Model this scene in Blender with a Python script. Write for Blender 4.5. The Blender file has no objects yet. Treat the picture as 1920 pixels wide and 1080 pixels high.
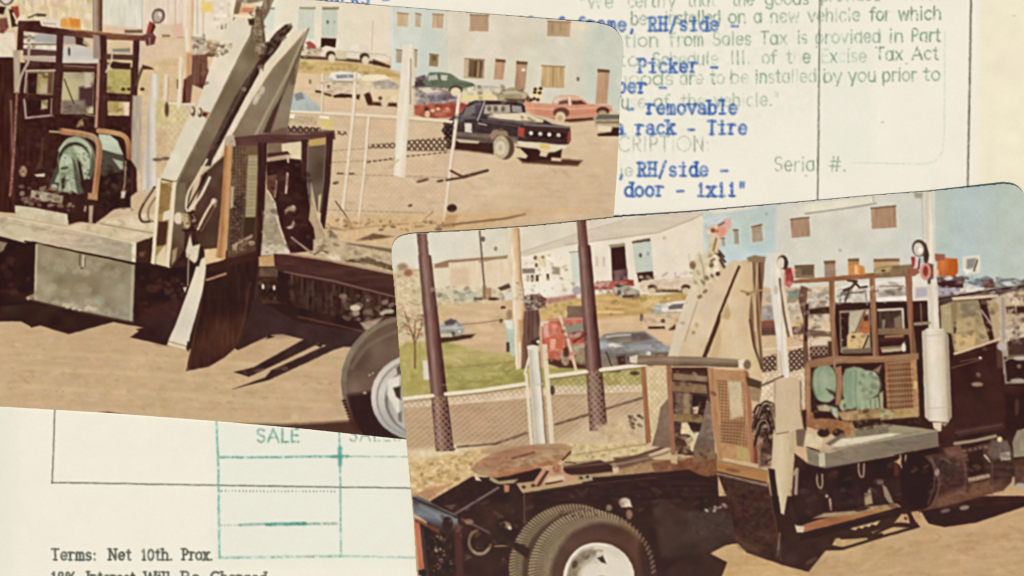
# A desk top with a typed work order and two glossy photographs lying on it.
import bpy, math
import numpy as np

sc = bpy.context.scene
U = 1/7580.0                      # one lattice unit of the printed sheets in metres (7.58 per mm)
def wx(px): return (px-960.0)*U
def wy(py): return (540.0-py)*U

# ---- camera: looking straight down on the desk --------------------------------
cam = bpy.data.objects.new('camera', bpy.data.cameras.new('camera'))
sc.collection.objects.link(cam); sc.camera = cam
cam.data.lens = 60; cam.data.sensor_width = 36
cam.location = (0, 0, 1920*U*60/36)
cam.data.clip_start = 0.01; cam.data.clip_end = 200
# ---- sky and sun ---------------------------------------------------------------
w = bpy.data.worlds.new('World'); sc.world = w; w.use_nodes = True
nt = w.node_tree; nt.nodes.clear()
sky = nt.nodes.new('ShaderNodeTexSky'); sky.sky_type = 'NISHITA'; sky.sun_disc = False
sky.sun_elevation = math.radians(58); sky.sun_rotation = math.radians(180)
bg = nt.nodes.new('ShaderNodeBackground'); bg.inputs['Strength'].default_value = 0.08
wo = nt.nodes.new('ShaderNodeOutputWorld')
nt.links.new(sky.outputs[0], bg.inputs['Color']); nt.links.new(bg.outputs[0], wo.inputs['Surface'])
sun = bpy.data.objects.new('sun', bpy.data.lights.new('sun', 'SUN')); sc.collection.objects.link(sun)
sun.data.energy = 3.3; sun.data.angle = math.radians(4); sun.data.color = (1.0, 0.94, 0.80)
sun.rotation_euler = (math.radians(32), 0, 0)
# ---- exposure ------------------------------------------------------------------
vs = sc.view_settings
vs.view_transform = 'Standard'; vs.look = 'None'; vs.gamma = 1.0; vs.use_curve_mapping = False
vs.exposure = 0.0
sc.cycles.filter_width = 1.4      # the softness of the old scan
LIGHT = np.array([1.080, 1.077, 1.060], np.float32)     # what a white card shows under that light
VEIL = np.array([0.0062, 0.0068, 0.0072], np.float32)      # the gloss of the print paper under the open sky
# ---------------------------------------------------------------------------
# PRINTING PRESS.  The place is a desk with a sheet of paper and two flat
# photographic prints on it.  What the prints and the form show is ink on flat
# paper: it is laid down here shape by shape (position in 1/7.58 mm on the
# desk) and stored as the dye colour of a fine flat mesh, cut apart along the
# outline of every pictured thing.
# ---------------------------------------------------------------------------
rng = np.random.default_rng(7)
X0, Y0, CW, CH = -90, -70, 2110, 1400          # extent of the printable area

def hx(c):
    if isinstance(c, str):
        return np.array([int(c[i:i+2], 16) for i in (0, 2, 4)], np.float32)
    return np.array(c, np.float32)

def blur1(a, s):
    r = max(1, int(3*s)); k = np.exp(-0.5*(np.arange(-r, r+1)/s)**2); k /= k.sum()
    for ax in (0, 1):
        p = [(0, 0)]*a.ndim; p[ax] = (r, r)
        b = np.pad(a, p, mode='edge'); o = np.zeros_like(a)
        n = a.shape[ax]
        for i, w in enumerate(k):
            sl = [slice(None)]*a.ndim; sl[ax] = slice(i, i+n)
            o += np.float32(w)*b[tuple(sl)]
        a = o
    return a

def upnoise(step, sx=1.0, sy=1.0):
    """smooth value noise, unit variance, one lattice point per step px"""
    nx, ny = int(CW/(step*sx))+4, int(CH/(step*sy))+4
    g = rng.standard_normal((ny, nx)).astype(np.float32)
    x = np.arange(CW)/(step*sx)+1; y = np.arange(CH)/(step*sy)+1
    xi = x.astype(int); yi = y.astype(int)
    fx = (x-xi).astype(np.float32); fy = (y-yi).astype(np.float32)
    fx = fx*fx*(3-2*fx); fy = fy*fy*(3-2*fy)
    a = g[yi][:, xi]*(1-fx)+g[yi][:, xi+1]*fx
    b = g[yi+1][:, xi]*(1-fx)+g[yi+1][:, xi+1]*fx
    o = a*(1-fy)[:, None]+b*fy[:, None]
    return o/o.std()

NZ = {0: upnoise(3), 1: upnoise(7), 2: upnoise(22), 3: upnoise(5, 6, 1), 4: upnoise(5, 1, 5), 5: upnoise(60)}
NZ[6] = (NZ[0]*.6+NZ[1]*.8+NZ[2]*.7)/1.2
NZ[7] = (NZ[3]*.8+NZ[2]*.6+NZ[1]*.4)/1.1

class Sheet:
    def __init__(s, base):
        s.img = np.empty((CH, CW, 3), np.float32); s.img[:] = hx(base)
        s.own = np.zeros((CH, CW), np.int16); s.names = ['']
    def oid(s, n):
        if n not in s.names: s.names.append(n)
        return s.names.index(n)
S = None
DROP = 0.0          # how patchily the ink took
def use(sheet):
    global S
    S = sheet

def catmull(p, closed=True, k=6):
    p = np.array(p, float); n = len(p); out = []
    rngi = range(n) if closed else range(n-1)
    for i in rngi:
        if closed: a, b, c, d = p[(i-1) % n], p[i], p[(i+1) % n], p[(i+2) % n]
        else: a, b, c, d = p[max(i-1, 0)], p[i], p[i+1], p[min(i+2, n-1)]
        for j in range(k):
            t = j/k
            out.append(.5*((2*b)+(c-a)*t+(2*a-5*b+4*c-d)*t*t+(3*b-a-3*c+d)*t**3))
    if not closed: out.append(p[-1])
    return np.array(out)

def put(own, x0, y0, cov, col, n=0, s=6, g=None, a=1.0):
    """blend a coverage patch (its corner at x0,y0 in canvas cells) onto the sheet"""
    h, w = cov.shape
    c = hx(col)[None, None, :]
    if g is not None:
        gx0, gy0, gx1, gy1 = g[:4]; cs = [hx(col)]+[hx(q) for q in g[4:]]
        X = np.arange(x0, x0+w)+X0+.5; Y = np.arange(y0, y0+h)+Y0+.5
        dx, dy = gx1-gx0, gy1-gy0
        t = (((X[None, :]-gx0)*dx+(Y[:, None]-gy0)*dy)/(dx*dx+dy*dy)).clip(0, 1)*(len(cs)-1)
        i = np.minimum(t.astype(int), len(cs)-2); f = (t-i)[..., None].astype(np.float32)
        cs = np.array(cs, np.float32)
        c = cs[i]*(1-f)+cs[i+1]*f
    if n:
        nz = NZ[s]; oy = int(rng.integers(0, CH-h+1)); ox = int(rng.integers(0, CW-w+1))
        c = c + n*nz[oy:oy+h, ox:ox+w, None]
    if DROP:
        oy = int(rng.integers(0, CH-h+1)); ox = int(rng.integers(0, CW-w+1))
        cov = cov*(1-DROP*(NZ[0][oy:oy+h, ox:ox+w]*.6+NZ[1][oy:oy+h, ox:ox+w]*.7).clip(0, 1.6)).clip(0, 1)
    v = S.img[y0:y0+h, x0:x0+w]
    m = (cov*a)[..., None]
    v += (c-v)*m
    if own:
        o = S.own[y0:y0+h, x0:x0+w]; o[cov > .5] = S.oid(own)

def box_of(p, m):
    x0 = int(max(0, math.floor(p[:, 0].min()-X0-m))); x1 = int(min(CW, math.ceil(p[:, 0].max()-X0+m)))
    y0 = int(max(0, math.floor(p[:, 1].min()-Y0-m))); y1 = int(min(CH, math.ceil(p[:, 1].max()-Y0+m)))
    return x0, y0, x1, y1

def segdist(X, Y, a, b):
    dx, dy = b[0]-a[0], b[1]-a[1]; L = dx*dx+dy*dy
    if L < 1e-9: return np.hypot(X-a[0], Y-a[1]), np.zeros_like(X)
    t = (((X-a[0])*dx+(Y-a[1])*dy)/L).clip(0, 1)
    return np.hypot(X-a[0]-t*dx, Y-a[1]-t*dy), t

def cover(p, f):
    x0, y0, x1, y1 = box_of(p, f+1)
    if x1 <= x0 or y1 <= y0: return None
    X, Y = np.meshgrid((np.arange(x0, x1)+X0+.5).astype(np.float32), (np.arange(y0, y1)+Y0+.5).astype(np.float32))
    d = np.full(X.shape, 1e6, np.float32); ins = np.zeros(X.shape, bool)
    n = len(p)
    for i in range(n):
        a, b = p[i], p[(i+1) % n]
        dd, _ = segdist(X, Y, a, b); np.minimum(d, dd, out=d)
        if a[1] != b[1]:
            c = (Y >= min(a[1], b[1])) & (Y < max(a[1], b[1]))
            xc = a[0]+(Y-a[1])*((b[0]-a[0])/(b[1]-a[1]))
            ins ^= c & (X < xc)
    sd = np.where(ins, d, -d)
    return x0, y0, (sd/(2*f)+.5).clip(0, 1)

def P(own, pts, col, f=1.0, n=0, s=6, g=None, a=1.0, sm=0):
    p = np.array(pts, float).reshape(-1, 2)
    if sm: p = catmull(p, True, 5)
    r = cover(p, f)
    if r: put(own, r[0], r[1], r[2], col, n, s, g, a)

def R(own, x0, y0, x1, y1, col, sk=0, **k):
    """upright rectangle, leaning by sk px from top to bottom"""
    P(own, [(x0, y0), (x1, y0), (x1+sk, y1), (x0+sk, y1)], col, **k)

def E(own, cx, cy, rx, ry, col, rot=0, a0=0, a1=360, **k):
    t = np.radians(np.linspace(a0, a1, 33)); t = t[:-1] if a1-a0 == 360 else t
    x, y = rx*np.cos(t), ry*np.sin(t); c, s_ = math.cos(math.radians(rot)), math.sin(math.radians(rot))
    P(own, np.stack([cx+x*c-y*s_, cy+x*s_+y*c], 1), col, **k)

def L(own, pts, w, col, f=.8, n=0, s=6, g=None, a=1.0, sm=0, gap=None):
    """stroke of width w (or tapering from w[0] to w[1]); gap=(on,off) dashes it"""
    p = np.array(pts, float).reshape(-1, 2)
    if sm: p = catmull(p, False, 6)
    w0, w1 = (w, w) if not isinstance(w, (tuple, list)) else w
    x0, y0, x1, y1 = box_of(p, max(w0, w1)/2+f+1)
    if x1 <= x0 or y1 <= y0: return
    X, Y = np.meshgrid((np.arange(x0, x1)+X0+.5).astype(np.float32), (np.arange(y0, y1)+Y0+.5).astype(np.float32))
    seg = np.hypot(*(p[1:]-p[:-1]).T); cum = np.concatenate([[0], np.cumsum(seg)]); tot = max(cum[-1], 1e-6)
    sd = np.full(X.shape, -1e6, np.float32)
    for i in range(len(p)-1):
        d, t = segdist(X, Y, p[i], p[i+1]); u = (cum[i]+t*seg[i])
        q = (w0+(w1-w0)*u/tot)/2-d
        if gap: q = np.where((u % sum(gap)) < gap[0], q, -1e3)
        np.maximum(sd, q, out=sd)
    put(own, x0, y0, (sd/(2*f)+.5).clip(0, 1), col, n, s, g, a)

def hatch(own, poly, col, step=7, w=1.6, a=.6, ang=(50, -50), f=.8):
    """chain-link: crossing wires clipped to a polygon"""
    p = np.array(poly, float).reshape(-1, 2); r = cover(p, 1.5)
    if not r: return
    x0, y0, cov = r; h, wd = cov.shape
    X, Y = np.meshgrid(np.arange(x0, x0+wd)+X0+.5, np.arange(y0, y0+h)+Y0+.5)
    m = np.zeros(cov.shape)
    for q in ang:
        c, s_ = math.cos(math.radians(q)), math.sin(math.radians(q))
        d = np.abs(((X*s_-Y*c)/step+.5) % 1-.5)*step
        m = np.maximum(m, ((w/2-d)/(2*f)+.5).clip(0, 1))
    put(own, x0, y0, (cov*m).astype(np.float32), col, a=a)

def speck(own, poly, cols, k, r=(1, 3), a=.7, el=1.6):
    """scattered flecks inside a polygon"""
    p = np.array(poly, float).reshape(-1, 2); lo, hi = p.min(0), p.max(0); m = 0; t = 0
    while m < k and t < k*20:
        t += 1
        x, y = lo+(hi-lo)*rng.random(2)
        ins = False
        for i in range(len(p)):
            A, B = p[i], p[i-1]
            if (A[1] > y) != (B[1] > y) and x < (B[0]-A[0])*(y-A[1])/(B[1]-A[1])+A[0]: ins = not ins
        if not ins: continue
        m += 1
        q = rng.uniform(*r)
        E(own, x, y, q*rng.uniform(1, el), q, cols[int(rng.integers(len(cols)))], rot=rng.uniform(-40, 40), f=1.2, a=a*rng.uniform(.5, 1))

# ---- lettering: pen strokes in units of the x-height ------------------------
def arc(cx, cy, rx, ry, a0, a1, n=12):
    return [(cx+rx*math.cos(math.radians(a0+(a1-a0)*i/n)), cy+ry*math.sin(math.radians(a0+(a1-a0)*i/n))) for i in range(n+1)]
C_ = 1.42; D_ = -.42
O_ = lambda w=.8: arc(w/2, .5, w/2, .5, 0, 360, 18)
GL = {  # width, strokes, feet (where a serif sits)
 'a': (.8, [arc(.38, .68, .32, .32, 160, 0, 8)+[(.7, 0)], arc(.36, .27, .34, .27, 0, 360)], [(.8, 0)]),
 'A1': (.84, [O_(.76), [(.78, 1), (.78, 0)]], []),
 'b': (.84, [[(.06, C_), (.06, 0)], O_(.84)], [(0, C_)]),
 'c': (.74, [arc(.42, .5, .4, .5, 45, 315)], []),
 'd': (.84, [[(.78, C_), (.78, 0)], O_(.8)], [(.72, C_), (.86, 0)]),
 'e': (.8, [[(.03, .52), (.78, .52)]+arc(.41, .5, .38, .5, 4, 318)], []),
 'f': (.6, [arc(.5, 1.12, .26, .3, 60, 180, 6)+[(.24, 0)], [(0, .95), (.56, .95)]], [(.24, 0)]),
 'g': (.84, [O_(.8), [(.78, 1), (.78, -.1)]+arc(.42, -.1, .36, .32, 0, -150, 8)], []),
 'h': (.8, [[(.06, C_), (.06, 0)], arc(.4, .62, .34, .38, 180, 0, 8)+[(.74, 0)]], [(.06, 0), (.74, 0), (0, C_)]),
 'i': (.3, [[(.15, 1), (.15, 0)], [(.15, 1.34), (.15, 1.4)]], [(.15, 0), (.05, 1)]),
 'k': (.8, [[(.08, C_), (.08, 0)], [(.66, 1), (.1, .38)], [(.32, .6), (.72, 0)]], [(.08, 0), (.72, 0), (0, C_), (.62, 1)]),
 'l': (.3, [[(.15, C_), (.15, 0)]], [(.15, 0), (.03, C_)]),
 'm': (1.0, [[(.05, 1), (.05, 0)], arc(.27, .68, .22, .32, 180, 0, 6)+[(.49, 0)], arc(.72, .68, .23, .32, 180, 0, 6)+[(.95, 0)]], [(.05, 0), (.5, 0), (.95, 0)]),
 'n': (.8, [[(.06, 1), (.06, 0)], arc(.4, .62, .34, .38, 180, 0, 8)+[(.74, 0)]], [(.06, 0), (.74, 0), (0, 1)]),
 'o': (.84, [O_(.84)], []),
 'p': (.84, [[(.06, 1), (.06, D_)], O_(.84)], [(0, 1), (.06, D_)]),
 'r': (.6, [[(.12, 1), (.12, 0)], arc(.45, .6, .33, .38, 180, 60, 6)], [(.12, 0), (.02, 1)]),
 's': (.66, [arc(.33, .74, .27, .26, 30, 270, 8)+arc(.33, .25, .29, .25, 90, -150, 8)], []),
 't': (.56, [[(.24, 1.32), (.24, .2)]+arc(.42, .2, .18, .2, 180, 300, 5), [(0, 1), (.52, 1)]], []),
 'u': (.8, [[(.06, 1), (.06, .38)]+arc(.4, .38, .34, .38, 180, 360, 8)+[(.74, 1)], [(.74, .4), (.74, 0)]], []),
 'v': (.8, [[(0, 1), (.4, 0), (.8, 1)]], [(.04, 1), (.76, 1)]),
 'w': (1.1, [[(0, 1), (.28, 0), (.55, .95), (.82, 0), (1.1, 1)]], []),
 'x': (.76, [[(.03, 1), (.73, 0)], [(.73, 1), (.03, 0)]], [(.06, 1), (.7, 1), (.06, 0), (.7, 0)]),
 'y': (.8, [[(0, 1), (.4, 0)], [(.8, 1), (.3, D_)]], []),
 'A': (1.1, [[(0, 0), (.55, C_), (1.1, 0)], [(.2, .48), (.9, .48)]], [(.05, 0), (1.05, 0)]),
 'B': (.9, [[(.1, 0), (.1, C_), (.5, C_)]+arc(.5, 1.08, .3, .34, 90, -90, 6)+[(.1, .74)], [(.5, .74)]+arc(.5, .37, .36, .37, 90, -90, 6)+[(.1, 0)]], [(.05, 0), (.05, C_)]),
 'C': (1.15, [arc(.66, .71, .62, .71, 48, 312, 14)], []),
 'E': (.8, [[(.74, C_), (.1, C_), (.1, 0), (.76, 0)], [(.1, .74), (.68, .74)]], []),
 'H': (.84, [[(.1, 0), (.1, C_)], [(.74, 0), (.74, C_)], [(.1, .72), (.74, .72)]], [(.1, 0), (.74, 0), (.1, C_), (.74, C_)]),
 'I': (.3, [[(.15, 0), (.15, C_)]], [(.15, 0), (.15, C_)]),
 'L': (.72, [[(.1, C_), (.1, 0), (.7, 0)]], []),
 'N': (1.0, [[(.1, 0), (.1, C_), (.9, 0), (.9, C_)]], [(.1, 0), (.05, C_), (.9, C_)]),
 'O': (1.4, [arc(.7, .71, .68, .71, 0, 360, 20)], []),
 'P': (.84, [[(.12, 0), (.12, C_), (.46, C_)]+arc(.46, 1.05, .32, .37, 90, -90, 8)+[(.12, .68)]], [(.12, 0), (.06, C_)]),
 'R': (.88, [[(.12, 0), (.12, C_), (.46, C_)]+arc(.46, 1.06, .32, .36, 90, -90, 8)+[(.12, .7)], [(.42, .7), (.82, 0)]], [(.12, 0), (.8, 0), (.06, C_)]),
 'S': (.86, [arc(.43, 1.06, .36, .36, 35, 270, 9)+arc(.43, .36, .38, .36, 90, -150, 9)], []),
 'T': (.9, [[(0, C_), (.9, C_)], [(.45, C_), (.45, 0)]], [(.45, 0)]),
 'W': (1.5, [[(0, C_), (.38, 0), (.75, 1.3), (1.12, 0), (1.5, C_)]], [(.03, C_), (1.47, C_)]),
 '0': (.8, [arc(.4, .68, .36, .68, 0, 360, 16)], []),
 '1': (.5, [[(.05, 1.1), (.28, 1.36), (.28, 0)]], [(.28, 0)]),
 '8': (.8, [arc(.4, 1.04, .28, .32, 0, 360), arc(.4, .36, .36, .36, 0, 360)], []),
 '%': (1.2, [arc(.26, 1.05, .22, .32, 0, 360), arc(.94, .32, .22, .32, 0, 360), [(1.05, 1.4), (.15, 0)]], []),
 '-': (.7, [[(.05, .5), (.65, .5)]], []), '/': (.7, [[(.05, -.2), (.65, 1.55)]], []),
 ',': (.3, [[(.15, .08), (.17, 0), (.05, -.3)]], []), '.': (.26, [[(.13, .03), (.13, .08)]], []),
 ':': (.3, [[(.15, .06), (.15, .12)], [(.15, .8), (.15, .86)]], []), '"': (.5, [[(.12, 1.45), (.1, .95)], [(.4, 1.45), (.38, .95)]], []),
 '#': (1.1, [[(.4, C_), (.25, 0)], [(.85, C_), (.7, 0)], [(.05, .95), (1.08, .95)], [(0, .48), (1.02, .48)]], []),
}
def glyph(own, ch, x, y, sx, sy, w, col, serif=0, slope=0., **k):
    key = 'A1' if ch == 'a' and not serif else ch
    gw, st, ft = GL[key]
    T = lambda q: (x+q[0]*sx, y-q[1]*sy+slope*q[0]*sx)
    for s_ in st: L(own, [T(q) for q in s_], w, col, **k)
    if serif:
        for q in ft:
            L(own, [T((q[0]-serif/sx, q[1])), T((q[0]+serif/sx, q[1]))], w*.8, col, **k)
def word(own, txt, x0, x1, y, xh, w, col, slope=0., serif=0, gapx=.26, al=None, **k):
    ws = [GL['A1' if c == 'a' and not serif else c][0] for c in txt]
    sx = (x1-x0)/(sum(ws)+gapx*(len(txt)-1)); x = x0
    for c, wd in zip(txt, ws):
        if al: k['a'] = float(np.clip(al[0]+al[1]*rng.standard_normal(), .15, 1))
        glyph(own, c, x, y+slope*(x-x0), sx, xh, w, col, serif, slope, **k); x += (wd+gapx)*sx
def typed(own, txt, x, y, pitch=19.25, xh=17.5, w=5.1, col='4265a6', slope=.0, **k):
    for i, c in enumerate(txt):
        if c == ' ': continue
        gw = GL[c][0]; wd = min(13.5, 14.5*gw+2)
        if c in 'il1': wd = 5
        yy = y+rng.uniform(-.6, .6)
        glyph(own, c, x+i*pitch+(16-wd)/2, yy, wd/gw, xh, w*(1 if c != 'm' else .85), col, serif=3.6 if c not in 'il1m' else (5.2 if c != 'm' else 1.5), a=float(rng.uniform(.72, .95)), n=16, s=0, f=1.7, **k)

def warp(img, amp, k0=1, k1=2):
    """edges that are never quite straight: shift the sampling by a little noise"""
    dx = amp*(NZ[k0]*.7+NZ[k1][::-1]*.5); dy = amp*(NZ[k0][::-1, ::-1]*.7+NZ[k1][:, ::-1]*.5)
    X, Y = np.meshgrid(np.arange(CW, dtype=np.float32), np.arange(CH, dtype=np.float32))
    X = (X+dx).clip(0, CW-1.01); Y = (Y+dy).clip(0, CH-1.01); xi = X.astype(int); yi = Y.astype(int); fx = (X-xi)[..., None]; fy = (Y-yi)[..., None]
    return ((img[yi, xi]*(1-fx)+img[yi, xi+1]*fx)*(1-fy)+(img[yi+1, xi]*(1-fx)+img[yi+1, xi+1]*fx)*fy).astype(np.float32)
def finish(amp=.2, soft=1.12, sharp=.5, grain=.42, cast=.07):
    """the print's own softness, edge contrast, grain, dye cast and colour mottling"""
    im = blur1(warp(S.img, amp, 1, 2), soft)
    if cast:                                     # aged dyes: brown blacks, warm greys
        l = (im*np.array([.3, .59, .11], np.float32)).sum(2, keepdims=True); t = ((l-40)/110).clip(0, 1)
        ax = l*(np.array([1.42, .85, .72], np.float32)*(1-t)+np.array([1.05, .995, .885], np.float32)*t)
        im = ax+(im-ax)*(1-cast-.3*(1-t))
        im = im*np.array([1.012, .99, .985], np.float32)
        im = 128+(im-128)*1.02-1
    im += sharp*(im-blur1(im, 3.2))
    lum = im.mean(2)/255; wgt = (.4+1.2*lum*(1.1-lum))*grain
    g3 = upnoise(2.2); g6 = upnoise(5.5); g12 = upnoise(13, 1.3, 1); g20 = upnoise(24, 1.6, 1)
    im += (wgt*(2.0*g3+3.0*g6+3.0*g12+2.0*g20))[..., None]
    for ch, k in ((0, 1.6), (1, 1.2), (2, 2.2)):
        im[:, :, ch] += (1.5*grain+.05)*(k*NZ[(2, 5, 1)[ch]][::-1]*.9+k*NZ[6][:, ::-1]*.6)
    S.img[:] = im.clip(10, 250)
# ---- the printed form under the photographs ---------------------------------
doc = Sheet('f1ead8'); use(doc)
put('', 0, 0, np.ones((CH, CW), np.float32), 'f1ead8', n=.6, s=5)
P('', [(1838, -70), (2060, -70), (2060, 1340), (1830, 1340)], 'f0e6c8', f=7, n=1.5, s=2, a=.8)
P('', [(-90, 700), (30, 700), (10, 1340), (-90, 1340)], 'e6e4d0', f=28, a=.9)  # shade of the page curving away at its left edge, painted into the paper
P('', [(400, 790), (775, 800), (790, 1060), (400, 1055)], 'e8e7d6', f=12, a=.75)
P('', [(1150, 40), (1540, 20), (1540, 200), (1150, 350)], 'ece7d4', f=20, a=.6, n=2, s=1)
P('', [(1541, 60), (1640, 60), (1640, 330), (1541, 330)], 'e9e7d6', f=10, a=.6)
gr = dict(col='92a78e', f=1.3, n=12, s=0)
def green(own, items, y, sl=-.018, xh=17, w=3.5, al=(.76, .14), **k):
    kk = dict(gr); kk.update(k)
    for t, a, b in items: word(own, t, a, b, y+sl*(a-1200), xh, w, slope=sl, al=al, **kk)
DROP = .5
G1 = 'certificate_text'
green(G1+'#1', [('"We', 1088, 1150), ('certify', 1178, 1266), ('that', 1290, 1342), ('the', 1374, 1413), ('goods', 1436, 1516)], 14)
green(G1+'#1', [('provided', 1540, 1650), ('will', 1690, 1764)], 9, al=(.6, .2))
green(G1+'#2', [('be', 1184, 1212), ('installed', 1248, 1350), ('on', 1367, 1398), ('a', 1415, 1428), ('new', 1445, 1498), ('vehicle', 1516, 1612)], 47)
green(G1+'#2', [('for', 1632, 1668), ('which', 1686, 1764)], 47, al=(.95, .06), col='879a84')
green(G1+'#3', [('ption', 1150, 1234), ('from', 1256, 1318), ('Sales', 1338, 1408), ('Tax', 1427, 1475), ('is', 1496, 1513), ('provided', 1530, 1650)], 88)
green(G1+'#3', [('in', 1668, 1693), ('Part', 1710, 1763)], 88, al=(.95, .06), col='8aa083')
green(G1+'#4', [('to', 1162, 1196), ('Schedule', 1224, 1346), ('III.', 1371, 1406), ('of', 1430, 1456), ('the', 1476, 1519), ('Excise', 1541, 1624)], 124, al=(.62, .2))
green(G1+'#4', [('Tax', 1643, 1692), ('Act', 1711, 1760)], 122, al=(.9, .08), col='8b9f86')
green(G1+'#5', [('goods', 1158, 1262), ('are', 1276, 1318), ('to', 1333, 1358), ('be', 1371, 1404), ('installed', 1417, 1530)], 160, al=(.66, .18))
green(G1+'#5', [('by', 1545, 1578), ('you', 1592, 1642), ('prior', 1656, 1718), ('to', 1733, 1762)], 161, al=(.85, .1))
green(G1+'#6', [('use', 1166, 1210), ('of', 1228, 1256), ('the', 1278, 1322), ('vehicle."', 1340, 1460)], 203, al=(.6, .2))
green('description_heading', [('CRIPTION:', 1160, 1330)], 284, sl=.0, xh=19.5, w=3.2, al=(.55, .15), col='a0a692')
green('made_in_field', [('ie', 1163, 1186)], 330, xh=15, al=(.5, .1))
green('serial_number_field', [('Serial', 1453, 1536), ('#.', 1556, 1586)], 321, sl=.0, xh=18.5, w=2.8, al=(.8, .12), col='8d9a86')
DROP = .18
for own, pts, w, c, a in [
    ('rounded_border', [(1772, 60), (1771, 250), (1768, 285), (1755, 303), (1735, 308), (1600, 306)], 3.5, 'dcdfcb', .8),
    ('ruled_line#1', [(1538, -70), (1536, 160), (1533, 430)], 3.6, '6f6c5c', .8),
    ('ruled_line#2', [(1822, -70), (1818, 180), (1814, 400)], 4.2, '6f6a5a', .85),
    ('ruled_line#3', [(104, 740), (101, 850), (98, 906)], 2.8, '55564c', .8),
    ('ruled_line#4', [(98, 905), (330, 909), (640, 914), (830, 916)], 2.6, '55564c', .85)]:
    L(own, pts, w, c, a=a, n=6, s=0, f=1.0)
DROP = .45
gl = dict(n=12, s=0, f=1.1)
T = '6aa593'
for i, (pts, w, c, a) in enumerate([
    ([(406, 780), (410, 880), (412, 1046)], 4.2, T, .72), ([(636, 800), (638, 860), (640, 1042)], 3.8, T, .7),
    ([(413, 858), (500, 858), (640, 856)], 4.4, T, .8), ([(640, 856), (780, 857)], 3, '9db7a6', .8),
    ([(412, 1046), (520, 1045), (640, 1043)], 5, '8fb8a2', .7), ([(640, 1043), (800, 1046)], 4.5, '8fb8a2', .6)]):
    L('form_table_line#%d' % i, pts, w, c, a=a, **gl)
L('form_table_line#6', [(638, 842), (638, 872)], (9, 7), '5a9b8c', f=2.2, a=.85)
L('form_table_line#6', [(624, 857), (652, 856)], 6, '5a9b8c', f=2, a=.8)
L('form_table_line#7', [(415, 921), (632, 922)], 3.4, '7c8a7e', gap=(3, 3.6), a=.7, f=1)
L('form_table_line#8', [(415, 985), (450, 985)], 3, '86988a', gap=(3, 3), a=.7)
L('form_table_line#8', [(450, 985), (500, 983), (575, 983), (632, 982)], 5, '82a393', a=.7, **gl)
L('form_table_line#8', [(500, 984), (574, 982)], 6.5, '4f9a86', a=.85, **gl)
word('sale_heading', 'SALE', 482, 561, 829, 17, 4.2, '78a695', al=(.85, .1), f=1.2, n=14, s=0)
word('sales_heading', 'SALES', 656, 752, 827, 18, 3.4, '94a592', al=(.8, .1), f=1.2, n=14, s=0, gapx=.4)
DROP = .15
bk = dict(col='5e6256', serif=2.9, f=1.0, n=8, s=0, gapx=.32, al=(.95, .04))
for t, a, b in [('Terms:', 98, 180), ('Net', 205, 246), ('10th.', 267, 323), ('Prox.', 343, 399)]:
    word('payment_terms#1', t, a, b, 1050, 14.2, 3.9, slope=.008, **bk)
for t, a, b in [('18%', 98, 141), ('Interest', 164, 253), ('Will', 272, 318), ('Be', 341, 374), ('Charged', 396, 500)]:
    word('payment_terms#2', t, a, b, 1093, 14.4, 3.9, slope=.012, **bk)
DROP = .25
TY = 'typed_line#%d'
typed(TY % 1, 'RUNNERS -'.replace('U', 'H'), 562, 9)
typed(TY % 2, 'ff of frame, RH/side -', 966, 58)
typed(TY % 3, 'Picker -', 1197, 136)
typed(TY % 4, 'per -', 1158, 174)
typed(TY % 5, '- removable', 1174, 214)
typed(TY % 6, 'a rack - Tire', 1154, 252)
typed(TY % 7, ', RH/side -', 1158, 330)
typed(TY % 8, 'door - 1x11"', 1172, 368)
L(TY % 9, [(1152, 406), (1206, 404)], 4, '4c6060', gap=(9, 6), a=.8)
for x, y in [(1902, 30), (1512, 330), (1655, 230), (1700, 120)]: E('', x, y, 3, 1.6, 'cdbfa0', f=1.2)
DROP = 0.0
finish(.25, .95, .3, .16, 0)
# ---- first print: the truck seen from its left rear -------------------------
prA_outline = catmull([(-62, -53), (250, -27), (567, -1), (880, 24), (1080, 40)], False, 4).tolist() + \
    catmull([(1118, 43), (1148, 52), (1165, 72), (1169, 96)], False, 5).tolist() + [(1163, 180), (1157, 320), (1148, 440), (1128, 800)] + \
    catmull([(1124, 820), (1112, 842), (1090, 851), (1060, 850)], False, 5).tolist() + [(740, 822), (560, 803), (400, 789), (200, 774), (0, 762), (-62, 758)]
prA = Sheet('d3b78c'); use(prA)
D, D2, D3 = '35201b', '442b25', '53382e'        # the print's brown-blacks
CR, CR2, TN = 'ded5bd', 'e6dfca', 'd6bd97'
GA = 'yard_ground'
P(GA, [(-90, -70), (1200, -70), (1200, 900), (-90, 900)], 'd5bb96', n=2.2, s=7, g=(600, 60, 500, 800, 'd4bd9c', 'cdb491', 'c1a57e', 'c5ab84'))
P('', [(500, 180), (1170, 220), (1160, 420), (600, 420)], 'd5bd9b', f=14, n=2.5, s=7)
P('', [(1000, 300), (1170, 300), (1150, 430), (900, 430)], 'cfb693', f=30, n=2, s=7)
for y in (668, 700, 735): L('', [(-20, y-14), (300, y+4), (620, y+26)], 7, 'dabf92', a=.35, n=3, s=7, f=4)
for y in (655, 718, 752): L('', [(0, y-6), (260, y+10), (520, y+18)], 5, 'c2a274', a=.28, n=3, s=7, f=4)
L('', [(490, 710), (530, 760), (560, 800)], 12, 'c0a27b', a=.45, f=6)
speck('', [(0, 640), (340, 680), (640, 720), (620, 790), (0, 750)], ['b3936a', 'bd9d74', 'a88a62'], 46, (1, 2.6), .55, 2.2)
P('', [(-90, 752), (300, 778), (740, 812), (740, 830), (-90, 772)], 'c3a987', f=8, a=.5)
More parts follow.
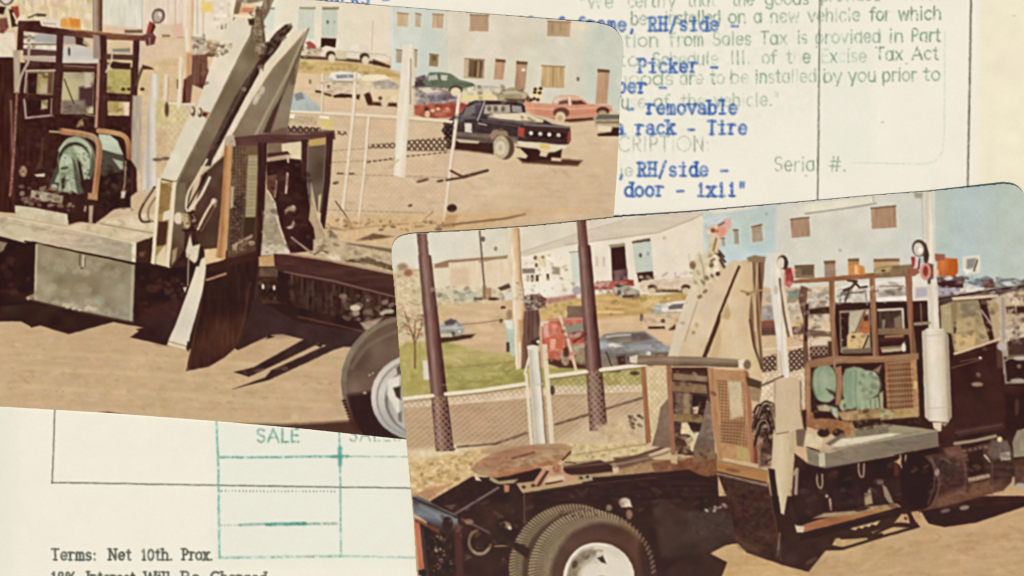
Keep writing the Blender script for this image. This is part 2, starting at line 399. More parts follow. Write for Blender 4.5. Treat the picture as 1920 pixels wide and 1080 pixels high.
# back wall of trees and the pale works building
P('tree_screen', [(-90, -70), (200, -70), (200, 60), (-90, 50)], 'dccba4', n=9, s=4)
speck('tree_screen', [(30, -30), (195, -30), (195, 52), (40, 40)], ['c9b47e', 'e4dcc4', 'cdbd88', 'd8c8ae', 'e0b79c'], 90, (3, 8), .6)
W1 = 'white_works_building'
P(W1, [(195, -70), (745, -70), (745, 108), (195, 68)], 'e4dcc8', n=1.5, s=2, g=(200, 0, 740, 0, 'e0dbc6', 'e6dcc6', 'e6e0cb', 'e5dcc5', 'e4dbc4'))
P('', [(195, -70), (270, -70), (270, 62), (195, 58)], 'dcdac8', n=4, s=4)
P('', [(195, 48), (270, 54), (270, 66), (195, 62)], 'dcbfa0', f=3)
P('', [(272, 0), (345, 0), (345, 70), (272, 66)], 'e2d2bd', f=2, n=3, s=4)
P('', [(290, 45), (345, 50), (345, 72), (290, 70)], 'd9c6a6', f=3, n=3)
for x in (330, 371, 382): L('', [(x, -20), (x, 64)], 2.4, 'c4ab90', a=.7)
L('', [(268, -40), (268, 66)], 3, 'c8c6b4')
P('', [(325, 46), (343, 44), (344, 72), (327, 68)], 'ddb9a0', f=2); R('', 333, 70, 345, 75, '6d4c3a'); R('', 305, 66, 320, 71, '7d6a50')
R(W1+'/garage_door#0', 498, 17, 515, 56, 'd2dbcd'); R('', 500, 15, 516, 19, '9b9682')
R(W1+'/garage_door#1', 560, 17, 590, 74, 'cdd3c2', n=2, s=4); R('', 562, 14, 592, 18, '9e9674')
R(W1+'/garage_door#2', 604, 18, 634, 72, 'c5cdbd', n=2, s=4); R('', 605, 14, 636, 19, '8f8763')
P(W1+'/garage_opening', [(603, 72), (631, 73), (630, 90), (602, 90)], '3d221b')
E('', 615, 42, 2.6, 3.5, '6f7a6c'); E('', 628, 42, 2, 3, 'a9b0a0')
P('', [(634, 20), (742, 30), (742, 104), (634, 96)], 'e4dac3', f=3, a=.8)
L('', [(700, 40), (698, 96)], 2, 'bfb095', a=.6)
P(W1+'/sign_board', [(378, 4), (402, 5), (402, 25), (378, 24)], 'ead17c', n=3)
R('', 402, 33, 427, 40, '93806c', f=1.6); L('', [(428, 10), (428, 30)], 2.4, '7a6650')
for x in (407, 415, 423): R('', x, 45, x+4, 55, '6c4a38' if x > 410 else 'd8c0a8', f=1.2)
P('back_road', [(-90, 66), (345, 70), (600, 98), (760, 108), (760, 190), (540, 190), (380, 190), (-90, 190)], 'd9c09a', n=3, s=7, f=3)
P('', [(265, 72), (348, 78), (348, 118), (265, 118)], 'd9c3a2', f=4, n=2)
P('', [(265, 118), (350, 110), (345, 180), (265, 185)], 'd4b98f', f=5, n=4)
for a, b, y in ((212, 245, 93), ): P('', [(a, y), (b, y-2), (b, y+6), (a, y+5)], '7f8672', f=2)
P('', [(268, 122), (285, 127), (290, 131), (268, 131)], '4d3626', f=1.5); R('', 333, 150, 336, 168, '4a352a')
P('weedy_bank', [(556, 114), (640, 116), (724, 128), (770, 150), (700, 145), (556, 136)], 'c9ad74', n=8, s=3, f=3)
speck('', [(556, 116), (720, 130), (700, 142), (556, 134)], ['a88d52', 'd9c28a', '9b8550'], 40, (1.5, 4), .6)
# the office building
W2 = 'office_building'
P(W2, [(735, -70), (1200, -70), (1200, 215), (1060, 196), (900, 176), (735, 130)], 'd8d4c0', n=1.5, s=2)
P('', [(735, 5), (838, 12), (836, 158), (735, 130)], 'd0d7cd', f=5, n=2, s=2, g=(735, 0, 838, 0, 'd2d9cc', 'c8d2c6', 'cfd3c2'))
P('', [(842, 20), (1062, 35), (1056, 200), (842, 165)], 'dad4be', f=6, n=2, s=2, g=(842, 20, 1060, 190, 'd9d3bd', 'd6d2bd', 'd3d2c0'))
P('', [(1102, 40), (1180, 50), (1180, 215), (1090, 200)], 'c9d0bf', f=14, n=2, s=2)
P('', [(1064, 44), (1102, 48), (1094, 58), (1064, 56)], 'e2d9bb', f=3)
P('', [(845, 150), (960, 165), (1030, 186), (1040, 196), (850, 172)], 'dfd8c6', f=5, a=.7)
WB = 'c2a484'
for i, (x0, y0, x1, y1, c) in enumerate([(746, 24, 766, 51, 'cbb48f'), (780, 25, 790, 52, 'b9ab92'), (812, 26, 832, 54, WB), (882, 27, 917, 60, 'b99b7b'),
        (1027, 40, 1070, 70, 'b59a76'), (744, 93, 756, 119, 'b2a78f'), (774, 92, 783, 128, 'aaa28c'), (806, 101, 823, 126, '9d8c66'), (872, 110, 909, 148, 'a68f6f'), (1016, 123, 1059, 166, 'c3a676')]):
    own = W2+'/window#%d' % i
    P('', [(x0-3, y0-3), (x1+4, y0-1), (x1+3, y1+4), (x0-4, y1+3)], 'e2d6bf', f=1.8, a=.45)
    P(own, [(x0, y0), (x1, y0+2), (x1-1, y1), (x0-1, y1-1)], c, f=1.3, n=5, s=4)
    L('', [(x0, y0+1), (x1, y0+3)], 2.4, '8d7658', a=.8)
P('', [(880, 113), (906, 115), (904, 146), (879, 144)], '6b553b', f=1.8, n=6, s=4); P('', [(896, 116), (900, 116), (898, 145), (894, 145)], 'a28c68')
P('', [(871, 112), (879, 112), (878, 146), (870, 146)], 'c7b192', f=1.5)
for x in (1028, 1038, 1048): L('', [(x, 128), (x-1, 162)], 3, 'd7bd8c' if x != 1038 else 'a38453', a=.7)
P('', [(811, 105), (819, 106), (818, 115), (811, 115)], '6f6142', f=1.5)
for i, (x0, y0, x1, y1, c) in enumerate([(930, 112, 948, 150, 'bf9878'), (969, 116, 989, 168, 'b28b6c'), (1121, 131, 1143, 196, 'bd9878')]):
    P(W2+'/door#%d' % i, [(x0, y0), (x1, y0+2), (x1-4, y1), (x0-4, y1)], c, f=1.4, n=4, s=4)
    P('', [(x0, y0-1), (x1, y0+1), (x1, y0+6), (x0, y0+5)], '6c5136', f=1.3)
E('', 982, 132, 4, 3, 'ecd9bd'); E('', 1084, 149, 3, 4, '7e7a68')
L('', [(735, -20), (737, 128)], 3, 'd6dfd5', a=.8); L('', [(838, 10), (838, 150)], 3, 'c6ccbb', a=.5)
# vehicles in the back row
V = 'parked_car#%d'
P(V % 1, [(574, 80), (582, 78), (592, 85), (595, 94), (580, 92)], 'a9544a', f=1.6); P('', [(560, 90), (600, 94), (606, 106), (566, 108)], 'd3cbb2', f=2, n=6)
V2 = 'white_flatbed_truck'
P(V2, [(602, 92), (612, 86), (628, 90), (632, 98), (652, 98), (655, 88), (672, 83), (690, 86), (692, 96), (728, 102), (732, 116), (640, 116), (602, 112)], 'e0d6c0', n=3)
P('', [(657, 86), (672, 85), (674, 94), (656, 94)], 'e8e2d4'); L('', [(632, 96), (725, 104)], 2, 'b9ab94', a=.6)
L('', [(566, 108), (640, 112), (700, 118), (730, 126)], 6, '4a3222', f=1.5, a=.85); P('', [(700, 112), (722, 120), (726, 126), (700, 122)], '4a3526', f=2)
for x, y in ((621, 106), (684, 110)):
    E(V2+'/wheel#%d' % x, x, y-2, 9, 8, '4a3a2c', f=1.6); E(V2+'/wheel#%d' % x, x+2, y+4, 7, 8, 'dfcfb0', f=1.6)
P('', [(632, 98), (650, 100), (650, 112), (632, 112)], 'd3c5a2', f=2)
V3 = 'station_wagon'
P(V3, [(592, 158), (598, 149), (618, 146), (622, 137), (640, 134), (672, 138), (684, 150), (688, 166), (680, 178), (640, 180), (596, 172)], 'd8c4a6', f=1.6, n=3)
P(V3+'/roof', [(617, 146), (622, 137), (640, 134), (674, 138), (682, 148), (668, 151), (632, 151)], 'e4e0d8', f=1.4)
P(V3+'/rear_window', [(630, 141), (664, 140), (668, 147), (632, 148)], '93918e', f=1.4); L('', [(652, 140), (655, 148)], 2, 'c9c5bd')
L('', [(620, 153), (672, 156)], 3, '8b857a', f=1.2, a=.7); L('', [(606, 150), (622, 148)], 4, 'b9bdb8', a=.7)
R('', 580, 150, 585, 158, '8f7d62'); E('', 617, 164, 3, 3.5, '5d4431'); P('', [(592, 170), (606, 172), (606, 176), (592, 174)], '4c2c1f', f=1.2)
P('', [(608, 174), (622, 178), (622, 182), (608, 178)], '5a3a2b', f=1.2); P('', [(624, 180), (640, 176), (661, 178), (661, 184), (628, 184)], '4c2a1e', f=1.4)
P('', [(668, 178), (676, 178), (674, 188), (668, 186)], '4f3424', f=1.5)
V4 = 'cream_sedan'
P(V4, [(672, 150), (682, 142), (722, 141), (738, 152), (750, 164), (750, 196), (700, 198), (680, 190), (680, 160)], 'dcc8a4', f=1.6, n=3)
P(V4+'/roof', [(676, 146), (686, 141), (722, 141), (730, 148), (700, 153), (680, 152)], 'eae1bd', f=1.4)
P(V4+'/windshield', [(700, 154), (730, 150), (748, 160), (746, 168), (704, 168)], 'b0a999', f=1.6, n=8, s=1)
P('', [(692, 172), (748, 170), (750, 190), (700, 196)], 'e0cba4', f=2)
P('', [(683, 178), (694, 172), (700, 192), (745, 194), (745, 201), (690, 198)], '4d2d20', f=1.8); E('', 714, 185, 4, 4, '71573f'); E('', 722, 194, 7, 8, 'd8c6a6', f=1.8)
P('blue_car_corner', [(548, 178), (566, 172), (582, 182), (606, 204), (606, 214), (542, 210)], 'b3bab6', f=1.8, n=4)
P('', [(552, 178), (566, 174), (572, 186), (556, 190)], '87898a', f=1.5)
P('', [(574, 180), (600, 182), (640, 190), (690, 196), (660, 206), (606, 202)], 'dcc09c', f=2)
P(V % 2, [(776, 148), (796, 141), (812, 150), (812, 164), (776, 166)], '6d6a72', f=1.6, n=5); P('', [(778, 150), (798, 150), (800, 162), (778, 163)], '4b4347', f=1.6)
P(V % 3, [(780, 170), (800, 164), (846, 170), (862, 186), (852, 200), (782, 204)], 'a49a92', f=1.6, n=8, s=1)
P('', [(783, 167), (806, 165), (828, 172), (800, 176)], 'd9cfb8', f=1.6); P('', [(802, 180), (846, 176), (856, 186), (808, 192)], '726e78', f=1.6, n=8, s=0)
P(V % 4, [(778, 198), (800, 194), (826, 196), (846, 192), (868, 194), (882, 200), (876, 214), (850, 222), (800, 222), (778, 216)], 'ab5a45', f=1.8, n=12, s=1)
for x, y in ((822, 205), (840, 203), (812, 208), (866, 205)): E('', x, y, 4, 3, 'e0b79b', f=1.3)
E('', 801, 206, 4, 4, '53301f'); E('', 802, 215, 5, 7, 'd9bc93'); P('', [(830, 200), (880, 196), (884, 204), (860, 210)], 'a33d30', f=2, a=.8)
V5 = 'green_sedan'
P(V5, [(792, 154), (803, 141), (806, 137), (826, 136), (846, 139), (862, 150), (886, 156), (890, 161), (880, 166), (864, 167), (852, 170), (836, 166), (800, 162)], '66795f', f=1.3, n=4)
P(V5+'/window#1', [(806, 143), (820, 140), (822, 150), (802, 152)], 'b9b9ac', f=1.2); P(V5+'/window#2', [(828, 141), (840, 142), (838, 152), (826, 151)], 'c5c3b4', f=1.2)
L('', [(822, 140), (828, 154)], 2.4, '4f6a58'); L('', [(800, 162), (838, 166)], 3, '5b7561', a=.7); P('', [(848, 152), (884, 158), (884, 163), (850, 161)], '566e58', f=1.4)
E(V5+'/wheel', 855, 170, 13, 9, '4f4438', f=1.5); E(V5+'/wheel', 855, 173, 10, 8, 'e2d2b2', f=1.6)
P(V % 5, [(862, 178), (880, 164), (930, 165), (946, 172), (942, 188), (866, 190)], 'dcd2b0', f=1.6, n=4); P('', [(895, 160), (925, 162), (940, 166), (895, 167)], 'aab0a6', f=1.5, n=8, s=0)
P('', [(866, 178), (928, 179), (926, 189), (866, 188)], 'e2d29a', f=1.6)
V6 = 'olive_sedan'
P(V6, [(932, 180), (940, 170), (960, 164), (978, 168), (990, 176), (996, 190), (970, 194), (934, 190)], 'a09374', f=1.8, n=6, s=1)
P('', [(948, 186), (985, 186), (1000, 190), (985, 195), (956, 191)], '5d4634', f=2); P('', [(940, 172), (968, 170), (980, 176), (945, 178)], 'bdb296', f=1.8)
P('road_sign', [(1000, 166), (1019, 164), (1016, 190), (999, 188)], 'e6d3a2', f=1.4)
for x, y in ((1004, 168), (1014, 167), (1003, 174), (1012, 175), (1002, 186), (1009, 188), (990, 184), (996, 188)): E('', x, y, 3.4, 3, '4a3324', f=1.2)
V7 = 'orange_coupe'
P('', [(1010, 214), (1128, 216), (1118, 226), (1070, 230), (1056, 228)], '5e3a27', f=2)
P(V7, [(983, 193), (986, 188), (994, 193), (1034, 196), (1040, 184), (1052, 179), (1080, 180), (1098, 190), (1104, 195), (1128, 198), (1146, 198), (1149, 208), (1142, 213), (1114, 221), (1062, 224), (1036, 222), (1004, 216), (988, 210)], 'd2977a', f=1.3, n=3)
P(V7+'/roof', [(1036, 192), (1041, 183), (1053, 179), (1080, 180), (1094, 188), (1072, 187), (1046, 188)], 'dcb597', f=1.3)
P('', [(1038, 189), (1044, 184), (1056, 184), (1048, 194), (1038, 195)], 'd9c9b4', f=1.4); P(V7+'/window', [(1048, 191), (1064, 188), (1066, 195), (1048, 196)], '6d5545', f=1.3)
P(V7+'/window#2', [(1072, 190), (1090, 189), (1100, 196), (1074, 197)], '5d4038', f=1.3); L('', [(1068, 184), (1069, 197)], 3.6, 'ead9c6')
P('', [(1002, 206), (1050, 211), (1142, 204), (1142, 209), (1060, 220), (1006, 214)], 'c88462', f=2, a=.7); L('', [(986, 203), (1040, 206), (1144, 202)], 2, 'eab78f', a=.7)
E(V7+'/wheel', 1053, 212, 15, 10, '6b4836', f=1.5); E(V7+'/wheel', 1051, 221, 10, 11, 'd9c6a2', f=1.5); E('', 1051, 222, 5, 6, 'c0a985', f=1.5)
E(V7+'/wheel#2', 1131, 209, 12, 8, '54372c', f=1.6); E('', 1130, 214, 8, 6, 'b89b78', f=2)
V8 = 'silver_car_rear'
P(V8, [(1112, 222), (1124, 214), (1180, 216), (1180, 252), (1126, 250), (1116, 236)], 'b8a887', f=1.6, n=6, s=1)
P('', [(1122, 216), (1180, 216), (1180, 224), (1116, 225)], '66695c', f=1.5); P('', [(1118, 228), (1180, 228), (1180, 233), (1118, 232)], '85735a', f=1.4)
P('', [(1120, 236), (1146, 238), (1146, 248), (1122, 247)], 'e3d2b1', f=1.6); P('', [(1120, 252), (1146, 248), (1150, 240), (1180, 240), (1180, 256), (1122, 256)], '3d221a', f=1.5)
# black pickup
V9 = 'black_pickup_truck'
P('', [(838, 262), (930, 268), (926, 290), (880, 284), (838, 280)], '3f2922', f=2.5); P('', [(968, 292), (1050, 298), (1092, 302), (1084, 312), (1040, 310), (980, 306)], '54372a', f=2.5)
P(V9, [(828, 246), (838, 228), (856, 217), (866, 212), (880, 193), (892, 189), (945, 190), (978, 193), (985, 200), (986, 214), (1022, 226), (1036, 233), (1069, 239), (1071, 262), (1066, 271), (1040, 274), (985, 268), (955, 262), (922, 268), (862, 262), (840, 264)], '3c343a', f=1.3, n=3, s=1)
P('', [(838, 232), (868, 213), (892, 192), (905, 192), (893, 222), (872, 226), (842, 244)], '5b5a60', f=1.8, n=8, s=1)
P(V9+'/rear_window', [(910, 197), (956, 197), (958, 212), (920, 216), (907, 214)], 'a9a08c', f=1.3, n=10, s=1); P(V9+'/rear_window#2', [(960, 198), (978, 200), (980, 212), (961, 211)], '9f978e', f=1.3)
for x in (918, 930, 944): E('', x, 205, 4, 5, '5d5444', f=1.6, a=.8)
L('', [(909, 192), (896, 226)], 3, 'b8b8b4', a=.9); P(V9+'/cab_window', [(874, 202), (892, 196), (890, 214), (868, 220)], '77746e', f=1.5)
P(V9+'/bed_cover', [(914, 220), (925, 214), (984, 212), (1020, 226), (1018, 231), (990, 229), (940, 224)], 'ddd0b0', f=1.4, n=2); P('', [(978, 226), (1018, 230), (1004, 232), (982, 231)], '8c7d62', f=1.5)
L('', [(916, 223), (985, 231)], 2.6, '8e857a', a=.7); P(V9+'/tailgate', [(986, 237), (1069, 241), (1067, 270), (982, 263)], '42302f', f=1.2)
L('', [(984, 234), (1068, 239)], 4, '77746f', f=1.2); P('', [(990, 246), (1062, 251), (1060, 262), (988, 257)], '30201f', f=1.4)
for i in range(4): E(V9+'/tailgate_letter#%d' % i, 996+17.2*i, 250.5+1.3*i, 3.8, 3.6, 'efe6d6', f=1.3)
P(V9+'/tail_lamp#1', [(972, 239), (984, 241), (983, 258), (971, 256)], 'b4473a', f=1.3); P(V9+'/tail_lamp#2', [(1066, 246), (1071, 246), (1069, 268), (1064, 268)], '9b4a3a', f=1.3)
P(V9+'/rear_bumper', [(971, 265), (1012, 268), (1050, 272), (1066, 275), (1052, 283), (1020, 286), (1006, 278), (974, 274)], 'dccfb2', f=1.4)
P(V9+'/number_plate', [(1013, 269), (1031, 271), (1030, 281), (1013, 279)], 'dcbc76', f=1.3)
P('', [(968, 276), (1008, 280), (1018, 287), (1040, 286), (1054, 280), (1052, 298), (1030, 300), (990, 304), (970, 296)], '3a221c', f=1.6); P('', [(1014, 284), (1030, 285), (1024, 295), (1012, 293)], 'd6c29c', f=1.4)
P('', [(1034, 296), (1054, 297), (1052, 303), (1034, 302)], 'd5bd95', f=1.4); P(V9+'/mud_flap', [(960, 276), (976, 279), (990, 293), (986, 298), (964, 295)], 'd9c6a2', f=1.4)
P(V9+'/door_sign', [(871, 231), (885, 232), (886, 250), (872, 249)], 'd8cfbd', f=1.3); L('', [(898, 232), (912, 235)], 3, 'a9a49a')
P('', [(846, 247), (918, 252), (972, 258), (970, 270), (920, 266), (846, 260)], '7b6f5f', f=2, a=.9, n=4); P('', [(850, 255), (960, 263), (960, 268), (850, 262)], '564740', f=1.6, a=.7)
P(V9+'/running_board', [(852, 261), (900, 265), (897, 270), (862, 268)], 'c6ba9d', f=1.4)
P('', [(918, 256), (924, 246), (940, 242), (952, 248), (956, 264), (946, 256), (932, 254), (924, 264)], '9b8062', f=1.5)
E(V9+'/wheel', 947, 278, 18, 22, '5f4c3b', f=1.6); E(V9+'/wheel', 940, 277, 15, 22, 'bfae8d', f=1.5, n=4); E(V9+'/wheel', 939, 278, 9, 13, 'd6cab0', f=1.6); E('', 939, 278, 4, 6, 'c1b294', f=1.5)
for x in (848, 843, 838, 835, 841): E('', x, 232+rng.uniform(-6, 20), 3.5, 3, '2b1d1a', f=1.3)
# compound fence
F_ = 'chain_link_fence'
hatch('', [(542, 214), (850, 228), (832, 428), (620, 428)], 'c4ab88', step=7, w=1.6, a=.4)
hatch(F_+'/wire_mesh', [(762, 264), (842, 258), (838, 284), (760, 284)], '4a3a30', step=8, w=3.4, a=.85); hatch('', [(688, 272), (742, 268), (742, 279), (690, 279)], '4f3e33', step=8, w=3.2, a=.8)
hatch('', [(538, 236), (602, 240), (602, 253), (538, 250)], '3b2a22', step=9, w=4, a=.9); hatch('', [(632, 246), (652, 248), (650, 255), (634, 254)], '4f3e33', step=8, w=3, a=.8)
hatch('', [(836, 236), (852, 234), (850, 262), (834, 262)], '2f2320', step=8, w=4, a=.9); P('', [(540, 217), (596, 220), (596, 236), (540, 232)], 'b9a786', f=2, n=9, s=0, a=.8)
P('', [(604, 222), (626, 226), (624, 246), (602, 240)], 'd3c46e', f=3, a=.7); P('', [(600, 217), (618, 219), (618, 224), (600, 222)], 'efe8d8', f=1.4); P('', [(542, 214), (554, 215), (552, 223), (540, 222)], 'ece2cb')
for y0, y1, xa, xb in ((283, 276, 626, 745), (305, 300, 622, 745), (327, 334, 632, 848), (394, 400, 612, 800)): L('', [(xa, y0), ((xa+xb)/2, (y0+y1)/2), (xb, y1)], 2.4, '9b8465', a=.6, gap=(9, 2))
L('', [(690, 305), (742, 297)], 3, '5f4b3a', gap=(7, 3), a=.8); L('', [(762, 294), (842, 286)], 3, '6e5a45', gap=(7, 3), a=.8)
for q in (634, 655): L('', [(q, 326), (q+9, 326)], 3, '6b5844')
L(F_+'/top_rail', [(538, 209), (660, 215), (750, 220), (848, 229)], 4.4, 'e6d9c0'); L('', [(540, 212), (848, 232)], 1.6, 'b59e7d', a=.6)
for i, (pts, w) in enumerate([([(606, 140), (604, 212)], 4), ([(667, 138), (664, 205), (652, 320), (639, 436)], 6), ([(692, 222), (684, 320), (671, 436)], 5), ([(862, 178), (848, 290), (831, 436)], 6.4)]):
    L(F_+'/post#%d' % i, pts, w, 'e8dcc4', g=(pts[0][0], pts[0][1], pts[-1][0], pts[-1][1], 'ded2b8')); L('', [(x+w*.5, y) for x, y in pts], 1.8, 'b69d7b', a=.7)
P('utility_post', [(756, 84), (774, 84), (776, 140), (768, 215), (760, 335), (739, 330), (745, 215), (752, 140)], 'e6dfca', n=2, s=4, g=(742, 200, 770, 203, 'e2dac4', 'e9e2cf', 'ddd3bb'))
L('utility_post', [(775, 92), (777, 150), (771, 216)], 4.6, 'd9cfb2'); L('', [(771, 112), (770, 195)], 2.6, '9d8d72', a=.8)
# things lying in the dirt
for pts in ([(846, 321), (868, 332), (915, 320)], [(838, 338), (872, 333), (914, 321)]): L('', pts, 4.4, '584434', f=1.2)
for x, y, r in ((790, 340, 9), (798, 338, 7), (826, 340, 7), (630, 344, 6), (770, 386, 4)): E('', x, y, r, 2.6, '6a5541', rot=-12, f=1.3)
E('stone', 848, 391, 9.5, 7.5, '40302a', f=1.5)
L('', [(630, 378), (660, 420)], 2.4, '6c543f'); L('', [(640, 432), (700, 425), (790, 418), (812, 398)], 2.6, '8d7149', a=.8)
P('', [(610, 408), (1000, 396), (900, 432), (610, 440)], 'cfa973', f=8, a=.55, n=6)
speck('', [(612, 406), (720, 412), (860, 410), (850, 430), (612, 436)], ['7b6243', '9a7c55', 'dcc398', '5e4a38'], 60, (1.2, 3.4), .7, 2.6)
L('', [(830, 424), (950, 410), (985, 402)], 4, '8a6c48', f=1.4); L('', [(850, 404), (930, 403), (1100, 395)], 6, 'd2ab78', a=.5, f=3)
P('', [(840, 402), (860, 404), (850, 428), (828, 430)], 'a87f50', f=3, a=.5)
# ---------------- the picker truck ----------------
K = 'picker_truck'
SH = 'truck_shadow'
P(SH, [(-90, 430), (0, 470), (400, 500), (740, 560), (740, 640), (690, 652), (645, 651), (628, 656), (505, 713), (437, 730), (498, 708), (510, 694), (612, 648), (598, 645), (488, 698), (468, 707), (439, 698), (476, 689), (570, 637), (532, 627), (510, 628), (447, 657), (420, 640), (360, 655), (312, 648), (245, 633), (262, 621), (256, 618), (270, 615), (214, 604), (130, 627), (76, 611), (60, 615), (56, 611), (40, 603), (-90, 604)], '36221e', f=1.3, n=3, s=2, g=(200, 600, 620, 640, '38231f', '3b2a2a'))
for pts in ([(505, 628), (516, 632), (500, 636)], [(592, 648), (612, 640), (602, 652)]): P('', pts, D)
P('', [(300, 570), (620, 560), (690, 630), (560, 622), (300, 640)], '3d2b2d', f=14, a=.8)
# underside and rear frame
P(K+'/undercarriage', [(-90, 430), (260, 440), (420, 470), (745, 500), (745, 612), (660, 620), (560, 605), (480, 560), (440, 600), (330, 560), (255, 600), (60, 570), (-90, 582)], '331e19', n=3, s=2, f=1.5)
P('', [(-90, 445), (20, 448), (60, 470), (66, 560), (40, 572), (-90, 580)], '2f1c19', n=2, s=2); L('', [(-40, 545), (30, 548), (60, 562)], 5, '4d2720', f=3, a=.6)
P('', [(0, 453), (15, 456), (8, 470), (0, 474)], '8c7a60', f=2); P('', [(50, 558), (66, 551), (68, 562), (52, 563)], 'b5a183', f=1.4)
P('', [(262, 575), (330, 560), (340, 590), (262, 600)], '44271f', f=8, a=.7)
speck('', [(310, 525), (345, 525), (345, 560), (310, 560)], ['51403a', '5f504a'], 12, (2, 5), .5)
# deck beam, plate and toolbox
P(K+'/deck', [(120, 426), (180, 414), (270, 400), (300, 408), (300, 452), (256, 458), (128, 430)], 'd3c3a0', n=4, s=7); L('', [(190, 420), (300, 440)], 3, 'a08d6c', a=.8); P('', [(205, 414), (290, 402), (292, 430), (200, 418)], 'd9cbaa', f=3, n=5)
P(K+'/deck_beam', [(-90, 392), (0, 405), (30, 409), (128, 428), (252, 455), (254, 494), (160, 475), (64, 453), (48, 456), (0, 443), (-90, 428)], 'c3b497', n=4, s=7, g=(0, 405, 250, 490, 'cdbfa0', 'c6b497', 'b3a68c', 'aaa189'))
L('', [(0, 406), (130, 429), (250, 456)], 3, 'd9cbaa', a=.9); L('', [(0, 416), (120, 437), (250, 463)], 1.8, '9f8e70', a=.4)
P('', [(248, 455), (258, 455), (256, 494), (248, 493)], 'e0d6ba', f=1.2); L('', [(48, 453), (160, 475), (268, 497)], 3, '2e1b16')
P('', [(257, 455), (300, 440), (300, 494), (256, 492)], '42291f', f=1.3); P('', [(262, 474), (274, 472), (270, 482), (262, 481)], '6d4a3d', f=2)
P(K+'/toolbox', [(68, 457), (160, 477), (255, 497), (250, 603), (160, 585), (65, 563)], '8f8465', n=8, s=2, g=(80, 470, 230, 590, '958a6b', '887d5f', '8c8268', '968d74'))
P('', [(66, 552), (160, 572), (250, 590), (250, 603), (160, 585), (65, 563)], 'a39a80', f=5, n=9, s=1, a=.7)
speck('', [(75, 470), (245, 505), (240, 590), (75, 555)], ['8f856a', 'bbb095', '94896e', 'b3a58f', 'a5ad93'], 70, (3, 9), .35); speck('', [(120, 568), (180, 578), (176, 586), (120, 576)], ['d6cab0', 'cbbfa2'], 12, (2, 5), .8)
L('', [(70, 460), (67, 560)], 4, 'c0b396', a=.8); L('', [(250, 500), (246, 600)], 5, 'b9ae92', a=.6)
L('', [(151, 478), (151, 498)], 2.4, '5e523f'); L('', [(158, 480), (157, 502)], 3.4, 'cbbfa2'); L('', [(161, 484), (160, 500)], 2, '6a5c47'); E('', 155, 503, 3.5, 2.4, '6b5d45')
# cab back wall, rack and windows
CB = K+'/cab'
P(CB, [(-90, 105), (30, 108), (40, 118), (255, 128), (258, 360), (180, 420), (30, 400), (-90, 390)], '3f2420', n=3, s=4, f=1.4)
P('', [(-90, 60), (28, 62), (32, 108), (-90, 108)], 'e2d6be', f=1.5, n=3); P('', [(-20, 112), (28, 112), (30, 400), (-20, 396)], '43261f', n=4, s=4); P('', [(26, 95), (40, 95), (38, 175), (28, 175)], 'b5a68c', f=1.8, n=6, s=4)
L('', [(22, 190), (25, 290), (22, 360)], 3, '8b5f4e', f=1.6, n=9, s=4); L('', [(33, 176), (28, 280), (24, 340), (20, 368)], 4, '93695a', f=1.6, n=12, s=0)
P('', [(45, 62), (110, 64), (110, 96), (45, 94)], 'd9d0ba', f=1.4, n=6, s=1); P('', [(66, 62), (110, 66), (108, 82), (68, 80)], 'aaa7a2', f=2); L('', [(45, 84), (108, 84)], 2.6, '5d4e44', a=.8)
speck('', [(45, 64), (72, 64), (72, 92), (45, 92)], ['5b4c3c', 'e6dcc0', '7e6d55'], 16, (1.5, 3.5), .8)
P(CB+'/roof', [(116, 90), (134, 86), (152, 87), (172, 94), (187, 104), (187, 119), (116, 118)], 'cbc7bd', f=1.3, g=(150, 86, 150, 118, 'c4c1b9', 'd2cfc6')); E('', 131, 98, 2.6, 8, '56524e')
P('', [(120, 64), (142, 66), (156, 72), (170, 86), (150, 84), (120, 84)], 'a89c94', f=2); P('', [(142, 68), (158, 72), (156, 82), (166, 88), (144, 84)], '472a26', f=1.5)
P('', [(45, 92), (110, 96), (110, 106), (45, 105)], '5a4240', f=1.3); P('', [(45, 107), (108, 108), (108, 116), (45, 114)], 'b8a79b', f=1.3); P('', [(48, 114), (110, 118), (110, 132), (52, 128)], '4b302b', f=1.5, n=6)
P('', [(118, 119), (187, 120), (187, 134), (118, 132)], '51332b', f=1.3); L('', [(122, 124), (178, 127)], 3, '8d776a', a=.8)
P(CB+'/rear_window#1', [(51, 134), (104, 134), (100, 184), (50, 178)], '7d6f50', f=1.3); P('', [(54, 138), (71, 138), (69, 178), (53, 176)], '39231e', f=1.3); P('', [(73, 140), (92, 138), (92, 175), (70, 176)], 'aa9f68', f=2, n=8); P('', [(78, 158), (94, 158), (92, 176), (76, 176)], 'bba98c', f=3); P('', [(92, 137), (100, 138), (98, 176), (90, 176)], '6b4a37', f=1.5)
L('', [(50, 133), (106, 133)], 3, 'd0c3af'); L('', [(51, 134), (47, 180)], 3, 'b6a899')
P(CB+'/rear_window#2', [(120, 136), (178, 136), (176, 214), (114, 214)], 'b8ad8a', f=1.5, n=8, s=2); P('', [(124, 160), (142, 150), (146, 186), (120, 188)], 'bdb47e', f=5, a=.8); P('', [(150, 164), (178, 160), (176, 200), (148, 206)], '50363a', f=3); P('', [(118, 190), (160, 188), (166, 214), (116, 216)], '7b7160', f=3, n=10, s=1)
L('', [(122, 150), (140, 196)], 2.2, '4d4436'); P('', [(160, 138), (172, 138), (172, 164), (160, 166)], 'c2b8a0', f=2.5)
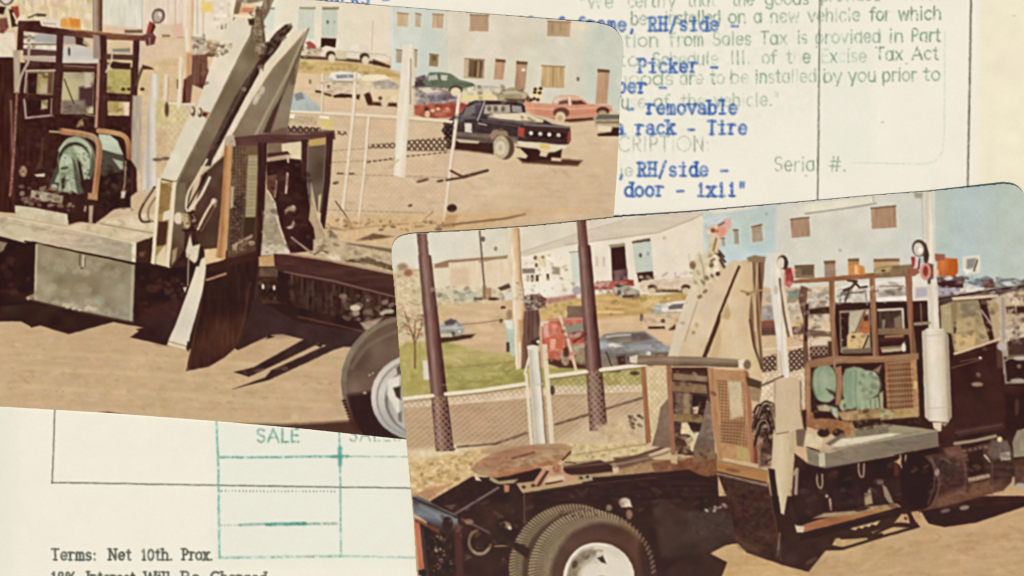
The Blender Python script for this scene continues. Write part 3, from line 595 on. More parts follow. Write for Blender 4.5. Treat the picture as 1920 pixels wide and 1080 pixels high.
P(CB+'/rear_window#3', [(201, 112), (246, 114), (244, 236), (204, 234)], 'c0ab72', f=1.5, n=6); P('', [(201, 120), (215, 116), (246, 118), (246, 132), (212, 130)], '3e2a22', f=1.6); P('', [(204, 132), (246, 132), (246, 176), (200, 174)], 'b3a765', f=3, n=6); P('', [(201, 110), (246, 114), (246, 119), (226, 118)], 'd6c596', f=2)
P('', [(204, 190), (230, 190), (229, 234), (205, 232)], 'b8a46a', f=1.5, n=8, s=4); P('', [(208, 214), (226, 214), (226, 234), (206, 233)], 'd6c69c', f=3); P('', [(233, 194), (243, 192), (242, 230), (236, 228)], 'e0cdb4', f=1.4); P('', [(206, 184), (230, 184), (230, 190), (206, 190)], 'd2bda0', f=1.6)
P('', [(38, 176), (108, 180), (108, 192), (36, 190)], '42271f', f=1.4); P('', [(192, 174), (258, 178), (256, 192), (192, 190)], '402722', f=1.5, n=5); P('', [(40, 214), (254, 218), (254, 245), (40, 245)], '3d231f', f=1.5, n=4)
L('', [(47, 188), (50, 222), (98, 217)], 4, 'a39187'); L('', [(98, 186), (97, 217)], 3.4, '8a7468'); P('', [(79, 189), (91, 188), (90, 204), (78, 206)], 'b8a97c', f=1.4); P('', [(53, 190), (78, 190), (76, 214), (54, 216)], '35201c', f=1.4)
RK = K+'/headache_rack'
P(RK, [(34, 40), (76, 40), (80, 50), (130, 56), (190, 61), (232, 65), (276, 68), (272, 78), (200, 75), (120, 68), (36, 58)], '4d2f29', n=4, g=(40, 50, 270, 70, '4a2b26', '6d4636', '7f553b', '6b4230')); L('', [(130, 57), (262, 68)], 2.4, 'a6764f', a=.8)
for own, q in ((RK, [(35, 55), (46, 56), (45, 95), (33, 95)]), (RK, [(108, 62), (121, 63), (118, 120), (115, 215), (101, 215), (106, 120)]), (RK, [(187, 66), (201, 68), (202, 130), (197, 245), (182, 245), (187, 130)]), (RK, [(251, 76), (263, 76), (262, 130), (254, 240), (243, 240), (249, 130)])):
    P(own, q, '4a2c29', f=1.2, n=3, s=4)
P('', [(176, 66), (188, 68), (190, 112), (176, 110)], 'a08a7c', f=2); P('', [(198, 102), (252, 104), (250, 114), (198, 112)], '574038', f=1.3)
L('', [(186, 120), (184, 182), (181, 238)], 5.5, 'b58d76', f=1.3); L('', [(265, 80), (262, 140)], 4, 'cdb9a8', a=.8); L('', [(212, 98), (210, 116), (200, 136)], 3, 'cdbfa6', f=1.2); L('', [(268, 128), (256, 160)], 5, '5c4a36', f=1.6); L('', [(56, 94), (54, 118), (42, 140), (34, 170)], 4.6, 'b9aa93', f=1.3)
for x in (232, 243, 268): E('', x, 168, 4, 3, '4b3926', f=1.5)
R(K+'/exhaust_stack', 175, -30, 193, 60, '8d7264', g=(174, 20, 194, 20, 'b3a08c', '9a7f6e', '6a463c', '5a362e'))
P(K+'/beacon', [(115, 36), (130, 36), (131, 33), (152, 37), (152, 57), (115, 52)], 'dfa052', f=1.4, n=6, s=4); P('', [(132, 36), (151, 38), (150, 52), (134, 50)], 'd88a3c', f=1.5); P('', [(76, 36), (114, 38), (114, 50), (78, 48)], 'ded3c2', f=1.3); L('', [(82, 45), (105, 46)], 2, 'a79786'); L('', [(55, 34), (70, 28), (86, 29)], 3.4, '6d6150'); P('', [(70, 26), (88, 28), (86, 32), (70, 32)], '5d5140', f=1.4)
WL = K+'/work_lamp#1'
E(WL, 13, -6, 15, 17, '6d5e58', f=1.4); E(WL, 13, -4, 10, 12, 'd8cfc2', f=1.5); P('', [(-10, 12), (12, 14), (8, 28), (-10, 26)], '3a2722', f=1.6); P(WL, [(22, 14), (36, 12), (38, 30), (30, 42), (22, 36)], 'a5473a', f=1.4); P('', [(18, 18), (26, 20), (30, 44), (36, 50), (24, 52)], '43302a', f=1.5); L('', [(26, 26), (34, 42)], 3.4, 'e2c9b4')
P(WL, [(-10, 36), (14, 34), (18, 52), (8, 64), (-10, 62)], '7e4a3e', f=1.6, n=6)
WL = K+'/work_lamp#2'
E(WL, 298, 31, 12.5, 14.5, '6b5b52', rot=15, f=1.3); E(WL, 297, 32, 8.5, 10.5, 'b7a695', rot=15, f=1.5, n=8, s=0); E('', 301, 28, 3.5, 5, 'd9cdbd', f=1.5); P(WL, [(281, 41), (291, 44), (285, 66), (274, 64)], 'a8433a', f=1.3); P('', [(288, 44), (293, 50), (286, 68), (282, 64)], '4d302a', f=1.3); P(WL, [(270, 66), (288, 62), (294, 70), (291, 84), (276, 87)], '65403a', f=1.4, n=6); L('', [(282, 72), (282, 84)], 2.2, 'a88678'); L('', [(276, 46), (274, 62)], 3, 'e5c6b4', a=.8)
R('', 235, 57, 268, 63, '6d5f49', f=1.6)
# posts and wires behind the crane
P('yard_post#1', [(286, 139), (300, 139), (297, 250), (293, 357), (268, 357), (275, 250)], 'd0cdbf', f=1.3, n=2, s=4, g=(272, 250, 298, 250, 'b9b2a2', 'cfccbd', 'dedacb', 'c9bfa9')); P('', [(250, 180), (267, 180), (266, 330), (246, 300)], 'b3a793', f=2, n=5, s=4)
R('yard_post#2', 309, 140, 316, 340, 'e0d2b6', sk=-8); L('', [(317, 146), (309, 340)], 2, 'a98f6c', a=.7); P('', [(292, 190), (345, 190), (350, 235), (292, 240)], 'c7bb83', f=4, n=8, s=1, a=.85); P('', [(292, 240), (345, 240), (330, 330), (294, 330)], 'cfb68e', f=4, n=5); hatch('', [(313, 200), (364, 200), (345, 330), (313, 330)], 'e3d6b4', step=9, w=1.6, a=.5)
L('', [(313, 194), (366, 196)], 4.4, 'e2d6bc'); E('', 314, 206, 4, 14, '5a4937', f=2); E('', 296, 300, 9, 3, '6f5c45', f=2); E('', 312, 298, 9, 3, '6f5c45', f=2)
P('wood_pole', [(345, -60), (366, -60), (362, 110), (355, 195), (340, 195), (348, 110)], 'dcc9a6', n=4, s=4, g=(344, 0, 366, 0, 'e8dcc2', 'dfc5a0', 'c9a67c')); P('', [(350, 100), (362, 100), (358, 150), (350, 160)], 'c08a58', f=3, a=.8); L('', [(340, 110), (336, 200)], 6, 'e5dac2', f=1.5)
P('transformer_box', [(362, 104), (390, 103), (390, 130), (394, 134), (382, 168), (362, 160), (358, 194), (342, 194), (346, 150), (360, 140)], '6a4638', f=1.6, n=8, s=4); P('', [(360, 70), (386, 70), (386, 102), (362, 104)], 'b9ad94', f=2, n=12, s=1); P('', [(372, 72), (386, 74), (384, 84), (374, 84)], '77706a', f=1.6); P('', [(388, 78), (416, 84), (416, 104), (390, 106)], '9a8468', f=1.8, n=12, s=1); E('', 398, 104, 11, 3.5, '5a3722', f=1.6); E('', 425, 86, 3.6, 9, '8a7146', f=1.5); E('', 437, 88, 4.5, 9, '9b8a6a', f=1.5)
# winch
WN = K+'/winch'
P('', [(188, 262), (244, 268), (246, 390), (186, 395)], '34211c', f=2, n=4, s=1); P(WN+'/drum', [(186, 252), (208, 254), (222, 266), (232, 290), (228, 294), (188, 280)], 'bcc6ae', f=1.4, n=3, g=(200, 252, 205, 296, 'c2cbb4', 'b5c0a8', '9fae95')); P('', [(188, 281), (232, 292), (240, 320), (188, 330)], '4b4a3e', f=2); P('', [(212, 298), (232, 304), (232, 318), (226, 318)], 'a9ab96', f=1.4)
E(WN+'/drum_flange', 145, 299, 36, 42, '5d6852', f=1.5); E(WN+'/drum_flange', 143, 301, 34, 40, 'a5b194', f=1.5, n=4); E('', 141, 304, 31, 37, '38362a', f=1.6); E(WN+'/drum_flange', 143, 307, 29, 34, '8d9c7c', f=1.8, n=7, s=1)
P('', [(140, 274), (156, 278), (168, 292), (172, 312), (162, 336), (152, 342), (156, 318), (152, 298), (142, 288)], 'b3be9f', f=2.2, n=9, s=1); L('', [(112, 284), (124, 266), (142, 259), (160, 266), (173, 284), (178, 306)], 4, 'b9c3a6', f=1.6, sm=1, a=.85); P('', [(174, 282), (182, 310), (172, 338), (165, 334), (172, 306)], '55604c', f=2)
for q in range(7): E('', 160+7*math.sin(q*1.3), 286+q*8, 2.4, 3, '5d6a50' if q % 2 else 'd0d6bc', f=1.4, a=.7)
P('', [(104, 318), (118, 296), (124, 300), (112, 330), (100, 352), (92, 350)], '4a4d3e', f=1.8); P('', [(134, 296), (142, 302), (158, 362), (146, 366), (138, 330)], '4f5a48', f=1.8)
P(WN+'/gear_case', [(112, 302), (120, 289), (132, 290), (138, 304), (140, 330), (146, 363), (100, 357), (104, 340), (112, 322)], 'a6b395', f=1.6, n=7, s=1, g=(110, 290, 132, 360, 'b2bd9f', '9dac8b', '93a282', 'b0ba9c')); E('', 124, 300, 9, 9, 'b5c0a2', f=2.5, n=8, s=0); E('', 122, 316, 8, 2.6, '46503e', rot=-8, f=1.6)
P('', [(116, 336), (123, 332), (123, 352), (117, 358)], '35312a', f=1.8); P('', [(100, 342), (112, 344), (110, 358), (96, 356)], '45453a', f=1.8); E('', 103, 351, 6, 5, 'b3b79e', f=1.6); L('', [(128, 330), (132, 358)], 3, 'c3ccb2', f=1.6, a=.8)
P('', [(146, 300), (152, 304), (160, 345), (154, 352)], '2f241d', f=2)
speck('', [(112, 285), (165, 275), (168, 330), (118, 355)], ['6d7a60', 'c9d2ba', '55573f', '4a4a3a'], 44, (1, 2.4), .6)
P(K+'/winch_base', [(60, 357), (84, 360), (120, 368), (118, 382), (80, 378), (58, 370)], 'a1957c', f=1.4, n=8, s=1); speck('', [(40, 340), (140, 360), (138, 396), (40, 384)], ['2c1b17', 'a89a7e', '6a5040', '372520', '8b7a5c'], 46, (2, 5), .7, 2)
E('', 45, 322, 7, 10, 'a08867', f=2, n=12, s=0); P('', [(66, 328), (86, 326), (84, 332), (70, 332)], 'd6c8b0', f=1.5); P('', [(80, 258), (84, 258), (80, 316), (68, 320), (76, 300)], '5c4232', f=2, a=.8)
P(K+'/plate', [(29, 386), (60, 389), (128, 402), (129, 421), (128, 423), (30, 407)], 'c9bf9f', n=5, g=(30, 390, 128, 420, 'cbc2a3', 'c2b999', 'd6c8ae')); P('', [(128, 402), (150, 396), (160, 414), (130, 422)], '3d251e', f=1.5)
L('', [(95, 247), (118, 249)], 4, 'a8947d'); L(K+'/winch_guard_pipe', [(118, 247), (150, 251), (174, 257), (185, 268), (187, 284), (184, 320), (178, 368)], 12, 'a8754e', f=1.2, sm=1, n=5, s=4, g=(120, 250, 180, 365, '9a8264', 'a5744f', '9c6748', 'b57f53')); L('', [(120, 244), (172, 253), (183, 268), (184, 290), (176, 362)], 3, 'cba27b', a=.6, sm=1)
P('', [(166, 362), (184, 364), (184, 376), (166, 374)], 'b58a5e', f=1.4); P('', [(168, 386), (176, 386), (174, 418), (168, 418)], 'b19a83', f=1.2); P('', [(160, 386), (164, 388), (162, 398), (158, 396)], 'a68f78', f=1.2)
L(K+'/winch_guard_pipe#2', [(186, 246), (212, 249), (232, 255), (241, 268), (243, 296)], 9.5, 'b5835a', f=1.2, sm=1, g=(186, 246, 243, 296, 'c29a6a', 'b9885c', '8f5e42')); L('', [(237, 304), (235, 345), (230, 370)], 3.4, '9c7a62'); P('', [(228, 360), (238, 358), (234, 372), (228, 372)], 'c9b7a4', f=1.3)
P('', [(145, 240), (148, 228), (156, 224), (158, 236)], 'a88a5e', f=2, n=16, s=0); L('', [(163, 216), (178, 218)], 3, '8d6c4a')
# ---- crane ----
CN = 'knuckle_boom_crane'
P('', [(500, 92), (508, 74), (520, 60), (536, 47), (550, 50), (544, 60), (534, 70), (520, 98), (470, 196), (398, 312), (376, 312), (440, 180)], '46362e', f=1.4, n=4, s=1)
P('', [(500, 92), (516, 66), (530, 60), (520, 96), (490, 128)], '43332f', f=2, n=8, s=1)
for k_ in range(4): L('', [(522+6*k_, 62-3*k_), (506+7*k_, 92-6*k_)], 2, '7d6d5c', a=.6)
E('', 458, 168, 5, 4, '8a7f70', f=1.3); E('', 470, 178, 4, 4, '6f6258', f=1.3)
P(CN+'/main_boom', [(402, -40), (440, -40), (440, 20), (474, 36), (470, 66), (448, 108), (410, 184), (336, 338), (301, 336), (318, 300), (346, 236), (372, 196), (400, 112), (424, 56), (430, 20)], 'ddd6bf', n=2, s=2, g=(440, 60, 320, 320, 'e2d8c0', 'd8d4bd', 'dbd5be', 'd9d2b9'))
P('', [(402, -40), (448, -40), (448, 20), (432, 44), (400, 60)], 'e3d9c2', f=6, n=6, s=1, a=.9)
P(CN+'/main_boom', [(470, 66), (500, 92), (440, 182), (380, 308), (366, 340), (352, 392), (326, 402), (332, 340), (410, 184), (448, 108)], '77694f', n=5, s=2, g=(480, 80, 350, 380, '74684e', '7b6d54', '6f6048', '61553f'))
L('', [(472, 70), (408, 190), (334, 342)], 2, 'a39678', a=.6)
for x, y in ((363, 210), (376, 212)): E('', x, y, 4.5, 9, '6b533a', f=1.5); E('', x-2, y-2, 3, 5, 'dccdb0', f=1.5)
P('', [(380, 208), (394, 212), (388, 224), (384, 218)], 'a5703f', f=1.8); P('', [(382, 212), (390, 214), (386, 220), (380, 218)], '4d2e23', f=1.3)
CT = CN+'/mast_head'
P(CT, [(476, 20), (484, 12), (490, 18), (504, -20), (522, -20), (505, 24), (496, 40), (498, 76), (488, 108), (470, 66), (474, 36)], '82705a', f=1.5, n=9, s=4); L('', [(490, 20), (494, 60), (500, 96)], 4, '57483a', a=.7)
P(CT, [(440, 6), (482, 10), (478, 34), (440, 32)], 'dcc4a0', f=1.6, n=6); P('', [(455, 15), (478, 15), (476, 25), (452, 24)], 'd08a5f', f=1.6, n=8); P('', [(444, 0), (454, 4), (450, 24), (438, 40), (440, 20)], '7d6a52', f=1.6); P('', [(466, 36), (478, 36), (478, 48), (468, 48)], '4a362c', f=1.6); P('', [(440, 27), (474, 30), (470, 36), (438, 33)], 'ecdcbc', f=1.4)
P(CT, [(448, -40), (500, -40), (500, 2), (470, 8), (446, 4)], '9a8a70', f=2, n=20, s=1)
P(CN+'/outer_boom', [(576, 56), (582, 52), (566, 98), (556, 150), (548, 190), (538, 258), (428, 262), (402, 325), (388, 395), (372, 400), (394, 345), (430, 262), (475, 182), (512, 128)], '8a7c66', n=3, s=2, g=(560, 80, 440, 280, '82755e', '90826c', '8a7b63', '74654e'))
P(CN+'/outer_boom', [(548, 60), (560, 58), (576, 54), (575, 60), (512, 128), (476, 184), (430, 264), (400, 326), (376, 398), (366, 396), (392, 330), (400, 300), (460, 186), (488, 136), (500, 118)], 'e0d5bb', f=1.2, n=2, s=4); L('', [(572, 60), (512, 130), (478, 184)], 2, 'c79268', a=.6)
L('', [(574, 64), (540, 140), (502, 210), (478, 258)], 5, 'a39677', f=1.4); L('', [(568, 88), (530, 180), (500, 248)], 4, '5f5039', f=1.6, a=.8); P('', [(530, 180), (512, 208), (494, 250), (508, 250), (520, 214)], '41302a', f=1.8, a=.85)
P('', [(548, 130), (556, 128), (552, 160), (544, 160)], '5d4a3a', f=2, a=.6)
for x, y in ((484, 182), (492, 170), (480, 190)): E('', x, y, 5, 8, 'cfc4a6', rot=20, f=1.6, a=.8)
P('', [(485, 126), (492, 120), (494, 134), (488, 140)], 'dccbae', f=1.4); P('', [(490, 126), (496, 124), (494, 134)], '7a4a35', f=1.3)
# crane foot
BS = CN+'/base_column'
P('', [(326, 400), (352, 392), (376, 398), (420, 400), (420, 490), (350, 500), (322, 502)], '3b2620', f=1.6, n=4); P('', [(378, 330), (424, 290), (418, 480), (380, 470), (362, 420)], '4f3b2d', f=2, n=5, s=2)
P(BS, [(298, 335), (334, 340), (326, 424), (320, 502), (286, 494), (292, 420)], 'ab8f5c', f=1.3, n=5); P('', [(303, 340), (322, 352), (318, 398), (298, 402)], '8f7443', f=2, n=4); P('', [(298, 416), (316, 416), (312, 460), (294, 462)], '4d3424', f=1.8); P('', [(324, 346), (350, 342), (346, 470), (324, 502), (318, 500)], '6f624b', f=1.5, n=4, s=2, g=(330, 350, 340, 490, '776a52', '655841', '4a3526'))
P(BS, [(296, 334), (303, 335), (296, 420), (291, 497), (284, 494), (290, 420)], 'e3d8bb', f=1.2); P(BS, [(324, 342), (332, 342), (326, 420), (318, 503), (310, 498), (318, 420)], 'dfd3b5', f=1.2)
P('', [(300, 334), (326, 336), (326, 342), (306, 344)], 'd9cda8', f=1.3); L('', [(305, 337), (324, 341)], 2.6, '5f4a31'); P('', [(308, 398), (320, 394), (320, 412), (306, 414)], 'ddd2b4', f=1.4)
P(BS, [(294, 482), (312, 458), (312, 494), (320, 502), (294, 496)], 'd9cba6', f=1.3); P('', [(324, 470), (334, 464), (330, 488), (322, 498)], '9f8d68', f=1.6)
E('', 336, 410, 9, 11, 'd8ccae', f=1.6); E('', 351, 414, 9, 16, '7d6a48', f=1.6, n=16, s=0); P('', [(340, 402), (352, 400), (356, 426), (348, 430)], 'b8a67e', f=2, n=14, s=0); E('', 366, 414, 6, 9, '3f2e26', f=2)
for pts, w, c in ([[(389, 300), (372, 330), (354, 362), (350, 386), (352, 396)], 4.2, 'd6c7ac'], [[(394, 334), (376, 370), (356, 396)], 5, 'd9ccb2'], [[(388, 326), (368, 364), (353, 390)], 3, '2f211c'], [[(402, 376), (386, 402), (372, 430)], 4.4, 'd8c6a8'], [[(406, 384), (392, 410), (378, 434)], 3, '6d5a44'], [[(291, 352), (272, 380), (263, 402), (268, 416), (282, 416)], 4.6, '57432f'], [[(287, 354), (270, 380)], 2, 'b9a892'], [[(292, 372), (280, 392), (280, 410), (288, 416)], 3.6, '8f7a58']):
    L(CN+'/hose', pts, w, c, sm=1, f=1.1)
E('', 402, 378, 5, 6, 'd9cdb4', rot=30, f=1.8, a=.8); E('', 404, 386, 3, 3.4, '9a8668', f=1.6, a=.8)
P('', [(349, 470), (358, 440), (362, 462), (376, 458), (374, 486), (366, 494), (350, 482)], 'd9ceb0', f=1.4, n=5); L('', [(355, 478), (353, 536)], 2.6, 'a58f78'); P('', [(344, 540), (352, 538), (348, 550)], 'c9baa0')
P(K+'/outrigger_leg', [(372, 490), (386, 482), (390, 496), (388, 520), (372, 580), (358, 628), (354, 648), (322, 642), (318, 636), (330, 610), (352, 550), (364, 516)], 'd9d1ba', f=1.2, n=2, s=2, g=(380, 490, 335, 645, 'e0d6bd', 'd8d2bd', 'd2ceb9', 'dcd3ba'))
P(K+'/outrigger_foot', [(318, 636), (356, 646), (355, 657), (314, 648)], 'dccfae', f=1.3); L('', [(318, 641), (352, 650)], 2, 'a08f70'); P('', [(352, 640), (362, 644), (354, 660), (350, 654)], '3a241d', f=1.3)
P('', [(384, 468), (408, 466), (412, 478), (424, 484), (420, 490), (386, 500)], 'dcbf92', f=1.4, n=5); P('', [(376, 462), (384, 464), (374, 500), (368, 500)], '3b2820', f=1.3)
# guard frame with mesh, portal, mud flap
GF = K+'/guard_frame'
P('', [(436, 272), (500, 268), (496, 475), (426, 490)], '55412f', f=1.3, n=3); hatch('', [(438, 276), (468, 274), (462, 470), (428, 482)], '86704f', step=6, w=2, a=.55, ang=(0, 90)); P(GF+'/mesh_screen', [(466, 290), (485, 290), (480, 408), (461, 408)], 'a39670', f=1.6, n=3, s=3)
for y in range(296, 408, 7): L('', [(465-(y-290)*.04, y), (484-(y-290)*.04, y)], 1.8, '877a58', a=.6)
P('', [(462, 275), (484, 272), (484, 292), (464, 292)], '6d5a3c', f=1.6); P('', [(460, 408), (480, 408), (476, 440), (456, 446)], '3f3222', f=1.6); P('', [(436, 380), (458, 360), (456, 440), (432, 470)], '4b3b30', f=3, n=7, s=0); P('', [(434, 350), (440, 350), (438, 390), (432, 392)], 'b5a583', f=1.8)
P('', [(436, 460), (474, 440), (474, 446), (446, 458), (444, 472), (438, 470)], 'a5917a', f=1.4); speck('', [(444, 455), (475, 448), (475, 464), (444, 472)], ['c0a88f', '8b6e5a'], 8, (2, 4), .8)
P(GF+'/post#1', [(423, 262), (438, 264), (432, 380), (424, 486), (406, 484), (416, 380)], 'be8f60', f=1.2, n=4, s=4, g=(412, 380, 434, 381, 'a87748', 'c99a6a', 'b58352')); P('', [(422, 256), (440, 254), (444, 262), (442, 275), (424, 274)], 'b8aa92', f=1.4, n=5)
P(GF+'/top_rail', [(440, 258), (500, 252), (560, 254), (628, 245), (630, 262), (560, 270), (500, 272), (444, 276)], '5a3c37', f=1.3, n=4, s=3); P('', [(500, 252), (530, 240), (626, 245), (626, 251), (520, 258)], '5e423b', f=1.6, a=.6)
P(GF+'/post#2', [(485, 268), (502, 268), (496, 400), (492, 560), (476, 562), (484, 400)], '3c2725', f=1.2, n=3, s=4, g=(484, 300, 500, 300, '3a2523', '3f2926', '33201f'))
P('', [(502, 270), (530, 268), (530, 290), (502, 300)], '7c6a52', f=1.8, n=4); P('', [(530, 270), (566, 266), (564, 302), (530, 296)], 'dacaa4', f=1.3, n=4); P('', [(502, 288), (540, 284), (545, 290), (502, 296)], '4a332b', f=1.3); P('', [(502, 296), (545, 291), (545, 297), (502, 304)], 'b89c84', f=1.3)
P(K+'/crane_portal', [(500, 304), (545, 298), (565, 300), (576, 340), (584, 400), (592, 440), (594, 470), (545, 476), (528, 430), (516, 380), (502, 356)], '3a2320', f=1.4, n=4, s=2); P('', [(502, 330), (520, 328), (516, 372), (502, 352)], '6b4a3a', f=2); L('', [(540, 326), (537, 362)], 4, 'c3ab98', f=1.1); L('', [(541, 294), (541, 304)], 4, 'cdb79c'); L('', [(520, 340), (516, 370)], 3, 'a18467', f=1.2)
P('', [(534, 396), (542, 388), (550, 386), (555, 392), (553, 400), (547, 396), (540, 397), (535, 403)], 'a58c70', f=2.2, n=14, s=0); E('', 551, 391, 4, 5, 'd0bda2', f=2); P('', [(538, 427), (546, 424), (551, 415), (553, 420), (550, 428), (543, 430)], 'cdb9a0', f=1.8)
P(GF+'/post#3', [(566, 262), (578, 262), (576, 340), (566, 340)], '432a26', f=1.2); P('', [(578, 270), (612, 266), (604, 400), (584, 396), (576, 340)], '66564a', f=1.4, n=6, s=2, g=(590, 270, 592, 400, '5d4f42', '6d5f55', '5f5044')); P('', [(580, 263), (613, 258), (612, 272), (580, 275)], 'bf9f63', f=1.4); P('', [(598, 368), (603, 364), (600, 400), (597, 400)], 'd3ba8e', f=1.4)
P(GF+'/post#4', [(613, 252), (626, 250), (620, 340), (610, 430), (600, 430), (608, 340)], '42292a', f=1.2, n=3, s=4)
P(K+'/deflector_plate#1', [(501, 356), (510, 366), (518, 384), (524, 420), (538, 456), (545, 476), (490, 480), (494, 420)], 'a89a7e', f=1.3, n=5, s=1, g=(500, 360, 510, 476, 'b0a288', '9f9175', 'b3a68a')); L('', [(503, 358), (516, 380), (523, 420), (542, 474)], 3, 'd2c4aa', f=1.2); P('', [(492, 458), (540, 462), (545, 478), (492, 480)], 'd6cbb2', f=4, n=10, s=1, a=.7)
P(K+'/deflector_plate#2', [(584, 342), (592, 380), (596, 408), (604, 420), (616, 450), (592, 450), (590, 430), (580, 412), (584, 380)], 'b39f7c', f=1.3, n=4); L('', [(590, 380), (600, 415), (614, 448)], 2.4, 'd0be9e', a=.7)
P('', [(620, 425), (640, 430), (634, 448), (616, 446)], '6f6152', f=2.5, n=12, s=0, a=.8)
P(K+'/mud_flap', [(388, 497), (440, 484), (486, 472), (482, 520), (474, 570), (456, 628), (440, 655), (420, 672), (392, 688), (350, 696), (364, 630), (380, 560)], '35201a', f=1.3, n=3, s=4, g=(400, 500, 420, 690, '331e18', '37211b', '4a2b20', '3c231e')); P('', [(400, 600), (452, 600), (440, 645), (404, 670)], '57341f', f=14, a=.55, n=5, s=4); L('', [(390, 500), (378, 570), (352, 694)], 2.4, '5b3d2c', a=.7); L('', [(388, 525), (424, 514)], 4, 'b08468', f=1.3); L('', [(470, 530), (458, 600), (446, 640)], 3, '5d3c2c', a=.6, f=2)
P('', [(388, 497), (486, 470), (486, 486), (388, 512)], '3f251f', f=1.6)
P(GF+'/sill', [(486, 482), (520, 478), (520, 500), (486, 500)], 'c19a68', f=1.6, n=4); P('', [(488, 502), (522, 502), (522, 520), (486, 520)], '5a4a3a', f=1.8, n=6); P('', [(484, 520), (530, 520), (540, 570), (484, 570)], '40291f', f=2, n=8, s=1); E('', 494, 538, 2.5, 5, 'd6c6b4', f=1.2); E('', 515, 540, 2.4, 5, 'd6c6b4', f=1.2)
# frame rail, tyre
P(K+'/frame_top', [(588, 450), (620, 448), (660, 455), (745, 470), (745, 520), (640, 498), (600, 482), (588, 476)], 'bda987', f=1.5, n=6, s=1); P('', [(655, 456), (745, 468), (745, 476), (650, 458)], '6e5a44', f=1.5, a=.8); P('', [(620, 430), (760, 446), (760, 466), (640, 452)], 'd2b489', f=2, n=5, a=.9); P('', [(668, 452), (700, 438), (740, 444), (700, 450)], '7b5f45', f=2, n=8)
P('', [(646, 488), (690, 482), (740, 500), (736, 508), (690, 494), (650, 492)], '665439', f=1.5, n=6); E('', 628, 484, 13, 7, 'd9cdb4', f=2.5, n=10, s=0); L('', [(548, 446), (586, 476)], 4, '9a8570'); L('', [(590, 478), (602, 470), (616, 474)], 3, '6b5a46')
P(K+'/frame_rail', [(514, 476), (545, 478), (600, 486), (745, 516), (745, 558), (640, 540), (530, 514), (516, 500)], '472c27', f=1.3, n=3, s=3, g=(620, 490, 612, 540, '4f322c', '452b26', '3d2420')); L('', [(545, 477), (620, 489), (740, 514)], 4, 'a98a6c', f=1.3, g=(545, 477, 740, 514, 'b09472')); L('', [(535, 511), (620, 526), (745, 558)], 3.4, '75594c', f=1.3)
P('', [(522, 510), (545, 514), (542, 570), (520, 566)], '301c19', f=1.4); P('', [(545, 516), (745, 560), (745, 604), (660, 600), (548, 575)], '3d2a23', f=1.6, n=8, s=4); speck('', [(640, 548), (738, 566), (738, 606), (650, 598)], ['6f5d4b', '88765f', '2c1c18', '594838', 'a5937a'], 60, (1.5, 5), .6, 2); speck('', [(545, 530), (640, 550), (640, 590), (545, 570)], ['54423a', '2d1c18', '4b3730'], 30, (2, 6), .5)
E('', 667, 578, 10, 6, 'c9bba2', f=1.8); E('', 668, 588, 7, 5, '9a8a72', f=1.8); L('', [(560, 594), (640, 612), (690, 624)], 3, '6d4b3d', f=1.6, a=.7); P('', [(676, 606), (718, 596), (700, 618), (686, 620)], 'a3907a', f=2.5, n=8); E('', 726, 586, 14, 5, 'b3a68c', rot=-12, f=1.6); E('', 730, 591, 10, 3, '33241e', f=1.3)
TY_ = K+'/tyre'
E(TY_, 771, 717, 131, 126, '6f6450', f=1.3, n=3, g=(660, 600, 700, 830, '7d725e', '73685a', '6a5d4c', '3d2b24'))
E(TY_, 782, 721, 132, 124, '62503f', f=1.8, n=4, s=2, g=(720, 610, 700, 820, '665744', '5b4a3b', '6d5d49', '35211b', '2f1d1a')); P('', [(652, 742), (720, 730), (745, 760), (745, 830), (690, 830), (664, 800)], '311d19', f=5); E('', 788, 728, 112, 104, '6f5f4e', f=6, a0=180, a1=292, a=.5); L('', [(660, 690), (690, 650), (744, 622)], 5, '857660', f=3, sm=1, a=.6)
for t in np.linspace(182, 262, 34): a_ = math.radians(t); L('', [(771+131*math.cos(a_), 717+126*math.sin(a_)), (771+122*math.cos(a_), 717+117*math.sin(a_))], 1.8, '9a8d74', a=.5)
for y in range(752, 800, 6): E('', 646+(y-752)*.35, y, 4, 2.6, '3a261f', f=1.3)
L('', [(693, 704), (700, 700)], 3, 'b3a48c', gap=(3, 3)); E('', 685, 737, 3.5, 2.6, 'a8987e', f=1.3)
RM = TY_+'_rim'
E(RM, 780, 745, 84, 80, 'c5c0b3', f=1.4, g=(720, 680, 740, 825, 'd2ccbe', 'cdc8bd', 'aba8a2', '9fa3a2')); E('', 782, 747, 76, 73, '8f8a80', f=1.5); E(RM, 783, 748, 74, 71, 'bab5a9', f=1.5, g=(720, 690, 740, 820, 'cfcabd', 'b7b2a8', '9fa09c')); E('', 786, 750, 64, 63, '77726a', f=2); E(RM, 790, 752, 62, 61, 'b3aea4', f=2, n=6, s=2)
P('', [(728, 712), (750, 704), (750, 790), (738, 760), (726, 740)], 'dcd7ca', f=2.5); P('', [(738, 728), (752, 724), (752, 750), (744, 744)], '3d322c', f=2); P('', [(744, 690), (752, 684), (752, 700), (746, 702)], '5b524a', f=2); P('', [(746, 776), (754, 770), (754, 792), (748, 790)], '77736d', f=2)
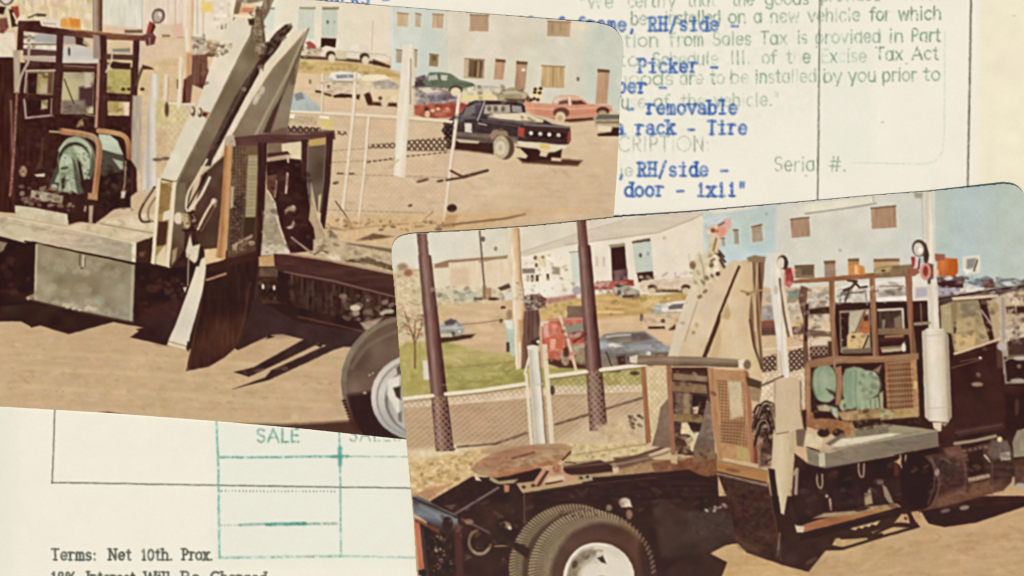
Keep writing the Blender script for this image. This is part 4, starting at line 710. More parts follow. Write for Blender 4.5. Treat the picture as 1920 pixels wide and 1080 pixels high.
# finer things that the first pass left plain
for k_ in range(26):
    t_ = rng.random(); x, y = 492+46*t_+rng.uniform(-8, 8), 112-58*t_+rng.uniform(-8, 8)
    E('', x, y, rng.uniform(2, 6), rng.uniform(1.5, 4), ['2b1d1a', '5d4d42', '76685a', '33241f'][k_ % 4], rot=-50, f=1.5, a=.8)
L('', [(488, 108), (450, 180), (398, 280)], 3, '6d5d4e', f=1.6, a=.7); L('', [(500, 104), (468, 166), (410, 270)], 4, '2e1f1b', f=1.6, a=.7); L('', [(476, 124), (440, 186), (386, 298)], 2, '8a7c66', a=.5)
speck('', [(470, 14), (500, 4), (497, 80), (486, 104), (472, 62)], ['5d4c3a', 'a59478', '3f3026', 'bdae90'], 34, (1.4, 3.6), .6, 2.4)
speck('', [(388, 78), (440, 84), (420, 106), (388, 106)], ['4b3a2e', 'd8c8a8', '7d6a50', 'a3906c'], 34, (1.4, 4), .7); speck('', [(360, 66), (388, 66), (388, 102), (360, 102)], ['4f4238', 'e0d6c0', '6f6454', 'b5a88c'], 26, (1.5, 4), .7)
speck('', [(362, 104), (392, 104), (384, 166), (362, 160)], ['8a5f48', '4b2f28', '6f4a3c'], 20, (1.5, 4), .5, 3)
for x in (367, 374, 382): L('', [(x, 106), (x-2, 156)], 2, '8a6450', a=.5)
speck('', [(775, 142), (812, 142), (860, 196), (782, 204)], ['4a4148', 'cfc6b8', '7a6f70', '8d4a3c', 'e2d8c4'], 40, (1.4, 3.6), .55, 2); speck('', [(864, 160), (990, 164), (994, 194), (866, 190)], ['6a5f48', 'd8cca4', '8f8668', '4a3b2c', 'b0ac98'], 46, (1.4, 3.8), .5, 2.4)
speck('', [(560, 86), (602, 92), (604, 112), (562, 110)], ['8a5548', 'd9cdb4', '5f4a38', 'b09a78'], 18, (1.5, 4), .6)
speck('', [(596, 150), (684, 152), (684, 176), (600, 172)], ['b59f80', 'e6d8c0', '8d7658'], 22, (1.5, 4), .45, 2.6); speck('', [(686, 152), (748, 156), (748, 194), (690, 194)], ['b59f7c', 'efe2c8', '8d7a60'], 18, (1.5, 4), .45, 2.4)
speck('', [(845, 215), (980, 215), (1060, 262), (930, 262), (845, 255)], ['5a5354', '241a1a', '6f676a'], 30, (1.4, 3.6), .4, 3)
L('', [(905, 228), (975, 238)], 2, '77706c', a=.6); L('', [(862, 218), (900, 224), (980, 234)], 1.6, '8d8680', a=.5)
speck('', [(40, 130), (255, 130), (250, 245), (40, 245)], ['2a1815', '6b4a3c', '54362c', '8a6a50'], 60, (1.4, 4), .4, 2.6)
speck('', [(36, 250), (120, 255), (110, 350), (36, 345)], ['2c1a17', '5d4034', '4b2f27'], 34, (2, 6), .45, 2.4); speck('', [(190, 300), (250, 310), (250, 395), (190, 395)], ['2a1a17', '4d3a30', '5a4a3c'], 30, (2, 5), .45)
speck('', [(345, 395), (372, 395), (370, 434), (345, 434)], ['4b3a2a', 'cbbb98', '8d7a58', '2f221c'], 26, (1.4, 3.2), .7); speck('', [(436, 280), (464, 280), (460, 470), (430, 480)], ['8a7558', '3a2a20', 'a5906c'], 60, (1, 2.2), .5)
speck('', [(505, 300), (575, 305), (590, 440), (545, 470), (515, 380)], ['2a1815', '4f342c', '5d443a'], 40, (2, 6), .5, 2.6); speck('', [(494, 380), (520, 400), (540, 470), (492, 476)], ['c6b89c', '8a7c62', '7a6c54', 'd9cdb4'], 50, (1.2, 3), .5)
speck('', [(-20, 450), (66, 470), (64, 560), (-20, 560)], ['24130f', '47302a', '52362c'], 26, (3, 8), .4); speck('', [(260, 500), (345, 520), (330, 600), (258, 600)], ['24130f', '452c26', '503830'], 30, (3, 8), .4)
speck('', [(0, 410), (250, 458), (250, 490), (0, 440)], ['a3957a', 'd6c9aa', '94866a'], 46, (1.5, 5), .35, 4); speck('', [(130, 425), (285, 405), (296, 440), (250, 452)], ['b8a782', 'e0d3b2', 'a8966f'], 30, (1.5, 4), .4, 3)
speck('', [(590, 450), (740, 472), (740, 512), (600, 482)], ['8d795c', 'dccdb0', '6f5c44', 'cfbd98'], 60, (1.4, 4), .5, 3)
speck('', [(620, 290), (840, 300), (830, 420), (610, 425)], ['c0a67f', 'e3cfac', 'ad9069'], 60, (1.4, 4), .35, 3); speck('', [(870, 300), (1150, 330), (1145, 400), (870, 400)], ['c4aa86', 'dcc6a2', 'b89b76'], 40, (1.6, 5), .3, 5)
P('', [(440, 795), (540, 796), (600, 793), (668, 788), (690, 840), (560, 814)], '40271e', f=4, a=.92); P('', [(186, 774), (204, 772), (240, 779), (205, 777)], '5d452f', f=2)
speck('', [(0, 630), (640, 700), (640, 790), (0, 750)], ['b5966c', 'dcc49a', 'bb9b70', 'a3855c'], 120, (1.4, 4.5), .3, 4)
finish()
# ---- second print: the truck seen from its right rear ------------------------
prB_outline = catmull([(735, 486), (736, 462), (746, 446), (768, 439), (796, 437)], False, 5).tolist() + [(890, 432), (1010, 423), (1160, 407), (1290, 398), (1480, 381), (1640, 366), (1740, 359), (1850, 348)] + \
    catmull([(1880, 345), (1902, 349), (1918, 364), (1926, 388)], False, 5).tolist() + [(1936, 560), (1956, 860), (1976, 1140)] + catmull([(1978, 1156), (1974, 1174), (1960, 1186), (1940, 1190)], False, 5).tolist() + [(1200, 1250)] + catmull([(840, 1281), (818, 1280), (804, 1270), (798, 1250)], False, 5).tolist() + [(792, 1200), (782, 1080), (775, 965), (770, 910), (760, 800), (752, 700), (742, 565)]
prB = Sheet('c8aa7c'); use(prB)
GB = 'yard_ground'
P(GB, [(700, 330), (2020, 330), (2020, 1330), (700, 1330)], 'c7aa82', n=2.2, s=7, g=(1300, 560, 1400, 1080, 'd1b692', 'ccb08a', 'c2a379', 'bf9f75'))
for y in (985, 1010, 1035, 1055, 1075): L('', [(1480, y+70), (1700, y+30), (1940, y-20)], 7, 'cbab7e' if y % 2 else 'b3925f', a=.4, f=4, n=3, s=7)
# sky and far buildings
P('pale_sky', [(700, 330), (1400, 330), (1330, 440), (985, 485), (815, 500), (700, 520)], 'dad8c4', n=1.5, s=2, g=(760, 440, 900, 520, 'dcdac8', 'd9d3bc'))
P('far_shed', [(805, 498), (950, 480), (965, 482), (965, 565), (800, 570)], 'dfcfb0', f=2, n=3, s=4); P('', [(815, 496), (842, 488), (950, 480), (952, 485), (842, 493), (842, 502), (815, 504)], '9d7a5c', f=1.6); P('', [(845, 504), (880, 503), (880, 535), (845, 535)], 'd6bf9f', f=4); P('', [(810, 505), (842, 505), (842, 540), (812, 545)], 'dcd3b8', f=4)
P('', [(800, 545), (970, 538), (985, 560), (960, 572), (810, 575)], 'd5c7a4', f=5, n=6); speck('', [(812, 550), (900, 545), (900, 565), (812, 568)], ['a9ad98', 'c8c3a4', '8a8a74', 'b7c3ae', 'ddd6c4'], 34, (2, 6), .6)
L('utility_pole', [(900, 434), (903, 470), (909, 540)], 3, '6f5a4e', f=1.1); E('', 906, 449, 4, 5, '6d6259', f=1.5); E('', 930, 467, 3, 4, '8a8074', f=1.4); L('', [(900, 492), (952, 480)], 3, '9c8a6a', a=.8)
P('', [(912, 540), (922, 540), (922, 562), (912, 562)], 'b08a62', f=1.5); P('', [(906, 536), (912, 536), (912, 562), (906, 562)], '8b7055', f=1.4); P('', [(934, 540), (955, 532), (958, 540), (940, 546)], '54433c', f=1.6); P('', [(890, 558), (905, 558), (905, 563), (888, 563)], '6b5b4a', f=1.4); P('', [(918, 558), (938, 558), (936, 564), (916, 564)], '5d2f22', f=1.6); P('', [(938, 550), (968, 544), (968, 568), (940, 566)], 'd9d2c0', f=2, n=6)
P('far_yard', [(800, 574), (975, 562), (975, 640), (830, 650), (790, 640)], 'd0b48d', f=3, n=4, s=7); L('', [(850, 610), (900, 606), (955, 598)], 2.4, '8d7254', a=.7); E('', 944, 577, 5, 3, '5a4634', f=1.4); E('', 956, 590, 6, 9, '9a8463', f=2.5); E('', 940, 602, 3, 4, '6c533d', f=1.3)
P('', [(1000, 480), (1330, 420), (1330, 600), (1000, 640)], 'd2b68d', f=4, n=4, s=7)
# long white works building
WB1 = 'white_works_building'
P(WB1, [(975, 480), (1085, 455), (1180, 444), (1235, 436), (1320, 400), (1340, 395), (1345, 545), (1200, 555), (975, 565)], 'e3dcc7', n=1.5, s=2, g=(980, 500, 1330, 480, 'e6e0cc', 'e4dcc6', 'e2dac2'))
P(WB1+'/roof', [(975, 474), (1085, 440), (1180, 412), (1330, 385), (1325, 402), (1290, 416), (1236, 437), (1180, 445), (1085, 456), (975, 484)], 'd3c8b2', n=2, s=3, f=1.4); L('', [(975, 475), (1085, 438), (1175, 412)], 2, 'b5a78c', a=.6); L('', [(1060, 460), (1180, 444), (1236, 436), (1290, 415), (1322, 400)], 2.4, 'b5a285', a=.7)
P(WB1+'/garage_opening#1', [(1145, 462), (1171, 458), (1177, 526), (1149, 530)], '3a211d', f=1.4); P('', [(1142, 460), (1171, 456), (1172, 462), (1145, 466)], '9c8d74', f=1.3); P('', [(1150, 508), (1176, 504), (1177, 526), (1152, 528)], '6d5553', f=2, n=10, s=1)
P(WB1+'/garage_door', [(1186, 456), (1220, 450), (1225, 508), (1192, 512)], 'c3ccbd', f=1.4, n=2); P('', [(1185, 453), (1219, 447), (1219, 453), (1186, 457)], '5f5546', f=1.3); E('', 1201, 479, 3, 4, '5d645a', f=1.3); E('', 1215, 476, 2.4, 4, '9aa294', f=1.3)
P(WB1+'/garage_opening#2', [(1194, 512), (1224, 509), (1226, 524), (1198, 530)], '41281f', f=1.4); E('', 1202, 520, 4, 3, 'bda18c', f=1.3)
P(WB1+'/garage_door#2', [(1070, 476), (1086, 474), (1090, 530), (1074, 532)], 'cbd3c2', f=1.6); L('', [(1068, 474), (1088, 472)], 2.4, '9c9684')
for x in (1117, 1130): R('', x, 482, x+5, 500, 'cfc3ab', f=1.6)
E('', 1246, 447, 4, 3, 'c5b99c', f=1.4); L('', [(1292, 478), (1294, 500)], 4, 'd2c7ae', a=.7)
P('white_cabin', [(978, 482), (1040, 476), (1048, 545), (982, 560)], 'e9e3d0', f=1.5, n=3); P('', [(980, 504), (1003, 504), (1003, 513), (980, 513)], '8b7f6b', f=1.6); P('', [(1000, 482), (1024, 478), (1024, 502), (1004, 502)], 'e2d3ad', f=2, n=8); E('', 1004, 484, 3, 4, '7e6b52'); E('', 1006, 498, 3, 4, '7e6b52'); E('', 1018, 483, 3, 2.6, '8e7a5c')
for x, y in ((988, 522), (996, 522), (1005, 522), (1025, 520)): R('', x, y-6, x+5, y+6, '57432f' if x != 988 else 'b9a588', f=1.2)
P('', [(1035, 500), (1050, 502), (1050, 516), (1036, 514)], '9d9078', f=2); P('', [(984, 540), (1035, 530), (1040, 552), (986, 562)], 'ebe5d6', f=2)
P('', [(1038, 545), (1088, 536), (1090, 556), (1040, 560)], 'e0d8c8', f=2.5, n=5); E('', 1082, 545, 9, 8, 'aaa4a4', f=2)
P('dark_car_group', [(984, 558), (1012, 550), (1022, 562), (1018, 578), (986, 580)], '7c6a5a', f=1.8, n=18, s=1); P('', [(1012, 556), (1026, 560), (1022, 574), (1014, 578)], '6d3832', f=1.8); P('', [(1026, 560), (1080, 552), (1084, 568), (1028, 574)], 'b08072', f=2.5, n=6)
P('weedy_bank', [(1020, 572), (1080, 560), (1150, 548), (1240, 556), (1300, 545), (1300, 580), (1200, 592), (1020, 606), (1010, 590)], 'c4a468', f=3, n=9, s=3); speck('', [(1025, 572), (1150, 552), (1290, 556), (1280, 582), (1100, 596), (1025, 600)], ['9c8448', 'd6bd86', '8a7742', 'b99a5c'], 80, (1.6, 4.5), .55, 2)
V = 'parked_car#%d'
P(V % 1, [(1108, 536), (1128, 528), (1170, 526), (1188, 530), (1190, 536), (1150, 544), (1112, 544)], 'b8665a', f=1.6, n=6); P('', [(1112, 532), (1146, 528), (1140, 538), (1114, 540)], 'd29c8c', f=1.6); P('', [(1168, 524), (1188, 526), (1188, 536), (1176, 534)], '93402f', f=1.4)
P(V % 2, [(1150, 540), (1164, 532), (1186, 540), (1200, 546), (1198, 556), (1166, 558), (1152, 552)], 'a9a78f', f=1.6, n=8, s=1); E('', 1162, 536, 8, 3.4, '4c443c', f=1.5); E('', 1161, 549, 4, 5, '5d5a4c', f=1.4); P('', [(1166, 554), (1200, 552), (1196, 558), (1168, 559)], '5a4535', f=1.6)
V2 = 'white_pickup'
P(V2, [(1200, 536), (1204, 526), (1256, 524), (1260, 513), (1284, 511), (1296, 520), (1330, 522), (1330, 545), (1204, 548)], 'd8c6ab', f=1.5, n=3); P('', [(1256, 512), (1284, 510), (1296, 520), (1254, 523)], 'e6d8cb', f=1.4); L('', [(1266, 512), (1267, 522)], 2, 'c9a79a'); L('', [(1226, 546), (1288, 546)], 6, '59401f', a=.85, f=1.6)
for x in (1223, 1286): E(V2+'/wheel#%d' % x, x, 540, 9, 6, '4f3d2c', f=1.5); E(V2+'/wheel#%d' % x, x, 546, 7, 6, 'd3bd98', f=1.5)
V3 = 'station_wagon'
P(V3, [(1204, 596), (1226, 588), (1232, 572), (1262, 566), (1300, 564), (1300, 620), (1204, 618)], 'd0b794', f=1.6, n=4); P('', [(1228, 584), (1232, 572), (1264, 566), (1300, 564), (1300, 584)], 'e4ded2', f=1.6); P(V3+'/window', [(1252, 576), (1262, 571), (1300, 568), (1300, 578), (1254, 581)], '6f6a62', f=1.5); P('', [(1226, 574), (1240, 572), (1240, 586), (1226, 586)], '9aa3a2', f=2); L('', [(1222, 588), (1300, 585)], 2.6, '9fa29a', a=.7)
E('', 1203, 596, 3, 7, '695239', f=1.3); E('', 1243, 602, 4, 4, '5a4431', f=1.3); P('', [(1216, 613), (1246, 612), (1246, 617), (1216, 617)], '42281a', f=1.3); P('', [(1254, 618), (1266, 608), (1268, 618), (1256, 622)], '55402e', f=1.6); P('', [(1190, 622), (1300, 618), (1300, 640), (1200, 644)], 'd6b992', f=2)
# lawn, kerb, road behind the fence
P('lawn', [(740, 640), (790, 640), (835, 640), (880, 654), (930, 662), (985, 664), (1000, 690), (1200, 690), (1210, 728), (1030, 735), (990, 725), (757, 755), (735, 700)], 'a8a05c', f=3, n=6, s=7, g=(860, 640, 870, 750, 'b5a868', 'a49b56', 'a39a58'))
P('', [(740, 640), (800, 640), (806, 735), (757, 745)], 'b0a45e', f=4, n=6, s=1, a=.7); L('', [(840, 690), (925, 682), (985, 676)], 3, '857b46', a=.6, f=2); L('', [(835, 668), (900, 664), (950, 668)], 5, 'c7b384', a=.5, f=3)
P('', [(1035, 700), (1205, 694), (1210, 730), (1035, 738)], 'b3a566', f=4, n=9, s=1, a=.9)
P('kerb', [(740, 758), (985, 733), (1040, 724), (1215, 722), (1215, 735), (1040, 742), (985, 748), (742, 768)], 'dcc6a8', f=2.5, n=4)
P('fenced_road', [(740, 768), (985, 748), (1040, 740), (1215, 734), (1215, 860), (880, 850), (740, 880)], 'b59774', f=2, n=3, s=7, g=(800, 760, 1100, 850, 'b39573', 'b09270', 'bd9f7e'))
P('', [(1110, 790), (1215, 770), (1215, 840), (1040, 832)], 'd0bc98', f=10, n=5, a=.8)
hatch('', [(742, 768), (985, 748), (1212, 736), (1212, 830), (880, 836), (748, 860)], 'dbcaa8', step=8, w=1.9, a=.46, ang=(52, -38)); hatch('', [(742, 768), (985, 748), (1212, 736), (1212, 830), (880, 836), (748, 860)], '9b8161', step=8, w=1.2, a=.35, ang=(52,))
P('straw_weeds', [(740, 870), (800, 848), (880, 836), (910, 842), (900, 862), (884, 892), (812, 938), (772, 930), (766, 900)], 'cdb07c', f=4, n=9, s=1); speck('', [(768, 872), (880, 842), (890, 880), (816, 930), (776, 924)], ['a88850', 'e0cb9c', '8d7245', 'd6b27c', 'bd9a62', 'ecdcb8'], 190, (1.4, 4), .6, 2.2); P('', [(742, 846), (800, 840), (880, 832), (930, 834), (870, 848), (760, 866)], 'd9c6a0', f=5, n=6)
P('', [(1060, 832), (1215, 826), (1215, 862), (1060, 868)], 'cfbb8b', f=4, n=7, s=1); speck('', [(1060, 835), (1215, 830), (1215, 862), (1060, 862)], ['a8925c', 'dac9a0', '8a7448', 'b59f6c'], 90, (1.3, 3.6), .55, 1.8); L('', [(1060, 855), (1150, 842), (1215, 832)], 3, '9a8257', a=.6)
P('blue_vehicle', [(950, 606), (966, 600), (968, 668), (960, 668), (952, 650)], 'b3c3b0', f=1.8, n=4); P('', [(946, 600), (962, 602), (962, 618), (950, 616)], 'dfe0d4', f=1.8); R('', 950, 642, 956, 660, '4a4238', f=1.4)
P('', [(822, 630), (866, 628), (892, 627), (884, 634), (850, 640), (824, 644)], '43301f', f=2)
P(V % 3, [(826, 612), (836, 604), (846, 598), (856, 600), (864, 608), (872, 614), (870, 624), (862, 630), (826, 632)], 'a3a29a', f=1.8, n=6, s=1, g=(850, 598, 850, 632, '8a8a86', 'a8a8a2', '93908a', 'b9b098')); P('', [(834, 604), (846, 598), (858, 602), (852, 609), (836, 611)], '57524e', f=1.8); L('', [(830, 616), (868, 615)], 2.4, 'c6c8c4', f=1.5, a=.8); E('', 850, 626, 4, 4, '5d5348', f=1.5); E('', 862, 622, 3, 2.6, 'd6cbb4', f=1.3); P('', [(826, 626), (848, 626), (848, 632), (826, 633)], 'c9bd98', f=1.8)
SB = 'bare_shrub'
P(SB, [(742, 500), (762, 496), (790, 510), (800, 570), (806, 640), (748, 642)], 'd3c29c', f=3, n=6, s=4, a=.85); speck('', [(746, 505), (790, 505), (802, 640), (750, 645)], ['b7a47a', 'e2d7ba', 'a08a60', 'c4b58e', 'd8b79c'], 90, (2, 6), .5)
for pts in ([(779, 690), (778, 640), (768, 610), (760, 585)], [(778, 645), (790, 615), (792, 590)], [(778, 640), (770, 618), (756, 605)], [(778, 632), (780, 600)]): L(SB, pts, (3.6, 1.6), '7a5f3f', f=1.1, sm=1)
speck('', [(755, 590), (798, 590), (798, 632), (757, 632)], ['b5805e', '8a6a4a', 'd8b394', '6d5138'], 44, (1.2, 2.6), .7, 3)
E('', 756, 500, 9, 6, '9a8262', f=3, n=10); E('', 766, 512, 8, 7, 'a06a58', f=3)
R('utility_cabinet', 793, 676, 807, 712, 'd6d0be', sk=2, f=1.3); L('', [(809, 680), (811, 712)], 4, '55422f')
# red truck and grey sedan
V4 = 'red_pickup'
P('', [(1028, 668), (1100, 680), (1110, 692), (1050, 690), (1028, 682)], '4f3222', f=2); P(V4, [(1016, 612), (1034, 602), (1096, 598), (1104, 610), (1102, 642), (1078, 648), (1068, 655), (1054, 660), (1050, 676), (1022, 672), (1016, 640)], 'bf6a55', f=1.4, n=7, s=1); P('', [(1014, 604), (1030, 602), (1026, 612), (1014, 612)], 'ddc9b4', f=1.6); P('', [(1020, 608), (1046, 606), (1042, 634), (1022, 638)], 'c9745c', f=2, n=10, s=1); P('', [(1024, 632), (1056, 626), (1056, 652), (1026, 664)], 'c8674d', f=2); P('', [(1032, 636), (1044, 636), (1040, 656), (1032, 658)], 'e3a589', f=1.6)
P(V4+'/window', [(1058, 612), (1094, 606), (1094, 620), (1062, 624)], '8b8c76', f=1.5); P('', [(1062, 626), (1098, 620), (1090, 632), (1066, 634)], '6b3a30', f=1.6); P('', [(1070, 634), (1104, 628), (1104, 642), (1076, 644)], 'b8553f', f=1.6); L('', [(1030, 600), (1096, 596)], 5, 'c58574', f=1.6); E(V4+'/wheel', 1060, 672, 8, 14, 'a58d78', f=1.8); E('', 1062, 660, 6, 10, '55382c', f=2); P('', [(1070, 648), (1100, 644), (1100, 676), (1076, 672)], 'a39478', f=2.5, n=9)
P('', [(1063, 574), (1100, 574), (1102, 596), (1064, 596)], '7b6451', f=1.5, n=4)
V5 = 'grey_sedan'
P(V5, [(1106, 672), (1110, 650), (1122, 636), (1134, 627), (1160, 623), (1212, 621), (1226, 631), (1240, 642), (1258, 652), (1260, 664), (1250, 676), (1220, 686), (1112, 692)], '8b8780', f=1.8, n=5, s=3, g=(1180, 622, 1184, 690, '8d8a84', '82807c', '8f9190', '7d7a74', '8a7d68', '857257'))
P(V5+'/window', [(1136, 636), (1152, 628), (1210, 624), (1224, 636), (1196, 641), (1150, 643)], '77705f', f=2.2, n=8, s=3); P('', [(1178, 627), (1208, 624), (1222, 636), (1186, 640)], '63585a', f=3, n=6, s=1, a=.8); L('', [(1138, 632), (1152, 630), (1182, 628)], 3, 'd3cfc8', f=1.6, a=.85)
P('', [(1118, 642), (1136, 640), (1142, 652), (1120, 656)], 'aeb8ba', f=3, a=.85); P('', [(1138, 645), (1150, 643), (1170, 650), (1146, 653)], 'e2ddd2', f=2.5); P('', [(1178, 647), (1236, 646), (1258, 655), (1256, 661), (1186, 657)], '9aa0a0', f=3, a=.9); L('', [(1116, 662), (1180, 664), (1256, 662)], 3, '5f564c', f=1.8, a=.7); L('', [(1130, 658), (1180, 660), (1230, 658)], 2, '77736c', f=1.5, a=.7)
P('', [(1156, 668), (1172, 666), (1174, 684), (1160, 688)], '3f2e26', f=3); P('', [(1176, 670), (1188, 669), (1192, 686), (1180, 690)], '4a382e', f=3); E('', 1216, 663, 5, 4, 'ddd2be', f=1.8); E('', 1200, 678, 9, 6, 'a8977a', f=2.5); P('', [(1230, 664), (1252, 664), (1250, 676), (1228, 678)], '6d5136', f=2.5); L('', [(1137, 660), (1142, 674), (1148, 690)], 2.4, '43342c', f=1.3); L('', [(1212, 622), (1228, 632), (1250, 648)], 3, 'cbb594', f=1.6, a=.85)
P('', [(1070, 655), (1100, 650), (1104, 684), (1078, 682)], '8f8468', f=3, n=8, s=1, a=.9); L('', [(1076, 656), (1088, 651), (1100, 650)], 2.4, 'b5b094', f=1.5, a=.8); speck('', [(1112, 640), (1250, 640), (1240, 685), (1114, 688)], ['5d564e', 'b5b2a8', '9a9284', '7a6d5a'], 46, (1.2, 3.4), .45, 3.4); P('', [(1140, 694), (1166, 692), (1162, 698), (1142, 698)], '4b3a2a', f=2); E('', 1190, 700, 9, 4, '4b3a2a', f=2)
# blue building
WB2 = 'blue_office_building'
P(WB2, [(1318, 392), (1460, 375), (1640, 355), (1760, 345), (1760, 540), (1440, 540), (1318, 510)], 'd0d1c2', n=1.5, s=2); P('', [(1318, 408), (1345, 396), (1420, 386), (1456, 384), (1452, 490), (1330, 500)], 'bcccc6', f=4, n=2, s=2, g=(1380, 390, 1390, 490, 'bac9bf', 'b8cdc8', 'c3d3d6')); P('', [(1310, 410), (1360, 405), (1380, 420), (1330, 425)], 'c9d9dd', f=5, n=4, a=.8); P('', [(1320, 392), (1420, 384), (1420, 390), (1340, 402)], 'e2dcc6', f=3)
P('', [(1462, 390), (1730, 365), (1730, 500), (1462, 510)], 'd2d2c3', f=6, n=2, s=2, g=(1470, 400, 1730, 470, 'd4d3c4', 'd3d4c6', 'cbcfc4')); P(WB2+'/fascia_sign', [(1508, 384), (1636, 369), (1638, 382), (1510, 400)], 'e0dcc6', f=1.6, n=2); L('', [(1510, 401), (1575, 393), (1642, 382)], 2.6, '9a9482', f=1.2); L('', [(1637, 368), (1638, 384)], 2.4, 'b5b3a4')
for i, (x0, y0, x1, y1, c) in enumerate([(1352, 446, 1360, 462, '9aa39a'), (1375, 431, 1386, 458, 'a39c8e'), (1409, 425, 1430, 455, 'a8957f'), (1482, 411, 1519, 447, 'a98a70'), (1633, 390, 1681, 430, 'ab8a6c')]):
    P('', [(x0-4, y0-3), (x1+3, y0-5), (x1+4, y1+2), (x0-2, y1+4)], 'dcd3c2', f=2, a=.35); P(WB2+'/window#%d' % i, [(x0, y0), (x1-2, y0-4 if x1-x0 > 15 else y0), (x1, y1-3 if x1-x0 > 15 else y1), (x0+2, y1)], c, f=1.3, n=5, s=4); L('', [(x0, y0+1), (x1-2, y0-3 if x1-x0 > 15 else y0+1)], 2.6, '6b513c', f=1, a=.85)
for i, (x0, y0, x1, y1, c) in enumerate([(1490, 498, 1526, 522, '877358'), (1545, 490, 1566, 520, 'a0876f'), (1590, 486, 1610, 518, 'b58a58'), (1638, 486, 1686, 512, 'c0a276')]):
    P(WB2+'/window#%d' % (5+i), [(x0, y0), (x1, y0-1), (x1+1, y1), (x0+1, y1)], c, f=1.4, n=6, s=3); P('', [(x0, y0), (x1, y0-1), (x1, y0+5), (x0, y0+5)], '6f5238', f=1.4, a=.8)
P('', [(1502, 501), (1524, 500), (1525, 516), (1503, 517)], '6b5a45', f=1.6, n=5)
P(WB2+'/side_wall', [(1752, 340), (1960, 330), (1960, 540), (1756, 540)], 'b7c4ba', n=1.6, s=2, f=2, g=(1755, 440, 1930, 440, 'b3c5c2', 'b5c2b8', 'b9c6ba')); P(WB2+'/corner_pipe', [(1730, 352), (1743, 350), (1752, 480), (1756, 540), (1742, 540), (1736, 440)], 'dfd8c4', f=1.3, n=2, s=4, g=(1730, 440, 1752, 440, 'cdc6b2', 'e5decb', 'd6cfba')); L('', [(1728, 365), (1732, 480)], 3, 'bcbcae', a=.7); P('', [(1712, 362), (1730, 362), (1728, 372), (1716, 372)], 'a39f8e', f=2)
E('', 1575, 470, 3, 3, 'b9b6a6', f=1.6); E('', 1437, 402, 3, 3, '9fb0aa', f=1.6)
# yard seen through the rack
P('back_yard', [(1425, 545), (1570, 535), (1570, 700), (1425, 710)], 'd3bb98', f=3, n=5, s=7); speck('', [(1430, 548), (1565, 545), (1565, 600), (1432, 600)], ['b7aa98', '8c8a80', 'e6ddce', '6f6254', '9aa08e', 'c9b596'], 80, (3, 9), .6); P('', [(1476, 546), (1512, 544), (1512, 556), (1478, 558)], '7d9480', f=2); P('', [(1426, 575), (1450, 572), (1452, 600), (1428, 602)], '9c968e', f=3, n=8, s=1); P('', [(1424, 602), (1456, 600), (1456, 614), (1426, 616)], '8a4f3f', f=2); P('', [(1424, 614), (1456, 612), (1456, 630), (1426, 630)], '5d4338', f=3); P('', [(1490, 606), (1504, 604), (1504, 612), (1490, 612)], 'd3ac52', f=2, a=.8); P('', [(1516, 580), (1555, 575), (1556, 588), (1518, 590)], '3f2a20', f=2); P('', [(1484, 614), (1510, 612), (1510, 628), (1486, 630)], '5a3a30', f=2, n=8)
P('', [(1425, 632), (1510, 626), (1510, 656), (1425, 660)], 'd0b48d', f=3, n=4)
CL = 'chain_link_fence'
for pg in ([(1426, 672), (1456, 664), (1456, 694), (1426, 700)], [(1478, 660), (1510, 650), (1508, 690), (1480, 698)], [(1518, 650), (1552, 640), (1552, 664), (1518, 670)]): P('', pg, 'c2a684', f=2, a=.8); hatch(CL+'/wire_mesh', pg, '3d2e2a', step=7.5, w=3.8, a=.85, ang=(48, -48))
L('', [(1424, 722), (1470, 704)], 3.4, '5f4c3a'); P('', [(1426, 700), (1512, 700), (1512, 760), (1426, 770)], 'ddcaaa', f=3, n=8, s=1); hatch('', [(1426, 700), (1512, 694), (1512, 760), (1426, 770)], 'ab9370', step=8, w=1.6, a=.5); L('', [(1426, 656), (1510, 650)], 3.4, 'e0d2b8', a=.8)
# fence rail, posts, pipes on the left
L(CL+'/top_rail', [(745, 754), (850, 742), (985, 721)], 8, 'e4dabf', f=1.2, g=(757, 750, 985, 720, 'd9ccb4')); L('', [(745, 758), (985, 725)], 2, '8a7a52', a=.6); L(CL+'/top_rail', [(1032, 706), (1120, 695), (1210, 684)], 7.5, 'ddd0b8', f=1.2); L('', [(1032, 710), (1210, 688)], 2, '6f5c40', a=.6)
for pts in ([(858, 838), (930, 832), (988, 812)], [(1042, 796), (1110, 775), (1205, 746)]): L('', pts, 4.4, '4f3c2d', f=1.6, a=.72, n=16, s=1)
E('', 846, 842, 9, 3, '5a4736', f=1.5); E('', 1036, 732, 5, 9, '4f3f30', f=1.8)
def pipe(own, top, mid, bot, w0, w1, w2):
    (a, b), (c, d), (e, f_) = top, mid, bot
    P(own, [(a, b), (a+w0, b), (c+w0, d), (c+w1+1, d+2), (e+w2, f_), (e, f_), (c-1, d+2), (c, d)], '6a4a42', f=1.2, n=4, s=4, g=((c+e)/2-4, (d+f_)/2+1, (c+e)/2+w1+3, (d+f_)/2-1.5, '6d5048', '8f6d62', '6f4c44', '4c2f2b'))
    L('', [(c+w1*.36, d+6), (e+w2*.3, f_)], 3.4, 'a3837a', a=.5, f=2)
pipe('brown_pipe_post#1', (782, 438), (786, 478), (818, 846), 19, 22, 34); pipe('brown_pipe_post#2', (1081, 412), (1085, 459), (1106, 808), 18, 21, 34)
for pg in ([(812, 745), (836, 742), (852, 846), (818, 848)], [(1103, 698), (1124, 694), (1140, 808), (1106, 810)]): hatch('', pg, 'b89f80', step=8.5, w=2.6, a=.55, ang=(48, -42))
